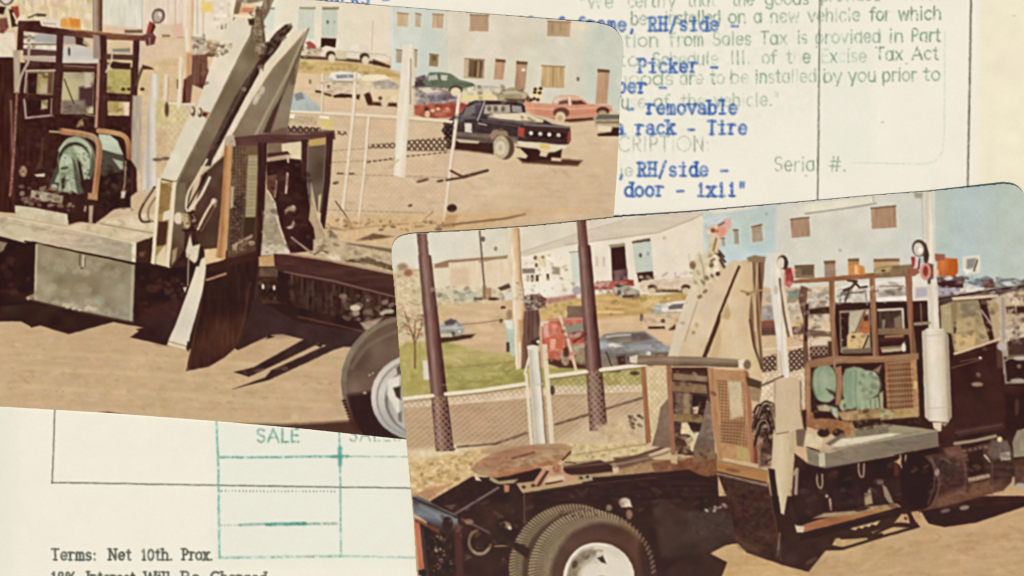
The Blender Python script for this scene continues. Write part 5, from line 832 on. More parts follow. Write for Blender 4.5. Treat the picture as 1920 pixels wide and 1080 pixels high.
P('wood_pole', [(956, 428), (972, 426), (980, 560), (986, 640), (978, 690), (968, 694), (962, 600)], 'd8bd95', f=1.3, n=5, s=4, g=(960, 560, 984, 558, 'e3d6b8', 'd8b98e', 'c39a6c')); L('', [(973, 430), (978, 520), (984, 570)], 2.4, '8a6c4c', a=.8); L('', [(962, 520), (970, 690)], 4, 'e6dcc4', f=1.2); P('', [(972, 600), (984, 600), (982, 640), (974, 640)], 'b9834f', f=3, a=.7)
P('transformer_box', [(983, 584), (1010, 580), (1013, 600), (1010, 640), (1004, 650), (994, 660), (992, 690), (978, 692), (980, 640)], '634840', f=1.8, n=6, s=4, g=(980, 600, 1012, 598, '6d5044', '5a403a', '6b5048', '4f3832'))
for x in (989, 996, 1003): L('', [(x, 586), (x-1, 642)], 2, '82655a', f=1.3, a=.6)
P('', [(984, 556), (1000, 552), (1016, 560), (1018, 576), (1000, 582), (986, 582)], '85705f', f=2.5, n=8, s=1); speck('', [(984, 556), (1016, 556), (1016, 580), (986, 580)], ['4f3f36', 'c2b29a', '6d5a4c', 'a89478'], 30, (1.2, 3), .7); P('', [(978, 640), (984, 636), (988, 690), (979, 692)], '8a5f40', f=2, a=.7); P('', [(996, 640), (1012, 632), (1010, 648), (998, 652)], '42302a', f=2.2)
R('fence_post#1', 989, 649, 1010, 835, 'd3cdbb', sk=13, n=2, s=4, g=(994, 740, 1020, 738, 'bfb7a4', 'd6d1c0', 'dedaca', 'b8ad98')); E('fence_post#1', 999, 652, 10, 5, 'ddd6c4', f=1.4); L('', [(1012, 660), (1024, 834)], 3, '7d6b52', a=.7); L('', [(996, 722), (1018, 720)], 3.4, 'c5bda8', a=.8)
R('fence_post#2', 1017, 646, 1026, 835, 'dccdaf', sk=14, n=2, s=4); R('', 984, 700, 990, 835, 'ddd3ba', sk=10, f=1.3); L('', [(992, 672), (984, 702)], 4, 'ddd2b8'); E('', 1009, 641, 3, 3, 'e2d6c2', f=1.2)
L('leaning_pipe', [(1050, 594), (1066, 640), (1080, 694)], 5.6, 'd8bfa2', f=1.1)
P('', [(1120, 800), (1150, 790), (1190, 792), (1200, 820), (1150, 830), (1130, 820)], 'c9b08a', f=5, n=7); speck('', [(1180, 780), (1206, 775), (1204, 800), (1182, 805)], ['4e3f32', '6a5a48'], 16, (2, 4), .8)
# ---------------- the picker truck -----------------
K = 'picker_truck'
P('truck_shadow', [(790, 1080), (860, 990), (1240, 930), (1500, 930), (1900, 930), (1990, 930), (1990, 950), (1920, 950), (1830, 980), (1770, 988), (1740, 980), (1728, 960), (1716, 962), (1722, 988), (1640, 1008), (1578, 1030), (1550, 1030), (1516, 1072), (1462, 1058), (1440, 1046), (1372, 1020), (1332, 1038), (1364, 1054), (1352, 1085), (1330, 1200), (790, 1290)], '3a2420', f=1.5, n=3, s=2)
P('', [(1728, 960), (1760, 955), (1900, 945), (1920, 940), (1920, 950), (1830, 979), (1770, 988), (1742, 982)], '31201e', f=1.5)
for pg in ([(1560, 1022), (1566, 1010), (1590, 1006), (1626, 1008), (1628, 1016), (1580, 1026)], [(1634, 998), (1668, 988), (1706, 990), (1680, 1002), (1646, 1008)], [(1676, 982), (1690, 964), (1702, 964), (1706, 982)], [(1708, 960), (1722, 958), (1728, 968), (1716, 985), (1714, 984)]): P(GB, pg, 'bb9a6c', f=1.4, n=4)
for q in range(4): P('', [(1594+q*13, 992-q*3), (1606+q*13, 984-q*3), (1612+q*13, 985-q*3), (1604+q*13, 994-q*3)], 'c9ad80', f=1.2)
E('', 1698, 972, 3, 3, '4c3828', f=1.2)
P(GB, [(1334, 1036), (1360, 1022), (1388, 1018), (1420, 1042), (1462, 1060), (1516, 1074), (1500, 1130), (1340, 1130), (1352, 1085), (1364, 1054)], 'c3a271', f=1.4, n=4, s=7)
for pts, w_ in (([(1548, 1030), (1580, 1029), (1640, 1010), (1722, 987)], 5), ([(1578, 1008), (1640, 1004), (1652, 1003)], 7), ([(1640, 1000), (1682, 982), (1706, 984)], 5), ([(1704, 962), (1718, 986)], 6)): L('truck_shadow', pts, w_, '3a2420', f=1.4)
# frame and underside
P(K+'/chassis', [(810, 940), (888, 893), (960, 900), (1000, 905), (1220, 862), (1345, 868), (1350, 1000), (1330, 1030), (1290, 1040), (1230, 1080), (960, 1090), (790, 1100), (800, 985)], '351f1a', f=1.5, n=4, s=2)
P('', [(1220, 930), (1290, 960), (1375, 965), (1380, 1010), (1330, 1035), (1240, 1045)], '3d3028', f=5, n=4, s=2, a=.9); P('', [(1230, 985), (1290, 985), (1330, 1010), (1240, 1030)], '43352c', f=6, a=.7); P('', [(1286, 962), (1340, 955), (1376, 964), (1378, 1000), (1300, 1008)], '443a35', f=5, a=.8, n=4)
speck('', [(1318, 950), (1366, 940), (1368, 960), (1322, 962)], ['c9bba8', '8c7a68', 'e0d6c6'], 9, (2, 4), .8)
P(K+'/frame_top', [(970, 902), (1000, 896), (1090, 885), (1215, 862), (1345, 862), (1345, 880), (1215, 886), (1090, 902), (985, 920)], 'a3805a', f=1.6, n=6, s=1, g=(980, 910, 1340, 870, 'b0946c', 'a4865e', '9d7a52', '7d5234')); P('', [(1220, 868), (1345, 850), (1345, 890), (1310, 896), (1290, 880), (1230, 888)], '7c4f33', f=2.5, n=6); P('', [(1000, 912), (1100, 896), (1230, 886), (1290, 880), (1312, 890), (1345, 900), (1345, 930), (1000, 950)], '331e1d', f=1.6, n=3, s=3)
P('', [(1060, 870), (1125, 862), (1148, 872), (1150, 884), (1092, 890), (1050, 890)], '3d2624', f=1.8); P('', [(1054, 868), (1130, 862), (1054, 876)], 'a58d68', f=1.8); P('', [(1150, 858), (1215, 852), (1225, 862), (1160, 880)], '6d4f3d', f=2.5, n=5); L('', [(1060, 876), (1150, 866), (1226, 845), (1265, 828)], (4, 6), '5c4638', f=1.5, sm=1); L('', [(1150, 872), (1240, 852), (1268, 838)], 4, '8d7760', f=1.5, sm=1)
P('', [(1080, 900), (1090, 892), (1108, 890), (1112, 900), (1092, 904)], 'a99b76', f=1.5, n=8, s=0); E('', 1090, 896, 3, 3, '43332a'); E('', 1102, 894, 3, 3, '43332a'); P('', [(1148, 878), (1160, 876), (1160, 886), (1150, 888)], 'd0b393', f=1.4)
L('', [(983, 925), (984, 980)], 3, '5f4c38', a=.7); L('', [(990, 925), (1100, 908), (1230, 895)], 2, '5a4038', a=.5)
# fifth wheel
FW = K+'/fifth_wheel'
P('', [(950, 884), (1010, 876), (1028, 884), (1000, 905), (930, 920), (900, 900)], '2f1c18', f=2)
P(FW+'/stand', [(1020, 878), (1052, 872), (1060, 886), (1090, 902), (1060, 910), (990, 916), (1006, 898)], 'bf9270', f=1.5, n=6, s=1); P('', [(1030, 894), (1056, 890), (1060, 900), (1020, 908)], 'd3bd97', f=2.5); P('', [(1022, 880), (1030, 884), (1012, 912), (1004, 912)], '553628', f=1.5); P('', [(1018, 878), (1026, 880), (1006, 910), (996, 910)], 'c08e6e', f=1.4); E('', 1044, 878, 8, 9, 'a96f50', f=1.8, n=10, s=0); P('', [(1022, 906), (1056, 900), (1054, 903), (1024, 909)], '4a2d20', f=1.2)
P(K+'/fifth_wheel_bracket', [(968, 906), (1000, 902), (1000, 914), (980, 924)], 'b09470', f=1.5, n=6); E('', 983, 913, 4, 3.4, '4f3a2a', f=1.3); E('', 1000, 910, 4, 3.4, '4f3a2a', f=1.3); P('', [(978, 917), (1090, 900), (1092, 906), (982, 924)], 'b59a72', f=1.4)
P(FW, [(884, 882), (892, 868), (920, 852), (960, 840), (1010, 832), (1060, 832), (1074, 838), (1072, 846), (1056, 862), (1040, 872), (1006, 878), (950, 892), (930, 896), (900, 890)], 'a87f5e', f=1.4, n=5, s=3, g=(900, 870, 1070, 840, 'a4785a', 'ab7f5f', 'ad8d6a', 'a98c64')); P('', [(900, 888), (960, 882), (1030, 862), (1050, 864), (1006, 878), (950, 893)], 'b0714e', f=2.5, a=.9, n=4); P('', [(958, 858), (1002, 846), (1004, 850), (960, 862)], '6d4f38', f=1.6); P('', [(960, 865), (1010, 852), (1060, 846), (1030, 862), (970, 878)], 'b39a70', f=4, a=.6)
P('', [(888, 880), (922, 882), (920, 892), (936, 902), (972, 898), (964, 906), (934, 908), (918, 900), (920, 890), (898, 888)], 'a3926a', f=1.8, n=4); P('', [(890, 890), (898, 894), (904, 902), (892, 902)], 'dcc2a8', f=1.3); P('', [(945, 908), (956, 910), (954, 922), (946, 922)], 'b37a5c', f=1.5); L('', [(1056, 862), (1070, 848)], 4, '553a28'); L('', [(1060, 866), (1080, 868)], 2.4, '5f4a36')
# tail ramps, bumper
P(K+'/tail_ramp', [(806, 940), (886, 893), (892, 900), (935, 908), (930, 916), (856, 966)], '331e1b', f=1.4, n=3); L(K+'/tail_ramp', [(850, 966), (935, 914)], 4, '6d6664', f=1.2); P('', [(768, 928), (812, 914), (850, 905), (806, 938), (790, 940)], 'b58a63', f=3, n=5); P('', [(834, 948), (856, 945), (848, 956)], '5b4635', f=1.8)
P(K+'/tail_bar', [(774, 930), (786, 930), (858, 966), (860, 984), (846, 1000), (826, 994), (776, 962)], '5d636b', f=1.4, n=3, g=(800, 935, 790, 985, '4c4a4c', '6b7178', '757d86', '4d5158', '33282a')); L('', [(776, 934), (858, 970)], 3, '3a2b2a'); L('', [(790, 948), (840, 976)], 6, '87909a', f=3, a=.6); E('', 840, 982, 10, 14, '342425', f=2)
P(K+'/tail_board', [(778, 974), (828, 1000), (850, 1002), (862, 1100), (800, 1100), (788, 1060)], '301d19', f=1.5, n=6, s=1); P(K+'/red_marker_board', [(778, 976), (788, 980), (797, 1066), (786, 1068)], 'bd6c50', f=1.3, g=(780, 980, 795, 1066, 'c27657', 'b5644a')); L('', [(792, 990), (802, 1080)], 6, '3f3430'); P('', [(785, 1068), (800, 1070), (800, 1078), (786, 1078)], '2b1a16'); P('', [(778, 970), (826, 992), (824, 1000), (780, 978)], '74432f', f=2, a=.8)
speck('', [(808, 1000), (845, 1010), (850, 1060), (814, 1070)], ['a38a76', '5f4a3f', 'c9b6a4', '7d6455'], 34, (1, 2.8), .7); P('', [(852, 985), (866, 985), (870, 1080), (856, 1080)], '4f2b24', f=3); L('', [(868, 974), (918, 998)], 5, '5a4a4e', f=1.5); E('', 880, 978, 8, 5, '8a6a58', f=2)
for q in np.linspace(20, 250, 16): a_ = math.radians(q); E('', 900+20*math.cos(a_), 1016+22*math.sin(a_), 3, 5, 'a08a6c' if q < 130 else '7d6850', rot=q, f=1.3, a=.8)
E('', 948, 986, 11, 8, '7f6c54', f=2.5, n=12); E('', 956, 990, 4, 3.4, 'cdbda2', f=1.3); E('', 944, 984, 4, 4, '2f201b', f=1.4); L('', [(928, 1024), (966, 1022)], 2.6, 'a37d5e', f=1.1); P('', [(930, 980), (990, 1010), (988, 1032), (940, 1006)], '2f1c19', f=2)
# dual tyres
def tread(cx, cy, rx, ry, a0, a1, n, l0, l1, w, c, a=.85):
    for t in np.linspace(a0, a1, n):
        q = math.radians(t); L('', [(cx+rx*l0*math.cos(q), cy+ry*l0*math.sin(q)), (cx+rx*l1*math.cos(q+.03), cy+ry*l1*math.sin(q+.03))], w, c, f=1.1, a=a)
TI = K+'/inner_tyre'
E(TI, 1074, 1066, 119, 121, '6d5c44', f=1.3, n=5, g=(980, 960, 1000, 1090, '75644c', '6d5c44', '7d6c52'))
tread(1074, 1066, 119, 121, 166, 300, 46, .995, .90, 3.2, 'a89574', .7); tread(1074, 1066, 119, 121, 167.5, 301.5, 46, 1.0, .90, 2.2, '44352a', .55); tread(1074, 1066, 119, 121, 166, 300, 46, .87, .79, 3, '938164', .65); tread(1074, 1066, 119, 121, 167.5, 300, 46, .89, .78, 2, '44352a', .5)
E('', 1092, 1074, 113, 116, '4c3d2d', f=3)
P('', [(952, 1008), (994, 1028), (990, 1048), (960, 1026), (930, 1016)], '33201b', f=2)
TO = K+'/outer_tyre'
E(TO, 1108, 1078, 117, 122, '75644a', f=1.3, n=4, g=(1010, 970, 1220, 1060, '7d6c52', '75644a', '4a3628'))
tread(1108, 1078, 117, 122, 163, 296, 44, .995, .91, 3.4, 'ad9a7a', .72); tread(1108, 1078, 117, 122, 164.5, 297.5, 44, 1.0, .91, 2.2, '47382c', .55); tread(1108, 1078, 117, 122, 163, 290, 44, .88, .80, 3.2, '96846a', .65); tread(1108, 1078, 117, 122, 164.5, 291, 44, .90, .79, 2, '4b3c2e', .5)
speck('', [(1040, 958), (1130, 948), (1150, 962), (1060, 974)], ['3a2b20', '30221a'], 40, (1, 2), .7)
E('', 1122, 1083, 103, 110, '86755a', f=6, a=.85, n=5); E(TO, 1130, 1086, 98, 107, '4f362b', f=5, n=4, s=2, g=(1060, 990, 1220, 1070, '4b3730', '4f3428', '5a3d2d', '43302a')); E('', 1128, 1088, 84, 90, '5e402f', f=10, a=.6); E('', 1128, 1088, 74, 76, '4a3026', f=4, a=.6)
P('', [(1206, 990), (1222, 1030), (1228, 1070), (1228, 1110), (1206, 1110), (1198, 1030)], '35241e', f=6, a=.85); tread(1118, 1078, 108, 116, 296, 356, 14, 1.02, .97, 4.5, '8d7a60', .6)
RM = K+'/outer_tyre_rim'
E(RM, 1123, 1084, 67, 67, 'd8d0bd', f=1.3, g=(1070, 1030, 1180, 1080, 'd6cebb', 'd3cbb6', 'e0d9c6')); E('', 1117, 1090, 55, 60, '8d8069', f=2.5, n=10, s=1, a0=180, a1=285); E('', 1112, 1086, 30, 46, 'c5bca8', f=6, a=.7); P('', [(1134, 1034), (1180, 1060), (1184, 1100), (1130, 1100), (1118, 1070)], 'dcd5c2', f=5); E('', 1098, 1042, 8, 6, '5f5240', rot=-30, f=2); P('', [(1120, 1046), (1130, 1040), (1137, 1056), (1128, 1054)], '3a2f25', f=1.5); E('', 1124, 1038, 6, 6, 'cfc4b0', f=1.8); E('', 1112, 1086, 22, 30, 'd9d2c0', f=3); P('', [(1064, 1080), (1072, 1050), (1090, 1032), (1112, 1026), (1106, 1040), (1090, 1056), (1082, 1090)], '8a7d66', f=4, a=.8, n=8, s=1); E('', 1078, 1058, 5, 8, '4f4434', rot=25, f=2.5); L('', [(1060, 1085), (1066, 1056), (1082, 1032), (1108, 1020), (1138, 1022)], 3, 'e9e2d2', f=1.6, sm=1); E('', 1128, 1084, 10, 5, '9c8f78', f=2)
E('', 1172, 942, 11, 9, 'b9aa95', f=2.5, n=12); P('', [(1164, 950), (1180, 938), (1186, 950)], 'd6c8b4', f=1.6); P('', [(1152, 955), (1170, 964), (1166, 968), (1150, 958)], '2f1c18', f=1.4); E('', 1180, 964, 6, 9, '7d5c48', f=2, n=10); E('', 1142, 952, 6, 6, '6b5340', f=2, n=10)
# crane portal and guard frame on the far side
GF = K+'/guard_frame'
P('', [(1210, 690), (1255, 688), (1256, 830), (1216, 832)], 'd6c29a', f=2, n=5, s=1); hatch('', [(1212, 692), (1252, 690), (1254, 820), (1216, 820)], 'b79f78', step=8, w=1.6, a=.5)
P('', [(1258, 690), (1332, 694), (1336, 860), (1262, 850)], '4a322a', f=1.6, n=4); P('', [(1260, 684), (1330, 684), (1330, 702), (1262, 694)], '45291f', f=1.4); P('', [(1262, 700), (1326, 706), (1326, 716), (1262, 712)], '8b7358', f=1.6, n=5); P('', [(1258, 716), (1324, 722), (1326, 738), (1260, 734)], '8a6f4e', f=1.5, n=5); P('', [(1266, 736), (1300, 740), (1298, 778), (1266, 776)], '6d5a48', f=2, n=8); P('', [(1282, 740), (1292, 740), (1292, 776), (1282, 776)], '9a7d58', f=1.6); P('', [(1298, 740), (1326, 744), (1322, 780), (1296, 776)], '30201f', f=2); P('', [(1298, 764), (1310, 762), (1308, 776), (1300, 776)], 'd9bf98', f=1.6); P('', [(1262, 776), (1316, 778), (1318, 792), (1262, 790)], '8d7248', f=1.5, n=5); P('', [(1278, 792), (1290, 792), (1300, 812), (1316, 808), (1312, 846), (1296, 846), (1276, 812)], 'd9c79e', f=1.6, n=5); P('', [(1290, 792), (1316, 794), (1312, 810), (1296, 806)], '362320', f=1.6); E('', 1282, 818, 12, 4, '4a382c', f=1.8)
speck('', [(1262, 815), (1292, 815), (1292, 868), (1258, 866)], ['4b3829', 'a58f6c', '6d5740', '8a7250'], 46, (1.6, 4), .7, 2); P('', [(1256, 848), (1270, 846), (1270, 870), (1258, 868)], 'c0a880', f=2)
P(K+'/deflector_plate#1', [(1252, 748), (1258, 770), (1260, 830), (1256, 840), (1222, 836), (1232, 800), (1238, 764)], '7d6a55', f=1.5, n=4, g=(1230, 760, 1256, 840, '85725c', '74624e')); P(K+'/deflector_plate#2', [(1326, 748), (1334, 760), (1342, 860), (1300, 868), (1300, 840), (1314, 800)], '786658', f=1.5, n=4, g=(1320, 760, 1330, 860, '837060', '6d5c52', '80603f'))
for i, (q, c) in enumerate([([(1201, 682), (1210, 683), (1221, 830), (1211, 832)], 'a06a46'), ([(1249, 682), (1259, 684), (1262, 760), (1266, 852), (1258, 852), (1252, 740)], '99674a'), ([(1326, 690), (1338, 690), (1346, 770), (1356, 862), (1346, 862), (1334, 780)], 'b0815a'), ([(1394, 694), (1404, 696), (1412, 800), (1420, 870), (1408, 868), (1402, 800)], 'a36c4c')]): P(GF+'/post#%d' % i, q, c, f=1.2, n=4, s=4)
P(GF+'/mesh_screen', [(1338, 692), (1396, 696), (1408, 866), (1354, 858)], 'b3875c', f=1.3, n=4); hatch('', [(1344, 712), (1394, 716), (1402, 840), (1356, 830)], '6d482f', step=6, w=2.4, a=.55, ang=(5, 92)); P('', [(1364, 714), (1390, 716), (1394, 780), (1370, 786)], 'c8b893', f=3, n=3); P('', [(1380, 836), (1402, 840), (1406, 864), (1382, 860)], 'b39d66', f=2)
for y in range(792, 830, 6): L('', [(1352, y), (1396-(y-792)*.4, y+2)], 2.4, '6f4c30', a=.7)
P('', [(1398, 800), (1408, 790), (1412, 830), (1404, 850)], 'a3744e', f=2, a=.6); P('', [(1412, 826), (1420, 822), (1422, 870), (1414, 868)], '73301f', f=2, a=.8)
P(GF+'/top_rail', [(1184, 672), (1196, 668), (1300, 670), (1392, 674), (1396, 690), (1300, 686), (1188, 684)], '86735a', f=1.3, n=5, s=3, g=(1200, 670, 1200, 686, '9a8668', '7d6a50', '6b5840')); P('', [(1180, 670), (1196, 666), (1194, 682), (1182, 680)], 'd3c8b0', f=1.5); P('', [(1384, 676), (1398, 676), (1398, 692), (1384, 690)], 'e0d3ba', f=1.5); E('', 1399, 684, 7, 8, '77674f', f=1.6); L('', [(1180, 688), (1205, 682)], 4, 'd6c8b4')
L('', [(1260, 688), (1330, 688)], 2.6, 'd6c29c', a=.8)
# boom
CN = 'knuckle_boom_crane'
P('', [(1318, 672), (1350, 600), (1386, 500), (1425, 560), (1430, 700), (1400, 690), (1330, 676)], 'cfb88f', f=1.5)
P(CN+'/outer_boom', [(1388, 490), (1408, 486), (1411, 540), (1406, 590), (1412, 640), (1426, 690), (1432, 724), (1404, 700), (1390, 676), (1328, 672), (1352, 600)], 'd2ba92', f=1.3, n=2, s=2, g=(1345, 600, 1420, 590, 'd6c29d', 'd3bc94', 'cbb086')); P('', [(1364, 570), (1370, 590), (1366, 600), (1352, 596)], 'c2a374', f=2); P('', [(1350, 600), (1352, 640), (1346, 672), (1330, 670)], 'c9ad82', f=2.5)
P(CN+'/boom_cylinder', [(1410, 488), (1434, 486), (1432, 520), (1428, 566), (1426, 620), (1432, 700), (1424, 690), (1410, 640), (1404, 590), (1410, 540)], '80644a', f=1.3, n=3, s=4, g=(1408, 560, 1432, 558, 'c9ae84', '6b4a34', 'a5845e', '4b2f24', '7d5f47')); L('', [(1421, 490), (1416, 560), (1416, 620)], 3, 'd6bf98', f=1.2, a=.8); L('', [(1406, 600), (1414, 650), (1428, 690)], 4, '55382a', f=1.4, a=.8); P('', [(1400, 484), (1414, 479), (1436, 482), (1434, 492), (1404, 492)], '8d7a5c', f=1.5); L('', [(1390, 546), (1404, 550), (1428, 544)], 4, 'a58559', f=1.3); E('', 1402, 552, 4, 3, '8a6c44')
P(CN+'/main_boom', [(1302, 520), (1330, 530), (1352, 505), (1374, 488), (1388, 490), (1386, 504), (1352, 590), (1338, 622), (1318, 672), (1252, 672), (1266, 620), (1284, 566)], 'd3bf9c', f=1.3, n=3, s=2, g=(1290, 540, 1320, 670, 'd6c4a4', 'd5c2a0', 'cfb992')); P('', [(1302, 520), (1312, 528), (1306, 575), (1280, 640), (1268, 672), (1252, 672), (1266, 620), (1284, 566)], 'd6c9ae', f=2, a=.8); L('', [(1308, 565), (1296, 600), (1284, 640)], 2.6, 'a8916c', a=.6); E('', 1306, 610, 4, 5, 'b3a05e', f=2, a=.7); E('', 1300, 624, 3, 3, 'a58e5e', f=1.6)
P('', [(1384, 498), (1388, 500), (1352, 588), (1350, 604), (1324, 672), (1316, 671), (1344, 598), (1346, 590)], '4f3120', f=1.2)
MH = CN+'/mast_head'
P(MH, [(1298, 512), (1303, 480), (1312, 473), (1320, 484), (1327, 470), (1333, 450), (1340, 444), (1352, 450), (1350, 472), (1358, 492), (1352, 516), (1330, 545), (1300, 548)], 'cfbf9c', f=1.8, n=6, s=1)
P('', [(1302, 484), (1312, 474), (1320, 488), (1322, 508), (1316, 542), (1300, 545)], 'd6c9aa', f=2, n=5, s=1); P('', [(1326, 476), (1344, 470), (1350, 505), (1334, 530), (1322, 530)], 'ddd0b2', f=2.5, n=7, s=1)
E('', 1299, 498, 6, 8, '8a724e', f=1.8, n=8, s=0); L('', [(1312, 480), (1318, 500), (1322, 530)], 2.4, 'a3906c', f=1.4, a=.8)
for x0_, y0_, x1_, y1_ in ((1345, 468, 1357, 482), (1347, 478, 1359, 491), (1350, 488, 1358, 501), (1340, 474, 1350, 479)): L('', [(x0_, y0_), (x1_, y1_)], 4.4, '4a3a30', f=1.6)
for x, y, rx, ry, c in ((1336, 489, 6, 3, '6f5138'), (1334, 498, 5, 4, '6a4c36'), (1346, 514, 4, 4, '2e211b'), (1325, 522, 4, 5, '7d6446'), (1318, 530, 3, 6, '8a7050'), (1335, 518, 3, 4, '6b5238'), (1342, 505, 6, 4, 'ece2cc'), (1328, 508, 5, 5, 'e6dabd'), (1309, 512, 3, 6, 'b59f78'), (1332, 480, 5, 3, 'a08860'), (1322, 547, 5, 3, '7d6444'), (1312, 557, 5, 3.4, '75603f'), (1304, 530, 3, 5, 'b09a74'), (1340, 492, 3, 3, 'e0d2b4')): E('', x, y, rx, ry, c, rot=-35, f=1.8, a=.85)
P(CN+'/mast_tip', [(1330, 440), (1344, 442), (1352, 452), (1346, 476), (1334, 474), (1332, 456)], 'd3c19a', f=2, n=6, s=1); L('', [(1343, 448), (1338, 470)], 4, '8d7350', f=1.8)
P(CN+'/hook_block', [(1326, 428), (1336, 424), (1350, 420), (1358, 411), (1370, 411), (1371, 424), (1364, 438), (1354, 446), (1342, 444), (1330, 440)], 'dcb49c', f=2.4, n=6, s=1); P('', [(1346, 428), (1362, 426), (1360, 440), (1350, 446)], 'd8937a', f=3); P('', [(1357, 411), (1370, 411), (1370, 428), (1360, 430)], 'd9a9a2', f=2.5); P('', [(1304, 412), (1316, 406), (1320, 416), (1308, 424)], 'e5dcc0', f=2.5); P('', [(1326, 411), (1350, 409), (1346, 418), (1328, 420)], 'c6cdcd', f=2.5, n=4); E('', 1337, 433, 5, 4, '7b5238', f=1.8); E('', 1344, 434, 4, 3, 'b5764e', f=1.8); L('', [(1348, 423), (1357, 418)], 3.6, '77695a', f=1.5); E('', 1328, 436, 4, 5, 'e2d3ba', f=2)
# tall cream post and lamp
P('yard_post', [(1438, 476), (1466, 474), (1466, 520), (1476, 660), (1480, 712), (1464, 714), (1456, 640), (1444, 540)], 'ded3bb', f=1.3, n=3, s=4, g=(1440, 560, 1476, 556, 'dcd9cc', 'e2d9c4', 'd9ccb2')); L('', [(1462, 524), (1470, 590), (1478, 630)], 4.5, '6f5c48', f=1.3); L('', [(1468, 540), (1476, 590), (1484, 628)], 6, 'dccbae', f=1.2); E('', 1455, 544, 4, 8, 'b9aa90', f=2, a=.7); L('', [(1462, 660), (1466, 706)], 3, 'b39d80', a=.7)
WL = K+'/work_lamp#1'
E(WL, 1467, 492, 10, 13, '4a4038', f=1.3); E(WL, 1464, 494, 7.5, 10.5, 'e0d6c4', f=1.4); P('', [(1470, 482), (1478, 492), (1476, 508), (1470, 506)], '463a34', f=1.4); P(WL, [(1472, 504), (1482, 502), (1488, 512), (1488, 528), (1480, 540), (1470, 534)], 'a34a40', f=1.4, n=7); P('', [(1484, 502), (1492, 506), (1490, 522), (1486, 516)], 'dba99a', f=1.5); P('', [(1468, 512), (1474, 516), (1474, 540), (1470, 540)], 'd69a8c', f=1.5, a=.8); E('', 1480, 532, 5, 5, 'c9736a', f=1.5)
# cab
CB = K+'/cab'
P(CB, [(1566, 566), (1752, 560), (1800, 556), (1900, 540), (1990, 540), (1990, 900), (1700, 880), (1560, 720)], '38211d', f=1.5, n=3, s=2, g=(1700, 600, 1850, 830, '3a2420', '38201d', '43241f', '33201d'))
P(CB+'/roof', [(1566, 540), (1640, 528), (1720, 520), (1760, 530), (1850, 540), (1870, 548), (1758, 564), (1566, 568)], 'e0dbcd', f=1.5, n=3, s=3); P('', [(1645, 544), (1705, 538), (1706, 556), (1646, 558)], 'a59c8c', f=2.5, n=5); L('', [(1650, 537), (1694, 537)], 2.2, '6b5748', a=.8); P('', [(1568, 544), (1628, 540), (1628, 566), (1568, 566)], 'd3cabb', f=3, n=8); speck('', [(1520, 545), (1560, 542), (1560, 575), (1520, 575)], ['a59a8a', 'e9e2d6', '7f766a'], 14, (2, 6), .6); P('', [(1646, 559), (1702, 556), (1702, 563), (1646, 566)], 'efe9dd', f=1.5)
P('', [(1716, 540), (1744, 538), (1744, 556), (1716, 560)], 'b3aeb0', f=3); P('', [(1756, 538), (1800, 532), (1800, 552), (1758, 558)], '9b96a0', f=3, n=4); P('', [(1800, 535), (1850, 535), (1850, 546), (1802, 552)], 'ddd6c8', f=2)
for pts, w, c in ([[(1600, 528), (1612, 540), (1625, 538)], 4, '3b2a28'], [[(1582, 545), (1596, 540), (1606, 528), (1590, 526)], 5, '4a2f2c'], [[(1570, 556), (1596, 550), (1618, 548)], 3, '6b7068'], [[(1574, 570), (1578, 550), (1592, 545)], 3, '59605c'], [[(1584, 566), (1592, 545)], 3.4, '5a4038'], [[(1622, 545), (1626, 572)], 2.6, '8a8a84']): L('', pts, w, c, f=1.3)
P(CB+'/rear_window#1', [(1574, 584), (1630, 580), (1632, 660), (1576, 662)], 'a8977c', f=1.5, n=4); P('', [(1576, 588), (1592, 586), (1590, 650), (1578, 652)], '3a2823', f=1.6, n=6, s=1); P('', [(1594, 586), (1628, 582), (1628, 592), (1594, 594)], 'b9ac94', f=2); P('', [(1592, 594), (1612, 592), (1606, 622), (1592, 622)], 'bfb294', f=2, n=4); P('', [(1620, 584), (1630, 600), (1630, 626), (1608, 624)], 'b5683a', f=1.6, n=5); L('', [(1622, 582), (1604, 624)], 3.4, '7d6a55', f=1.2); P('', [(1618, 594), (1628, 590), (1628, 602), (1620, 602)], '4f2d28', f=1.5)
P(CB+'/tan_seat_back', [(1588, 632), (1592, 626), (1616, 624), (1626, 632), (1622, 650), (1614, 656), (1594, 656), (1588, 650)], 'd3b47e', f=1.4, n=3); E('', 1600, 632, 4, 2.6, '5b4a3a', f=1.2); L('', [(1628, 630), (1616, 658)], 3, '46342b'); P('', [(1578, 656), (1634, 652), (1634, 662), (1580, 664)], '74614b', f=1.6)
P(CB+'/rear_window#2', [(1646, 580), (1694, 577), (1698, 620), (1648, 620)], '4a3a32', f=1.5, n=5, s=4); L('', [(1646, 582), (1692, 580), (1694, 618)], 4, 'd3c6b0', f=1.2); P('', [(1654, 600), (1660, 600), (1658, 616), (1654, 616)], '8a7c70', f=1.5); P('', [(1676, 598), (1690, 590), (1692, 616), (1678, 616)], '82745e', f=2.5)
P('', [(1648, 634), (1692, 626), (1694, 636), (1650, 642)], '4a2d28', f=1.5); P(CB+'/air_tank', [(1650, 652), (1690, 648), (1696, 640), (1698, 658), (1654, 662)], 'b3a183', f=1.6, g=(1670, 646, 1672, 664, '85735a', 'c9b896', '57443a')); L('', [(1660, 632), (1692, 630), (1694, 622)], 4, 'a8764f', f=1.4); E('', 1694, 652, 4, 8, 'ddd1be', f=1.5)
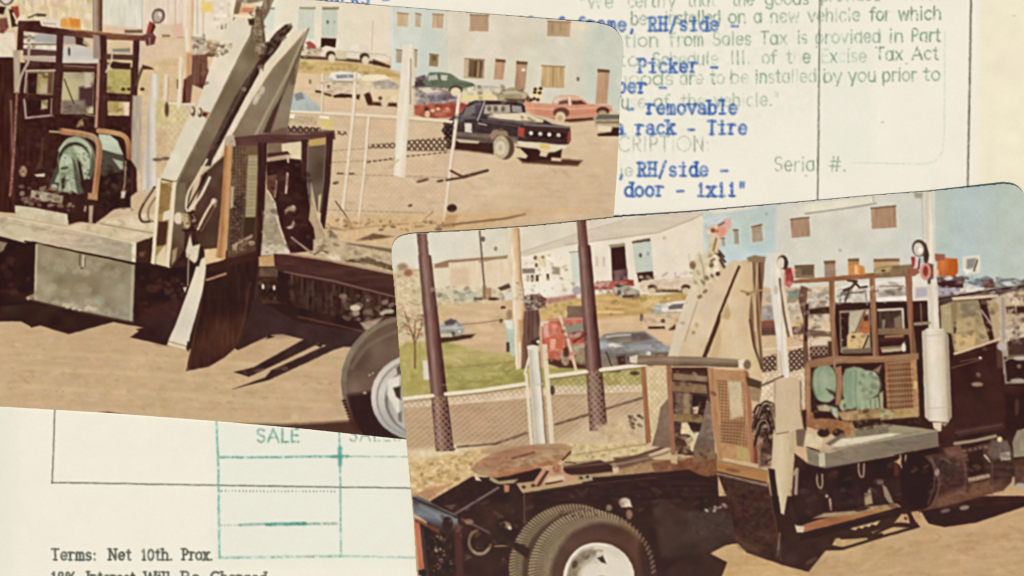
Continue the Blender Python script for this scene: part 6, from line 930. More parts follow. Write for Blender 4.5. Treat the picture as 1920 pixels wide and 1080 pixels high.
# rack
RK = K+'/headache_rack'
P('', [(1508, 618), (1560, 622), (1560, 632), (1508, 630)], '75604c', f=1.5, n=4); P('', [(1520, 640), (1560, 640), (1566, 700), (1520, 700)], '3f2a24', f=2, a=.9)
P('', [(1520, 640), (1552, 632), (1552, 648), (1520, 650)], 'd6c7ac', f=2); hatch('', [(1520, 650), (1552, 646), (1552, 666), (1520, 668)], 'b39a7a', step=7, w=2.4, a=.8)
P(RK, [(1508, 622), (1514, 540), (1502, 536), (1496, 560), (1506, 600), (1506, 690), (1518, 690), (1514, 640)], '6d4f3c', f=1.4, n=5, s=4); P('', [(1510, 570), (1516, 570), (1514, 640), (1508, 640)], '3f2a26', f=1.4)
for i, q in enumerate([[(1554, 526), (1564, 526), (1566, 600), (1574, 690), (1562, 690), (1556, 600)], [(1630, 518), (1640, 518), (1644, 600), (1650, 690), (1638, 690), (1632, 600)], [(1697, 514), (1709, 514), (1712, 600), (1722, 700), (1710, 700), (1702, 600)]]): P(RK, q, '8d6346', f=1.2, n=5, s=4, g=(q[0][0], 600, q[0][0]+14, 600, '8f6a4c', 'a07654', '7b4f3a'))
P('', [(1697, 514), (1709, 514), (1712, 600), (1702, 600)], '9a5c4c', f=1.5, a=.6); P(RK, [(1646, 616), (1706, 616), (1706, 628), (1646, 628)], '83694d', f=1.4, n=4)
P(RK, [(1482, 528), (1500, 524), (1560, 519), (1640, 512), (1712, 506), (1720, 500), (1724, 512), (1714, 518), (1640, 522), (1560, 528), (1490, 532)], '96623f', f=1.3, n=5, s=3); P('', [(1638, 506), (1660, 500), (1712, 496), (1714, 516), (1640, 520)], '85704f', f=1.5, n=5); P('', [(1640, 505), (1672, 500), (1668, 510), (1640, 514)], 'b39a6c', f=1.5); E('', 1656, 508, 4, 2, '4f3a28', f=1.2)
P(K+'/amber_lamp', [(1592, 498), (1606, 495), (1620, 500), (1622, 516), (1592, 516)], 'd08d4c', f=1.5, n=7, s=4); P('', [(1602, 498), (1608, 498), (1608, 514), (1602, 514)], 'e8bc8a', f=1.6)
# exhaust muffler and stack
BC = K+'/beacon'
P(BC, [(1758, 486), (1776, 484), (1795, 486), (1796, 512), (1790, 520), (1762, 520), (1757, 510)], 'c4682c', f=1.4, n=5, s=4, g=(1758, 500, 1796, 500, 'c86f34', 'c9672a', 'b5541f')); P('', [(1752, 476), (1771, 477), (1772, 488), (1754, 490)], '9a6048', f=1.6); P('', [(1752, 506), (1760, 506), (1760, 520), (1752, 518)], 'e0c3a6', f=1.6); P('', [(1756, 520), (1806, 518), (1810, 530), (1758, 534)], '6d5f5c', f=1.8, n=14, s=0); P('', [(1756, 528), (1806, 526), (1806, 540), (1760, 540)], '41282a', f=1.8); E('', 1778, 522, 8, 4, 'd6cec4', f=1.6)
P(K+'/side_mirror#1', [(1804, 482), (1838, 478), (1838, 512), (1812, 516), (1804, 506)], 'd9d3c2', f=1.5, n=4); P('', [(1812, 486), (1830, 484), (1826, 502), (1812, 506)], '8f8b82', f=2); L('', [(1826, 508), (1832, 488)], 3, '5f5344'); P('', [(1806, 504), (1822, 508), (1812, 516)], 'e8e3d8', f=1.5)
P('', [(1810, 530), (1850, 518), (1862, 524), (1856, 534), (1840, 540)], '77808a', f=2, n=8, s=0); P('', [(1838, 526), (1860, 524), (1870, 540), (1846, 542)], '6d4a40', f=2, n=8); P(K+'/windshield_edge', [(1862, 534), (1874, 524), (1900, 522), (1925, 530), (1930, 545), (1870, 548)], '6f7a78', f=1.8, n=5); P('', [(1876, 530), (1904, 526), (1918, 536), (1890, 540)], 'c3cac4', f=2, n=8, s=0)
P('', [(1756, 556), (1850, 545), (1930, 530), (1990, 528), (1990, 552), (1870, 556), (1758, 572)], '57463c', f=1.6, a=.75); L('', [(1756, 562), (1850, 546), (1925, 536)], 3, '33231f'); P('', [(1784, 558), (1870, 552), (1872, 558), (1786, 564)], 'd6c3a6', f=1.5); P('', [(1890, 548), (1990, 540), (1990, 690), (1870, 690), (1860, 560)], 'bfab8a', f=3, n=6); P('', [(1886, 576), (1990, 570), (1990, 586), (1888, 588)], '3f2822', f=2.5); P('', [(1888, 560), (1990, 555), (1990, 572), (1890, 572)], 'cdb896', f=2, n=10)
SW = CB+'/side_window'
P(SW, [(1762, 574), (1786, 566), (1842, 562), (1858, 580), (1866, 634), (1850, 642), (1790, 664), (1782, 620), (1766, 624)], 'a39068', f=1.5, n=5); P('', [(1764, 574), (1782, 568), (1788, 620), (1782, 626), (1764, 622)], 'a99a74', f=1.8, n=3, s=4); P('', [(1782, 568), (1794, 566), (1792, 610), (1786, 616)], '8d7d58', f=1.6); P('', [(1800, 568), (1840, 564), (1846, 590), (1804, 598)], '8b7d62', f=4, n=5); P('', [(1794, 600), (1830, 592), (1826, 622), (1792, 624)], 'b5a075', f=2.5); P('', [(1790, 628), (1830, 624), (1826, 650), (1792, 660)], 'c9ab78', f=2.5, n=4); P('', [(1788, 606), (1793, 604), (1792, 624), (1788, 626)], '4a352a', f=1.5); P('', [(1834, 562), (1850, 562), (1864, 636), (1856, 640), (1846, 610)], '3c2420', f=1.6); L('', [(1840, 582), (1858, 608)], 3.4, '9d8c82'); P('', [(1850, 564), (1866, 562), (1874, 630), (1864, 636)], 'b8a27c', f=2); E('', 1865, 578, 8, 10, 'a8946e', f=2); L('', [(1790, 664), (1840, 648), (1874, 636)], 5, 'd6bd95', f=1.3); L('', [(1790, 670), (1870, 650)], 2.2, '6d5140'); E('', 1846, 654, 5, 3, 'd9c3a2', f=1.4)
P(CB+'/door', [(1766, 672), (1800, 664), (1872, 640), (1890, 700), (1890, 800), (1790, 820), (1786, 800)], '3d221f', f=2, n=3, s=2, a=.8); L('', [(1784, 690), (1840, 674)], 3, '6d4c42', a=.7); L('', [(1800, 678), (1836, 672)], 2, '8d6a5a', a=.6); E(CB+'/door_handle', 1832, 721, 11, 4, '9d8168', f=2); E('', 1834, 703, 4, 4, '75584e', f=1.8); E('', 1838, 671, 3, 2, 'e6d6c4', f=1.2); P('', [(1790, 806), (1880, 792), (1884, 802), (1796, 818)], '4d3230', f=2, a=.8); L('', [(1790, 812), (1880, 796)], 2, '6a4f4a', a=.6)
L(K+'/mirror_pole', [(1880, 560), (1882, 640), (1884, 700)], 6, 'a39a90', f=1.3); E('', 1878, 650, 9, 8, 'bcb0a6', f=2); L('', [(1884, 668), (1886, 720)], 3, '6f5f58', f=1.2); P(K+'/side_mirror#2', [(1882, 670), (1990, 660), (1990, 730), (1886, 722)], '35211e', f=1.6); L('', [(1990, 664), (1890, 672), (1882, 678), (1886, 718), (1990, 716)], 4, '8b8072', f=1.4, sm=0); E('', 1914, 672, 14, 4, 'b9b09e', f=2); E('', 1908, 714, 14, 4, 'a39a88', f=2); E('', 1910, 687, 4, 4, '77665c', f=1.6); speck('', [(1890, 600), (1925, 595), (1930, 640), (1892, 640)], ['5d5048', 'd6cab4', '8f8372'], 22, (2, 5), .7); P('', [(1888, 640), (1940, 626), (1940, 664), (1890, 668)], '3c2824', f=2.5, a=.9); L('', [(1904, 564), (1906, 640)], 3, 'cbbba0', a=.7); L('', [(1884, 640), (1930, 626)], 4, 'cbbaa2', f=1.4); E('', 1906, 764, 4, 16, 'b0958a', f=2, a=.7); P('', [(1884, 740), (1990, 735), (1990, 800), (1886, 800)], '2f1d1b', f=3, a=.7)
EX = K+'/exhaust_stack'
P(EX, [(1737, 530), (1757, 526), (1762, 620), (1764, 645), (1742, 645)], 'ddd4bf', f=1.3, n=2, s=4, g=(1737, 580, 1760, 579, 'cfc6b2', 'e2dac6', 'd3c9b4')); P(EX+'_muffler', [(1728, 622), (1738, 616), (1770, 616), (1778, 630), (1784, 782), (1778, 792), (1742, 790), (1734, 782)], 'dad0ba', f=1.3, n=2, s=4, g=(1730, 700, 1783, 698, 'bdb29c', 'd9cfba', 'e2dac8', 'e2d9c6', 'ddd3bd', 'd6cab2', 'c9bca2', '9c8a72', 'cbbfa8')); L('', [(1737, 766), (1783, 764)], 2, 'b3a48c', a=.5); L('', [(1730, 630), (1776, 628)], 2.4, 'c0b39c', a=.6); P('', [(1748, 792), (1766, 792), (1764, 808), (1758, 810), (1750, 802)], 'd6c8ae', f=1.4); P('', [(1764, 794), (1778, 792), (1770, 800)], 'a39275', f=1.6); L('', [(1716, 608), (1742, 606)], 6, '9a8769', f=1.4); L('', [(1726, 570), (1728, 606)], 2.4, '77685a')
WL = K+'/work_lamp#2'
L('', [(1735, 488), (1742, 530)], 6, '53423c', f=1.6); P(WL, [(1726, 452), (1736, 458), (1742, 478), (1740, 492), (1732, 490), (1730, 470)], '43382f', f=1.4); E(WL, 1723, 466, 13, 16, '4c4138', rot=-8, f=1.3); E(WL, 1722, 468, 9.5, 12.5, 'd0c6b4', rot=-8, f=1.4, n=6, s=0); E('', 1725, 470, 4, 5, 'efe8da', f=1.5); P(WL, [(1708, 482), (1716, 482), (1716, 500), (1710, 502)], '9a4044', f=1.4); P('', [(1716, 484), (1722, 488), (1720, 504), (1714, 504)], 'e0b8a8', f=1.5); L('', [(1724, 486), (1722, 504)], 3, '4a3b36'); E('', 1728, 490, 3, 6, 'aab5b9', f=1.4)
P('', [(1740, 494), (1750, 496), (1750, 522), (1742, 528)], '6f5040', f=1.6); E(WL, 1735, 510, 10.5, 16, 'd18f7d', f=1.4); E(WL, 1735, 509, 5, 10, '943a2e', f=1.6); P('', [(1698, 506), (1716, 504), (1712, 516), (1700, 518)], '9a5a48', f=1.6, n=8)
# hoses
for i in range(22):
    x = 1414+rng.uniform(-4, 8); y = 752+rng.uniform(0, 50); L(CN+'/hose', [(x, y+rng.uniform(10, 34)), (x+10, y), (x+rng.uniform(20, 36), y+rng.uniform(-6, 12)), (x+rng.uniform(16, 34), y+rng.uniform(20, 44))], 3, ['2f201b', '3b2a22', '4a3830', 'b59a7c', '2a1b18'][i % 5], f=1.1, sm=1, a=.9)
P('', [(1422, 812), (1456, 800), (1456, 872), (1424, 876)], '35211c', f=4, n=8, s=1, a=.8); speck('', [(1418, 780), (1456, 770), (1456, 870), (1424, 872)], ['b09475', '2c1c19', '7d6048', '40302a', 'c9a98a'], 44, (1.5, 4), .7, 2.4); P('', [(1398, 706), (1428, 716), (1426, 730), (1402, 724)], '4d3f30', f=1.6); P('', [(1404, 725), (1428, 730), (1424, 755), (1408, 750)], '8a7252', f=2, n=6, a=.7); L('', [(1426, 724), (1468, 706)], 4, '6d5a44', f=1.4)
# winch bay
P('', [(1512, 680), (1726, 672), (1728, 800), (1690, 806), (1514, 800)], '3a241f', f=1.6, n=4)
WN = K+'/winch'
E(WN+'/drum_flange', 1546, 719, 23, 36, '8fa080', f=1.6, n=5, g=(1524, 700, 1570, 730, '9aa585', '8ba07e', 'a0ab8a', '8f9c7c'))
P('', [(1524, 700), (1530, 690), (1534, 740), (1528, 742)], 'b0b393', f=3, a=.7); E('', 1546, 716, 9, 16, 'b9bd9f', f=7, a=.8); P('', [(1532, 745), (1548, 738), (1566, 746), (1556, 754), (1540, 754)], 'a9b394', f=2.5, a=.9); P('', [(1548, 729), (1558, 732), (1570, 738), (1568, 744), (1556, 738)], '2f2820', f=2); L('', [(1530, 754), (1556, 758), (1568, 748)], 4, '2c201b', f=2)
P('', [(1532, 762), (1548, 758), (1560, 764), (1554, 776), (1536, 772)], 'a89c7c', f=2.5, n=8, s=1); P('', [(1558, 762), (1570, 766), (1572, 784), (1562, 788)], '9fae96', f=2.5, n=5)
P(WN+'/motor', [(1580, 706), (1586, 692), (1602, 688), (1616, 690), (1624, 696), (1636, 694), (1646, 706), (1651, 722), (1646, 740), (1648, 764), (1640, 770), (1612, 768), (1606, 772), (1588, 766), (1580, 740)], '93a183', f=1.8, n=5, s=1, g=(1580, 700, 1650, 740, '87997a', '97a787', 'a9b394', '939d7c', '9aa585'))
P('', [(1588, 696), (1604, 690), (1606, 764), (1588, 762)], '96a98a', f=4, a=.7, g=(1588, 700, 1606, 700, '84987c', 'a0b094', '8fa284')); P('', [(1606, 692), (1612, 694), (1610, 760), (1604, 760)], 'b8bf9f', f=2.5, a=.8); E('', 1628, 718, 20, 22, '9aa485', f=4, n=10, s=1)
for q in range(14):
    a_ = q*.449; E('', 1629+17*math.cos(a_), 718+19*math.sin(a_), 3.2, 2.4, '6d7a5e' if q % 2 else 'bcc3a4', rot=math.degrees(a_), f=1.6, a=.75)
E('', 1628, 718, 8, 9, 'a9b294', f=3); E('', 1636, 724, 5, 6, '6d785c', f=2.5, a=.7); L('', [(1622, 750), (1636, 748), (1648, 740)], 3, '332a22', f=1.3)
P(WN+'/brake_housing', [(1616, 748), (1646, 746), (1648, 766), (1620, 771)], 'a3ac8a', f=1.8, n=7); L('', [(1632, 750), (1633, 768)], 2, '6b765a'); L('', [(1641, 750), (1642, 766)], 2, '6b765a'); P('', [(1612, 752), (1620, 750), (1620, 772), (1614, 772)], 'b5bd9e', f=1.6); L('', [(1618, 773), (1648, 768)], 3.4, '3a2b22', f=1.4)
E(WN+'/gear', 1582, 760, 9, 11, 'a3a988', f=1.8, n=6, s=0); E('', 1583, 761, 3.4, 4.4, '6d705a', f=1.6); P('', [(1588, 770), (1606, 764), (1606, 776), (1592, 778)], '43362b', f=2.5); P('', [(1612, 684), (1652, 680), (1654, 700), (1636, 696), (1614, 690)], '331f1b', f=1.8); P('', [(1636, 696), (1653, 684), (1648, 700)], '8d6f58', f=2); P('', [(1648, 738), (1656, 734), (1656, 770), (1650, 768)], 'a5a07c', f=1.8)
P(K+'/mesh_guard', [(1658, 680), (1716, 674), (1722, 776), (1664, 782)], '9a6c49', f=1.4, n=5); hatch('', [(1664, 684), (1708, 680), (1712, 768), (1668, 772)], '5d3824', step=5.4, w=2.2, a=.65, ang=(-4, 86)); P('', [(1672, 690), (1690, 690), (1690, 768), (1674, 770)], '8d8468', f=8, a=.35); P('', [(1706, 674), (1718, 672), (1724, 780), (1714, 782)], 'ad7f57', f=1.4, n=5); P('', [(1664, 770), (1722, 764), (1722, 782), (1668, 786)], 'b0905f', f=1.6, n=6); E('', 1716, 722, 4, 8, 'd0b078', f=1.8)
P(K+'/winch_rail', [(1508, 684), (1516, 676), (1560, 668), (1650, 668), (1722, 662), (1722, 674), (1660, 680), (1580, 682), (1520, 690), (1520, 780), (1510, 782)], '99714f', f=1.3, n=6, s=3); P('', [(1564, 690), (1577, 686), (1580, 720), (1576, 760), (1566, 760), (1568, 720)], '9c7050', f=1.3, n=5, s=4); L('', [(1564, 690), (1566, 676), (1576, 676)], 4, '9c8468', f=1.3); L('', [(1514, 684), (1514, 775)], 3, 'bd936a', a=.6, f=1.4)
P(K+'/winch_base', [(1512, 772), (1560, 778), (1574, 788), (1600, 792), (1606, 818), (1590, 824), (1512, 800)], '96663f', f=1.5, n=5); P('', [(1568, 772), (1660, 766), (1676, 774), (1670, 786), (1610, 792), (1580, 788)], 'a08058', f=2, n=10, s=1); P('', [(1524, 770), (1556, 772), (1568, 786), (1526, 784)], '352019', f=1.8); P('', [(1648, 766), (1676, 774), (1672, 784), (1650, 782)], 'a6a172', f=2, n=6); P('', [(1594, 790), (1650, 784), (1650, 796), (1610, 800)], '3a261f', f=2)
P(K+'/tray', [(1512, 842), (1556, 850), (1600, 836), (1690, 816), (1758, 806), (1760, 838), (1700, 848), (1600, 868), (1546, 878), (1516, 872)], '7d7461', f=1.3, n=3, s=3, g=(1540, 850, 1750, 820, '837a66', '7a7160', '756c5c')); P('', [(1598, 812), (1612, 802), (1662, 796), (1730, 804), (1756, 806), (1700, 818), (1600, 838), (1556, 846), (1575, 825)], '978a6c', f=1.6, n=4); P('', [(1556, 842), (1574, 824), (1668, 812), (1690, 814), (1600, 834)], 'd6cdb4', f=1.8, n=3); P('', [(1604, 804), (1664, 796), (1666, 812), (1604, 820)], '7d725c', f=1.6, n=3); P('', [(1664, 796), (1735, 804), (1690, 812), (1668, 808)], '9a9276', f=1.8); P('', [(1534, 850), (1546, 848), (1548, 878), (1536, 876)], 'bfb59a', f=1.5); L('', [(1536, 848), (1620, 832), (1758, 807)], 2.6, 'a39a82', a=.8); L('', [(1512, 838), (1535, 846)], 3, '33231d')
E('', 1528, 826, 14, 12, 'd6c3a0', f=2, n=4); P('', [(1508, 816), (1536, 810), (1540, 838), (1510, 838)], 'd3c19e', f=2.5, n=4); P('', [(1492, 806), (1512, 804), (1506, 838), (1494, 836)], '55493a', f=2, a=.8); E('', 1544, 812, 12, 8, '39241d', f=2); E('', 1572, 812, 11, 8, '3b261e', f=2); P('', [(1548, 832), (1580, 812), (1584, 818), (1556, 836)], '6f675c', f=2); L('', [(1596, 792), (1598, 820)], 5, 'b08a5e', f=1.5)
P('', [(1515, 866), (1535, 876), (1536, 900), (1528, 895), (1514, 880)], '8f8468', f=1.8, n=6); L('', [(1530, 876), (1532, 906)], 6, 'a3957a', f=1.5)
# lower right: hooks, tanks, steps
P(K+'/step_bay', [(1490, 850), (1516, 870), (1546, 878), (1700, 850), (1760, 838), (1770, 960), (1690, 955), (1500, 990), (1484, 940)], '301c1a', f=2, n=3, s=2); P('', [(1560, 920), (1690, 895), (1690, 940), (1560, 955)], '39292a', f=5, a=.6); P('', [(1484, 920), (1545, 930), (1540, 965), (1495, 965)], '372726', f=5, a=.7)
for x, y in ((1536, 894), (1614, 874), (1692, 858)): L(K+'/hook#%d' % x, [(x-4, y-4), (x-4, y+10), (x, y+20), (x+5, y+18), (x+6, y-4)], 3, 'a08c72', f=1.1, sm=1)
P('', [(1676, 866), (1690, 858), (1688, 872)], 'b89a70', f=1.5); P('', [(1676, 870), (1686, 872), (1684, 892), (1676, 892)], '552c22', f=2); P('', [(1620, 925), (1632, 915), (1636, 944), (1622, 948)], 'a58e6c', f=1.6); P('', [(1610, 900), (1632, 896), (1626, 924), (1614, 924)], '2f1f1a', f=2); P('', [(1654, 908), (1662, 914), (1676, 944), (1668, 946), (1658, 930)], '8f7d68', f=1.5); E('', 1650, 904, 6, 4, '8a7a70', f=1.8); L('', [(1556, 936), (1558, 955)], 4, 'b09a80', f=1.3); E('', 1550, 930, 3, 3, 'b09a86', f=1.3); L('', [(1488, 890), (1494, 880), (1492, 925)], 6, 'a3917c', f=1.8)
P(K+'/step_bar', [(1494, 988), (1530, 976), (1600, 958), (1680, 944), (1690, 950), (1600, 974), (1510, 997), (1496, 997)], 'a36f48', f=1.3, n=5, s=3, g=(1495, 990, 1688, 948, '9a5f3a', 'a8754c', 'b08a60')); P('', [(1524, 972), (1545, 962), (1600, 958), (1625, 950), (1676, 945), (1600, 965)], 'a08a68', f=2, n=5); P('', [(1490, 984), (1508, 988), (1506, 998), (1494, 998)], 'c9ba9c', f=1.6, n=10, s=0); P('', [(1500, 1003), (1522, 995), (1680, 960), (1680, 968), (1560, 1000), (1500, 1015)], '301d1a', f=2); P('', [(1598, 956), (1624, 950), (1632, 953), (1608, 960)], '42291f', f=1.4)
FT = K+'/fuel_tank'
P(FT, [(1720, 858), (1750, 852), (1880, 826), (1894, 836), (1902, 870), (1896, 905), (1880, 920), (1760, 952), (1724, 958), (1700, 940), (1696, 890)], '4a342e', f=1.5, n=5, s=3, g=(1810, 835, 1830, 945, '5e4338', '49312b', '3b2725', '57392a', '6d4a34')); E(FT, 1722, 904, 34, 52, '2c1a19', rot=-6, f=1.8); P('', [(1744, 858), (1790, 850), (1800, 895), (1758, 898)], '42332f', f=4, n=5); E('', 1757, 886, 4, 7, 'b3a295', f=1.8); L('', [(1744, 858), (1756, 880), (1760, 915), (1748, 948)], 3, '6f5548', f=1.6, sm=1, a=.7)
P('', [(1768, 842), (1800, 834), (1806, 850), (1778, 860)], '6d473c', f=2.5, n=5); L('', [(1790, 832), (1830, 826), (1866, 818)], 6, '9d8c70', f=1.6); L('', [(1806, 846), (1850, 838)], 4, '8a7460', gap=(5, 5), f=1.5, a=.7); P('', [(1812, 850), (1842, 842), (1848, 890), (1816, 898)], '33201d', f=3); P('', [(1814, 896), (1856, 888), (1856, 896), (1816, 904)], 'a38a70', f=1.8, n=8, s=0); P('', [(1820, 906), (1856, 900), (1852, 924), (1824, 930)], '6d4a30', f=3, n=8); P('', [(1756, 935), (1800, 915), (1880, 900), (1880, 918), (1760, 950)], '6f4e38', f=6, n=5, a=.8); L('', [(1846, 854), (1856, 866)], 3, 'cbbba6', f=1.2)
P('', [(1858, 824), (1888, 826), (1898, 852), (1862, 866), (1852, 850)], '65554c', f=2.5, n=5); P('', [(1874, 850), (1892, 847), (1895, 862), (1876, 864)], 'aaa595', f=1.6); E('', 1874, 824, 5, 5, 'dcc49a', f=1.8); L('', [(1860, 865), (1860, 930)], 3, '6f5648', f=2, a=.6); P(K+'/front_fender', [(1898, 830), (1906, 808), (1925, 802), (1990, 800), (1990, 850), (1900, 858)], '918670', f=1.6, n=4); P('', [(1900, 862), (1990, 850), (1990, 905), (1902, 910)], '57382e', f=2.5, n=5); E('', 1914, 910, 9, 4, 'a8a39c', f=2); E('', 1808, 952, 9, 4, '8a7a6c', rot=-12, f=2); E('', 1772, 958, 9, 3.6, '6d5c50', rot=-12, f=2)
# cream flag plates and mud flap
P(K+'/outrigger_leg', [(1450, 808), (1490, 806), (1488, 860), (1480, 905), (1470, 965), (1464, 962), (1456, 905), (1446, 876)], 'c9b894', f=1.3, n=2, s=4, g=(1450, 870, 1490, 870, 'd3c3a0', 'c6b48c', 'b8a680')); P(K+'/outrigger_housing', [(1452, 714), (1462, 709), (1492, 708), (1500, 714), (1501, 760), (1506, 800), (1480, 812), (1454, 816), (1453, 760)], 'c9b391', f=1.2, n=2, s=2, g=(1452, 760, 1506, 760, 'cdb896', 'c9b391', 'c2ab88')); L('', [(1501, 716), (1502, 762), (1507, 800)], 3, '5d4a38', f=1.6, a=.7); L('', [(1453, 716), (1452, 762), (1453, 812)], 2.4, '8d785a', f=1.5, a=.6); P('', [(1503, 770), (1512, 768), (1512, 806), (1507, 804)], '3a251f', f=1.8); L('', [(1456, 814), (1478, 810)], 2.4, '7d6a4c', a=.8)
P(K+'/mud_flap', [(1344, 886), (1400, 896), (1440, 908), (1450, 960), (1462, 1020), (1470, 1058), (1440, 1050), (1400, 1036), (1382, 1018), (1374, 980), (1362, 930)], '3d261f', f=1.4, n=5, s=6, g=(1380, 890, 1430, 1050, '402820', '3d251d', '432c20', '3b2620')); P('', [(1380, 1005), (1425, 1025), (1420, 1040), (1386, 1026)], '57452f', f=6, a=.6, n=7); L('', [(1346, 888), (1438, 910)], 5, '85705a', f=1.6, n=8); L('', [(1440, 905), (1456, 990), (1464, 1050)], 3, '5a4034', f=1.6, a=.7); P('', [(1440, 878), (1452, 880), (1462, 960), (1452, 965)], '2e1c19', f=1.5)
P(K+'/flap_hanger', [(1343, 862), (1440, 884), (1440, 906), (1344, 886)], 'ad7a48', f=1.4, n=5, s=3); L('', [(1344, 863), (1440, 884)], 3, '8d765c', f=1.2); L('', [(1345, 885), (1436, 905)], 2.4, '432b1e'); E('', 1374, 882, 13, 3.5, '7d5632', rot=10, f=2.5)
L('', [(1462, 1000), (1458, 1040)], 4, '8f7a64', f=1.6, a=.6)
# finer things that the first pass left plain
P('', [(1018, 612), (1028, 608), (1030, 632), (1020, 634)], 'dba393', f=2, n=6); P('', [(1064, 626), (1092, 622), (1088, 632), (1068, 634)], 'c9a296', f=2, a=.8); L('', [(1076, 641), (1100, 626)], 3, '5a3128', f=1.4); speck('', [(1018, 606), (1100, 602), (1098, 680), (1026, 676)], ['8a4234', 'e0a08a', 'd2806a', '6b3a2e', 'b09878'], 50, (1.4, 4), .5, 1.8); L('', [(1076, 652), (1096, 648)], 2.4, 'b9ad8c', a=.8)
speck('', [(984, 556), (1026, 556), (1022, 580), (986, 580)], ['3d2f28', 'cdbfa6', '8a7460', '5f3a34'], 40, (1.4, 3.6), .7); speck('', [(1104, 528), (1200, 528), (1198, 558), (1112, 548)], ['6d4038', 'd8b8a4', '8a8a78', '4f4438'], 34, (1.4, 3.6), .55, 2); speck('', [(1200, 515), (1300, 512), (1300, 546), (1204, 548)], ['b8a084', 'ece0cc', '8f7a60'], 26, (1.4, 4), .45, 3); speck('', [(1204, 566), (1290, 566), (1280, 618), (1206, 618)], ['a08a6a', 'e8dcc6', '8d8a80', 'c2a884'], 34, (1.4, 4), .45, 2.6)
speck('', [(980, 480), (1060, 478), (1090, 550), (986, 562)], ['cfc3aa', 'f0eadb', 'b09c80', '8d7a64'], 44, (1.4, 3.6), .5); speck('', [(812, 540), (985, 530), (985, 566), (812, 572)], ['8d8672', 'e6ddc8', 'b8a688', '6d5d4a', 'c9c8b8'], 60, (1.4, 4), .5, 2)
speck('', [(745, 500), (783, 505), (795, 640), (750, 640)], ['c9ba94', 'e6dcc2', 'a8956e', '94805c'], 80, (1, 2.6), .5, 3); speck('', [(832, 660), (965, 675), (975, 716), (836, 732)], ['8d8548', 'bcb070', '9c8f50', 'c2b584'], 110, (1.2, 3.2), .4, 5)
speck('', [(1488, 545), (1556, 540), (1556, 630), (1490, 640)], ['5a4a40', 'e2d8c8', '9a9284', '7d5a4a', 'b8a890', '6d746c'], 70, (1.4, 4.5), .55, 2.2)
speck('', [(1570, 540), (1700, 530), (1700, 566), (1570, 568)], ['a8a094', 'f0ebe0', '5a4a44', 'c8bfb0'], 34, (1.4, 4), .5, 3); speck('', [(1575, 585), (1630, 582), (1632, 660), (1578, 662)], ['5d4a3c', 'c9bb9c', '8a7458'], 24, (1.4, 3.6), .5); speck('', [(1764, 570), (1860, 566), (1864, 634), (1792, 660)], ['7d6a48', 'c9b78c', '94805a', '5d4a36'], 50, (1.6, 5), .4, 2)
speck('', [(1756, 515), (1925, 520), (1925, 548), (1758, 556)], ['4a3a36', 'dcd6ca', '8a8a88', '6d5a50', 'b5b0a8'], 60, (1.4, 4), .6, 2.4); speck('', [(1890, 545), (1935, 540), (1935, 650), (1890, 660)], ['5a463a', 'e2d4bc', '8d7a66', 'c9b494', '3a2620'], 60, (1.4, 4.5), .55, 1.8)
speck('', [(1700, 870), (1895, 840), (1895, 915), (1760, 948)], ['2a1917', '7d5f4c', '5a4038', '3d2a26', '94765a'], 60, (1.4, 4.5), .4, 3); L('', [(1800, 848), (1810, 880), (1808, 925)], 4, '6b5142', f=2, sm=1, a=.7); L('', [(1748, 860), (1752, 905), (1740, 945)], 2.4, '7a5f50', f=1.8, sm=1, a=.6)
speck('', [(1500, 880), (1690, 870), (1690, 950), (1500, 975)], ['221311', '4a3832', '57463e'], 44, (2, 6), .4, 2.4); speck('', [(820, 950), (1000, 930), (980, 1060), (880, 1070)], ['24130f', '5a463a', '47322a', '7d6a58'], 60, (1.6, 4.5), .45, 2.4); speck('', [(1000, 920), (1340, 900), (1340, 960), (1180, 960)], ['24130f', '4d362c', '5a4438'], 50, (1.6, 5), .4, 3)
speck('', [(890, 860), (1068, 836), (1050, 866), (930, 892)], ['8a5f44', 'c9a07c', '9a7a58', 'b5744e', '74533c'], 70, (1.4, 4), .4, 3); speck('', [(1256, 690), (1340, 700), (1340, 860), (1262, 850)], ['2c1d18', '8d745a', '5d4638', 'b09a78'], 70, (1.4, 4), .45, 2)
for i in range(12):
    x = 1412+rng.uniform(0, 12); y = 752+rng.uniform(0, 80); L('', [(x, y+26), (x+8, y+4), (x+20, y), (x+27, y+18)], 2.6, ['241614', '3b2a22', 'a08a70', '2a1b18'][i % 4], f=1.2, sm=1, a=.85)
speck('', [(1500, 770), (1680, 766), (1670, 800), (1510, 815)], ['4a2f22', 'b9905f', '7d5a3c', '2f1d18', 'c9b088'], 60, (1.4, 4), .5, 2); speck('', [(1520, 845), (1756, 812), (1756, 836), (1546, 874)], ['665c4c', '94886e', '8a6a44'], 50, (1.4, 4.5), .3, 4)
speck('', [(1350, 900), (1440, 915), (1462, 1045), (1386, 1020)], ['2e1c17', '4d342a', '5a4030'], 50, (2, 6), .35, 1.6); speck('', [(1460, 1060), (1930, 960), (1930, 1080), (1460, 1080)], ['b08f60', 'd2b488', 'a58456'], 90, (1.6, 5), .3, 5)
for pts in ([(757, 748), (812, 742)], [(836, 739), (905, 732), (985, 720)], [(1032, 706), (1100, 697)], [(1126, 694), (1210, 684)]):
    L(CL+'/top_rail', pts, 7, 'e6dcc2', f=1.4); L('', [(x, y+5) for x, y in pts], 2.6, '7f6d4a', f=1.4, a=.7)
hatch('', [(757, 752), (985, 726), (985, 740), (757, 768)], '8d7c55', step=8, w=1.6, a=.45, ang=(52, -38)); hatch('', [(1036, 708), (1204, 690), (1204, 732), (1036, 738)], '7d7348', step=8, w=1.6, a=.45, ang=(52, -38))
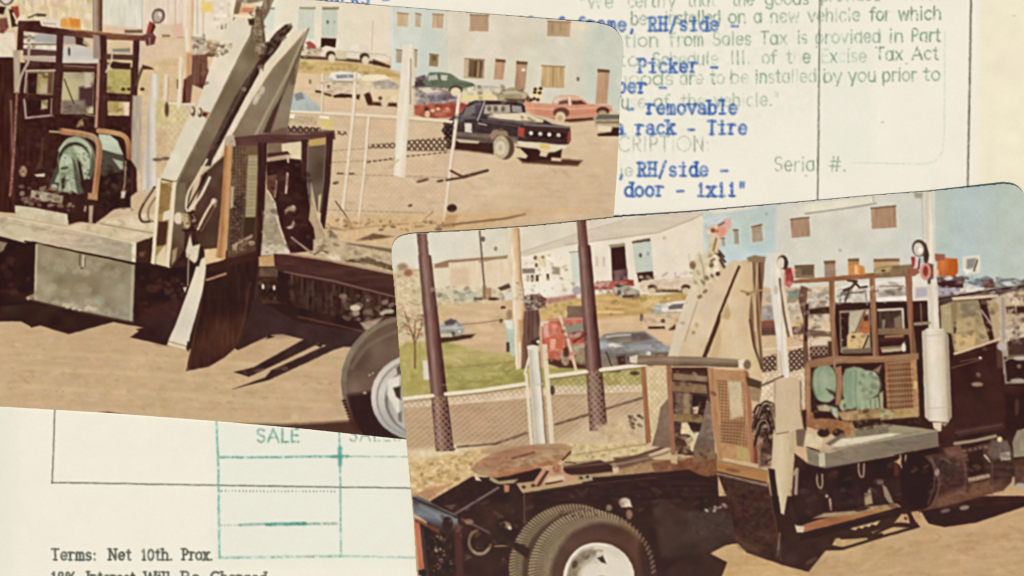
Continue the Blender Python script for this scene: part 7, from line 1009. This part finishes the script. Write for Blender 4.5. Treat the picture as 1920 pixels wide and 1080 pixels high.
E('', 1546, 719, 23, 36, '70866a', f=2, a=.28); P('', [(1580, 706), (1586, 692), (1602, 688), (1624, 694), (1646, 706), (1651, 722), (1646, 766), (1612, 768), (1588, 766), (1580, 740)], '70866a', f=3, a=.28); L('', [(1525, 700), (1523, 720), (1530, 748)], 3, '4f6048', f=2, sm=1, a=.6); L('', [(1650, 712), (1652, 726), (1646, 744)], 3, '4f6048', f=2, sm=1, a=.6); L('', [(1606, 696), (1604, 730), (1606, 764)], 2.4, '5d6e56', f=1.8, a=.5)
P(GF+'/top_rail', [(1184, 672), (1196, 667), (1300, 669), (1388, 674), (1392, 688), (1300, 686), (1188, 684)], '7f6c54', f=1.4, n=5, s=3, g=(1200, 670, 1200, 686, '94806a', '7d6a52', '64523e')); P('', [(1384, 675), (1396, 674), (1397, 692), (1385, 690)], 'e0d3ba', f=1.6); E('', 1401, 684, 7, 9, '77674f', f=1.8); P('', [(1181, 670), (1196, 666), (1194, 682), (1182, 680)], 'd3c8b0', f=1.6)
for y in range(690, 772, 5): L('', [(1664, y), (1712, y-3)], 2, '5d3a26' if y % 2 else 'c9966a', a=.45)
L('', [(1464, 480), (1466, 640), (1470, 705)], 2, 'c2b49a', a=.5); L('', [(1441, 480), (1458, 640)], 2, 'c9cbc2', a=.6)
finish()
# ---------------------------------------------------------------------------
# materials
def material(name, rough, spec, grain, scale, attr=True, col=(.8, .8, .8), stretch=1):
    m = bpy.data.materials.new(name); m.use_nodes = True
    t = m.node_tree; b = t.nodes['Principled BSDF']
    b.inputs['Roughness'].default_value = rough; b.inputs['Specular IOR Level'].default_value = spec
    tc = t.nodes.new('ShaderNodeTexCoord')
    nz = t.nodes.new('ShaderNodeTexNoise'); nz.inputs['Scale'].default_value = scale; nz.inputs['Detail'].default_value = 3
    mp = t.nodes.new('ShaderNodeMapping'); mp.inputs['Scale'].default_value = (1, stretch, 1)
    t.links.new(tc.outputs['Object'], mp.inputs['Vector']); t.links.new(mp.outputs['Vector'], nz.inputs['Vector'])
    mr = t.nodes.new('ShaderNodeMapRange'); mr.inputs['From Min'].default_value = .3; mr.inputs['From Max'].default_value = .7
    mr.inputs['To Min'].default_value = 1-grain; mr.inputs['To Max'].default_value = 1+grain
    t.links.new(nz.outputs['Fac'], mr.inputs['Value'])
    mx = t.nodes.new('ShaderNodeVectorMath'); mx.operation = 'SCALE'
    if attr:
        a = t.nodes.new('ShaderNodeAttribute'); a.attribute_name = 'ink'; t.links.new(a.outputs['Color'], mx.inputs[0])
    else: mx.inputs[0].default_value = col
    t.links.new(mr.outputs['Result'], mx.inputs['Scale']); t.links.new(mx.outputs['Vector'], b.inputs['Base Color'])
    return m
M_print = material('photo_dye', .42, .12, .035, 2600)
M_paper = material('printed_paper', .85, .06, .018, 1900)
M_white = material('print_paper_base', .6, .1, .02, 900, False, (.72, .69, .61))

def lin(c):
    c = c/255.0
    return np.where(c <= .04045, c/12.92, ((c+.055)/1.055)**2.4)
def albedo(c, veil=0): return np.clip((lin(c)-veil)/LIGHT, .002, .93)

def smooth(t): t = np.clip(t, 0, 1); return t*t*(3-2*t)
MM = 0.001
def z_doc(x, y): return 0.10*MM+0*x
def z_A(x, y): return (0.38+.5*smooth((x-900)/260)*smooth((160-y)/240)+.15*smooth((-x+80)/160))*MM
def z_B(x, y): return (0.42+.40*smooth((1650-x)/520)+.7*smooth((x-1650)/300)*smooth((560-y)/240))*MM

def new_mesh(name, co, quads, ink=None, mat=None, tris=False):
    me = bpy.data.meshes.new(name); n = quads.shape[1]
    me.vertices.add(len(co)); me.vertices.foreach_set('co', co.astype(np.float32).ravel())
    me.loops.add(quads.size); me.loops.foreach_set('vertex_index', quads.astype(np.int32).ravel())
    me.polygons.add(len(quads)); me.polygons.foreach_set('loop_start', np.arange(0, quads.size, n, dtype=np.int32))
    me.update(calc_edges=True)
    if ink is not None:
        at = me.attributes.new('ink', 'FLOAT_COLOR', 'POINT')
        at.data.foreach_set('color', np.concatenate([ink, np.ones((len(ink), 1))], 1).astype(np.float32).ravel())
    if mat: me.materials.append(mat)
    return me
def link(name, data, parent=None):
    o = bpy.data.objects.new(name, data); sc.collection.objects.link(o)
    if parent: o.parent = parent
    return o
def in_poly(X, Y, poly):
    p = np.array(poly); ins = np.zeros(np.broadcast(X, Y).shape, bool)
    for i in range(len(p)):
        a, b = p[i], p[i-1]
        if a[1] == b[1]: continue
        ins ^= ((a[1] > Y) != (b[1] > Y)) & (X < (b[0]-a[0])*(Y-a[1])/(b[1]-a[1])+a[0])
    return ins
def slab(name, outline, zf, t, mat, parent, drop=.02*MM):
    """the sheet's own thickness: side walls along the trimmed edge and the white underside"""
    p = np.array(outline, float); n = len(p); vs_, fs = [], []
    for i in range(n):
        vs_ += [(wx(p[i, 0]), wy(p[i, 1]), float(zf(p[i, 0], p[i, 1]))-drop), (wx(p[i, 0]), wy(p[i, 1]), float(zf(p[i, 0], p[i, 1]))-t)]
        j = (i+1) % n; fs.append((2*i, 2*j, 2*j+1, 2*i+1))
    lo, hi = p.min(0), p.max(0); xs = np.linspace(lo[0], hi[0], 60); ys = np.linspace(lo[1], hi[1], 44); k0 = len(vs_)
    for y in ys:
        for x in xs: vs_.append((wx(x), wy(y), float(zf(x, y))-t))
    ok = in_poly(xs[None, :], ys[:, None], p)
    for j in range(43):
        for i in range(59):
            if ok[j:j+2, i:i+2].all(): q = k0+j*60+i; fs.append((q, q+1, q+61, q+60))
    me = bpy.data.meshes.new(name); me.from_pydata(vs_, [], fs); me.update(); me.materials.append(mat)
    return link(name, me, parent)

def nearest(pts, poly):
    a = np.array(poly, float); b = np.roll(a, -1, 0); best = np.full(len(pts), 1e9); out = pts.copy()
    for i in range(len(a)):
        d = b[i]-a[i]; L2 = (d**2).sum()
        if L2 < 1e-9: continue
        t = (((pts-a[i])@d)/L2).clip(0, 1); q = a[i]+t[:, None]*d; dd = ((pts-q)**2).sum(1)
        m = dd < best; best[m] = dd[m]; out[m] = q[m]
    return out

def sheet_objects(sheet, root, outline, zf, mat, step, labels, base_name, fine=None):
    """cut the printed surface into one flat mesh for every pictured thing and part"""
    x0, y0, cov = cover(np.array(outline, float), .5)
    h, w_ = cov.shape
    gx = np.arange(x0, x0+w_, step); gy = np.arange(y0, y0+h, step)
    nx, ny = len(gx), len(gy)
    VX, VY = np.meshgrid(gx, gy)
    # bilinear sample of the dye at each lattice point
    xi = np.minimum(VX.astype(int), CW-2); yi = np.minimum(VY.astype(int), CH-2); fx = (VX-xi)[..., None]; fy = (VY-yi)[..., None]
    im = sheet.img
    col = (im[yi, xi]*(1-fx)+im[yi, xi+1]*fx)*(1-fy)+(im[yi+1, xi]*(1-fx)+im[yi+1, xi+1]*fx)*fy
    ink = albedo(col, VEIL if mat is M_print else 0).reshape(-1, 3)
    PX = (VX+X0).ravel().astype(float); PY = (VY+Y0).ravel().astype(float)
    cx = np.minimum((gx[:-1]+step/2).astype(int), CW-1); cy = np.minimum((gy[:-1]+step/2).astype(int), CH-1)
    inside = cov[np.minimum(cy-y0, h-1)][:, np.minimum(cx-x0, w_-1)] > .5
    own = sheet.own[cy][:, cx]
    if fine is not None: inside &= fine(gx[:-1][None, :]+X0+step/2, gy[:-1][:, None]+Y0+step/2)
    # lattice points of edge cells slide onto the trimmed edge of the print
    vin = np.zeros((ny, nx), bool); cv = cov[np.minimum(gy-y0, h-1).astype(int)][:, np.minimum(gx-x0, w_-1).astype(int)] > .5
    used = np.zeros((ny, nx), bool)
    for a, b in ((0, 0), (0, 1), (1, 0), (1, 1)): used[a:ny-1+a, b:nx-1+b] |= inside
    edge = np.nonzero((used & ~cv).ravel())[0]
    if len(edge) and fine is None:
        q = nearest(np.stack([PX[edge], PY[edge]], 1), outline); PX[edge] = q[:, 0]; PY[edge] = q[:, 1]
    co = np.stack([wx(PX), wy(PY), zf(PX, PY)], 1)
    J, I = np.nonzero(inside); o = own[J, I]; v0 = J*nx+I
    Q = np.stack([v0, v0+nx, v0+nx+1, v0+1], 1)
    made = {}
    def parent_of(path):
        if '/' not in path: return root
        p = path.split('/')[0]
        if p not in made:
            made[p] = link(p.split('#')[0], None, root)
            if p in labels: made[p]['label'] = labels[p]
        return made[p]
    order = sorted(range(len(sheet.names)), key=lambda k: (sheet.names[k].count('/'), k))
    for k in order:
        s_ = np.nonzero(o == k)[0]
        nm = sheet.names[k] or base_name
        if len(s_) < 4: continue
        q = Q[s_]; u, inv = np.unique(q, return_inverse=True)
        leaf = nm.split('/')[-1].split('#')[0]
        me = new_mesh(leaf, co[u], inv.reshape(-1, 4), ink[u], mat)
        ob = link(leaf, me, parent_of(nm)); 
        if '/' not in nm: made[nm] = ob
        if nm in labels: ob['label'] = labels[nm]
    return made

# ---- the desk -------------------------------------------------------------------
me = bpy.data.meshes.new('desk_top')
s_ = 60.0
me.from_pydata([(-s_, -s_, 0), (s_, -s_, 0), (s_, s_, 0), (-s_, s_, 0)], [], [(0, 1, 2, 3)]); me.update()
me.materials.append(material('desk_wood', .5, .3, .4, 9, False, (.16, .09, .05), 16))
desk = link('desk_top', me); desk['kind'] = 'structure'

# ---- the form --------------------------------------------------------------------
def empty(name, label, cat):
    o = link(name, None); o['label'] = label; o['category'] = cat; return o
form = empty('work_order_form', 'cream typed work order sheet with green print and ruled lines under both photographs', 'document')
DOC_EDGE = [(-150, -330), (2080, -330), (2080, 1450), (-150, 1450)]
slab('sheet_of_paper', DOC_EDGE, z_doc, .08*MM, M_white, form, .01*MM)
def shrink(poly, d):
    p = np.array(poly, float); c = p.mean(0); v = p-c
    return c+v*(1-d/np.linalg.norm(v, axis=1))[:, None]
A_in, B_in = shrink(prA_outline, 26), shrink(prB_outline, 26)
def doc_fine(X, Y): return ~(in_poly(X, Y, A_in) | in_poly(X, Y, B_in)) & (X > -40) & (X < 1960) & (Y > -40) & (Y < 1120)
LD = {'sheet_surface': 'cream paper between the printed lines'}
sheet_objects(doc, form, [(-88, -68), (2016, -68), (2016, 1326), (-88, 1326)], z_doc, M_paper, 1.5, LD, 'sheet_surface', doc_fine)
# the unprinted rest of the sheet, in large cells
st = 30; xs = np.arange(-150, 2081, st); ys = np.arange(-330, 1451, st)
VX, VY = np.meshgrid(xs, ys); nx = len(xs)
c = np.stack([wx(VX.ravel()), wy(VY.ravel()), np.full(VX.size, .10*MM-.006*MM)], 1)
J, I = np.meshgrid(np.arange(len(ys)-1), np.arange(nx-1), indexing='ij'); v0 = (J*nx+I).ravel()
link('sheet_margin', new_mesh('sheet_margin', c, np.stack([v0, v0+nx, v0+nx+1, v0+1], 1), albedo(hx('f1ead8')[None]+(hx('f0e6c8')-hx('f1ead8'))[None]*.8*smooth((VX.ravel()-1820)/40.0)[:, None]), M_paper), form)

# ---- the prints ------------------------------------------------------------------
LA = {'yard_ground': 'sandy yard ground in the picture', 'picker_truck': 'dark truck bed with winch, rack and toolbox', 'knuckle_boom_crane': 'pale folded loader crane standing on the truck',
      'black_pickup_truck': 'black pickup with white lettering dots on its tailgate', 'orange_coupe': 'orange coupe parked by the office wall', 'green_sedan': 'dark green sedan in the back row',
      'office_building': 'pale two-storey office with small brown windows', 'chain_link_fence': 'white posted wire fence behind the truck', 'truck_shadow': 'dark shadow under the truck',
      'utility_post': 'thick white post in front of the parked cars', 'cream_sedan': 'cream sedan nose by the white post', 'station_wagon': 'pale station wagon with white roof'}
LB = {'yard_ground': 'brown sandy ground in the picture', 'picker_truck': 'dark truck with fifth wheel, winch and white exhaust', 'knuckle_boom_crane': 'tan folded loader crane behind the cab',
      'blue_office_building': 'pale blue office block with brown windows', 'white_works_building': 'long white works building with garage doors', 'lawn': 'green lawn behind the fence',
      'red_pickup': 'red pickup between the posts', 'grey_sedan': 'blue grey sedan behind the fence', 'brown_pipe_post#1': 'brown pipe post nearest the edge of the print', 'brown_pipe_post#2': 'brown pipe post by the red pickup',
      'wood_pole': 'wooden pole with a dark transformer', 'straw_weeds': 'dry straw coloured weeds'}
pa = empty('photo_print', 'colour photograph of a truck crane, winch and mud flap beside a black pickup, lying underneath', 'photograph')
pa['group'] = 'snapshots lying on the form'
slab('print_base', prA_outline, z_A, .24*MM, M_white, pa)
sheet_objects(prA, pa, prA_outline, z_A, M_print, 1.5, LA, 'yard_ground')
pb = empty('photo_print', 'colour photograph of a truck with fifth wheel and blue building behind, lying on top', 'photograph')
pb['group'] = 'snapshots lying on the form'
slab('print_base', prB_outline, z_B, .24*MM, M_white, pb)
sheet_objects(prB, pb, prB_outline, z_B, M_print, 1.5, LB, 'yard_ground')
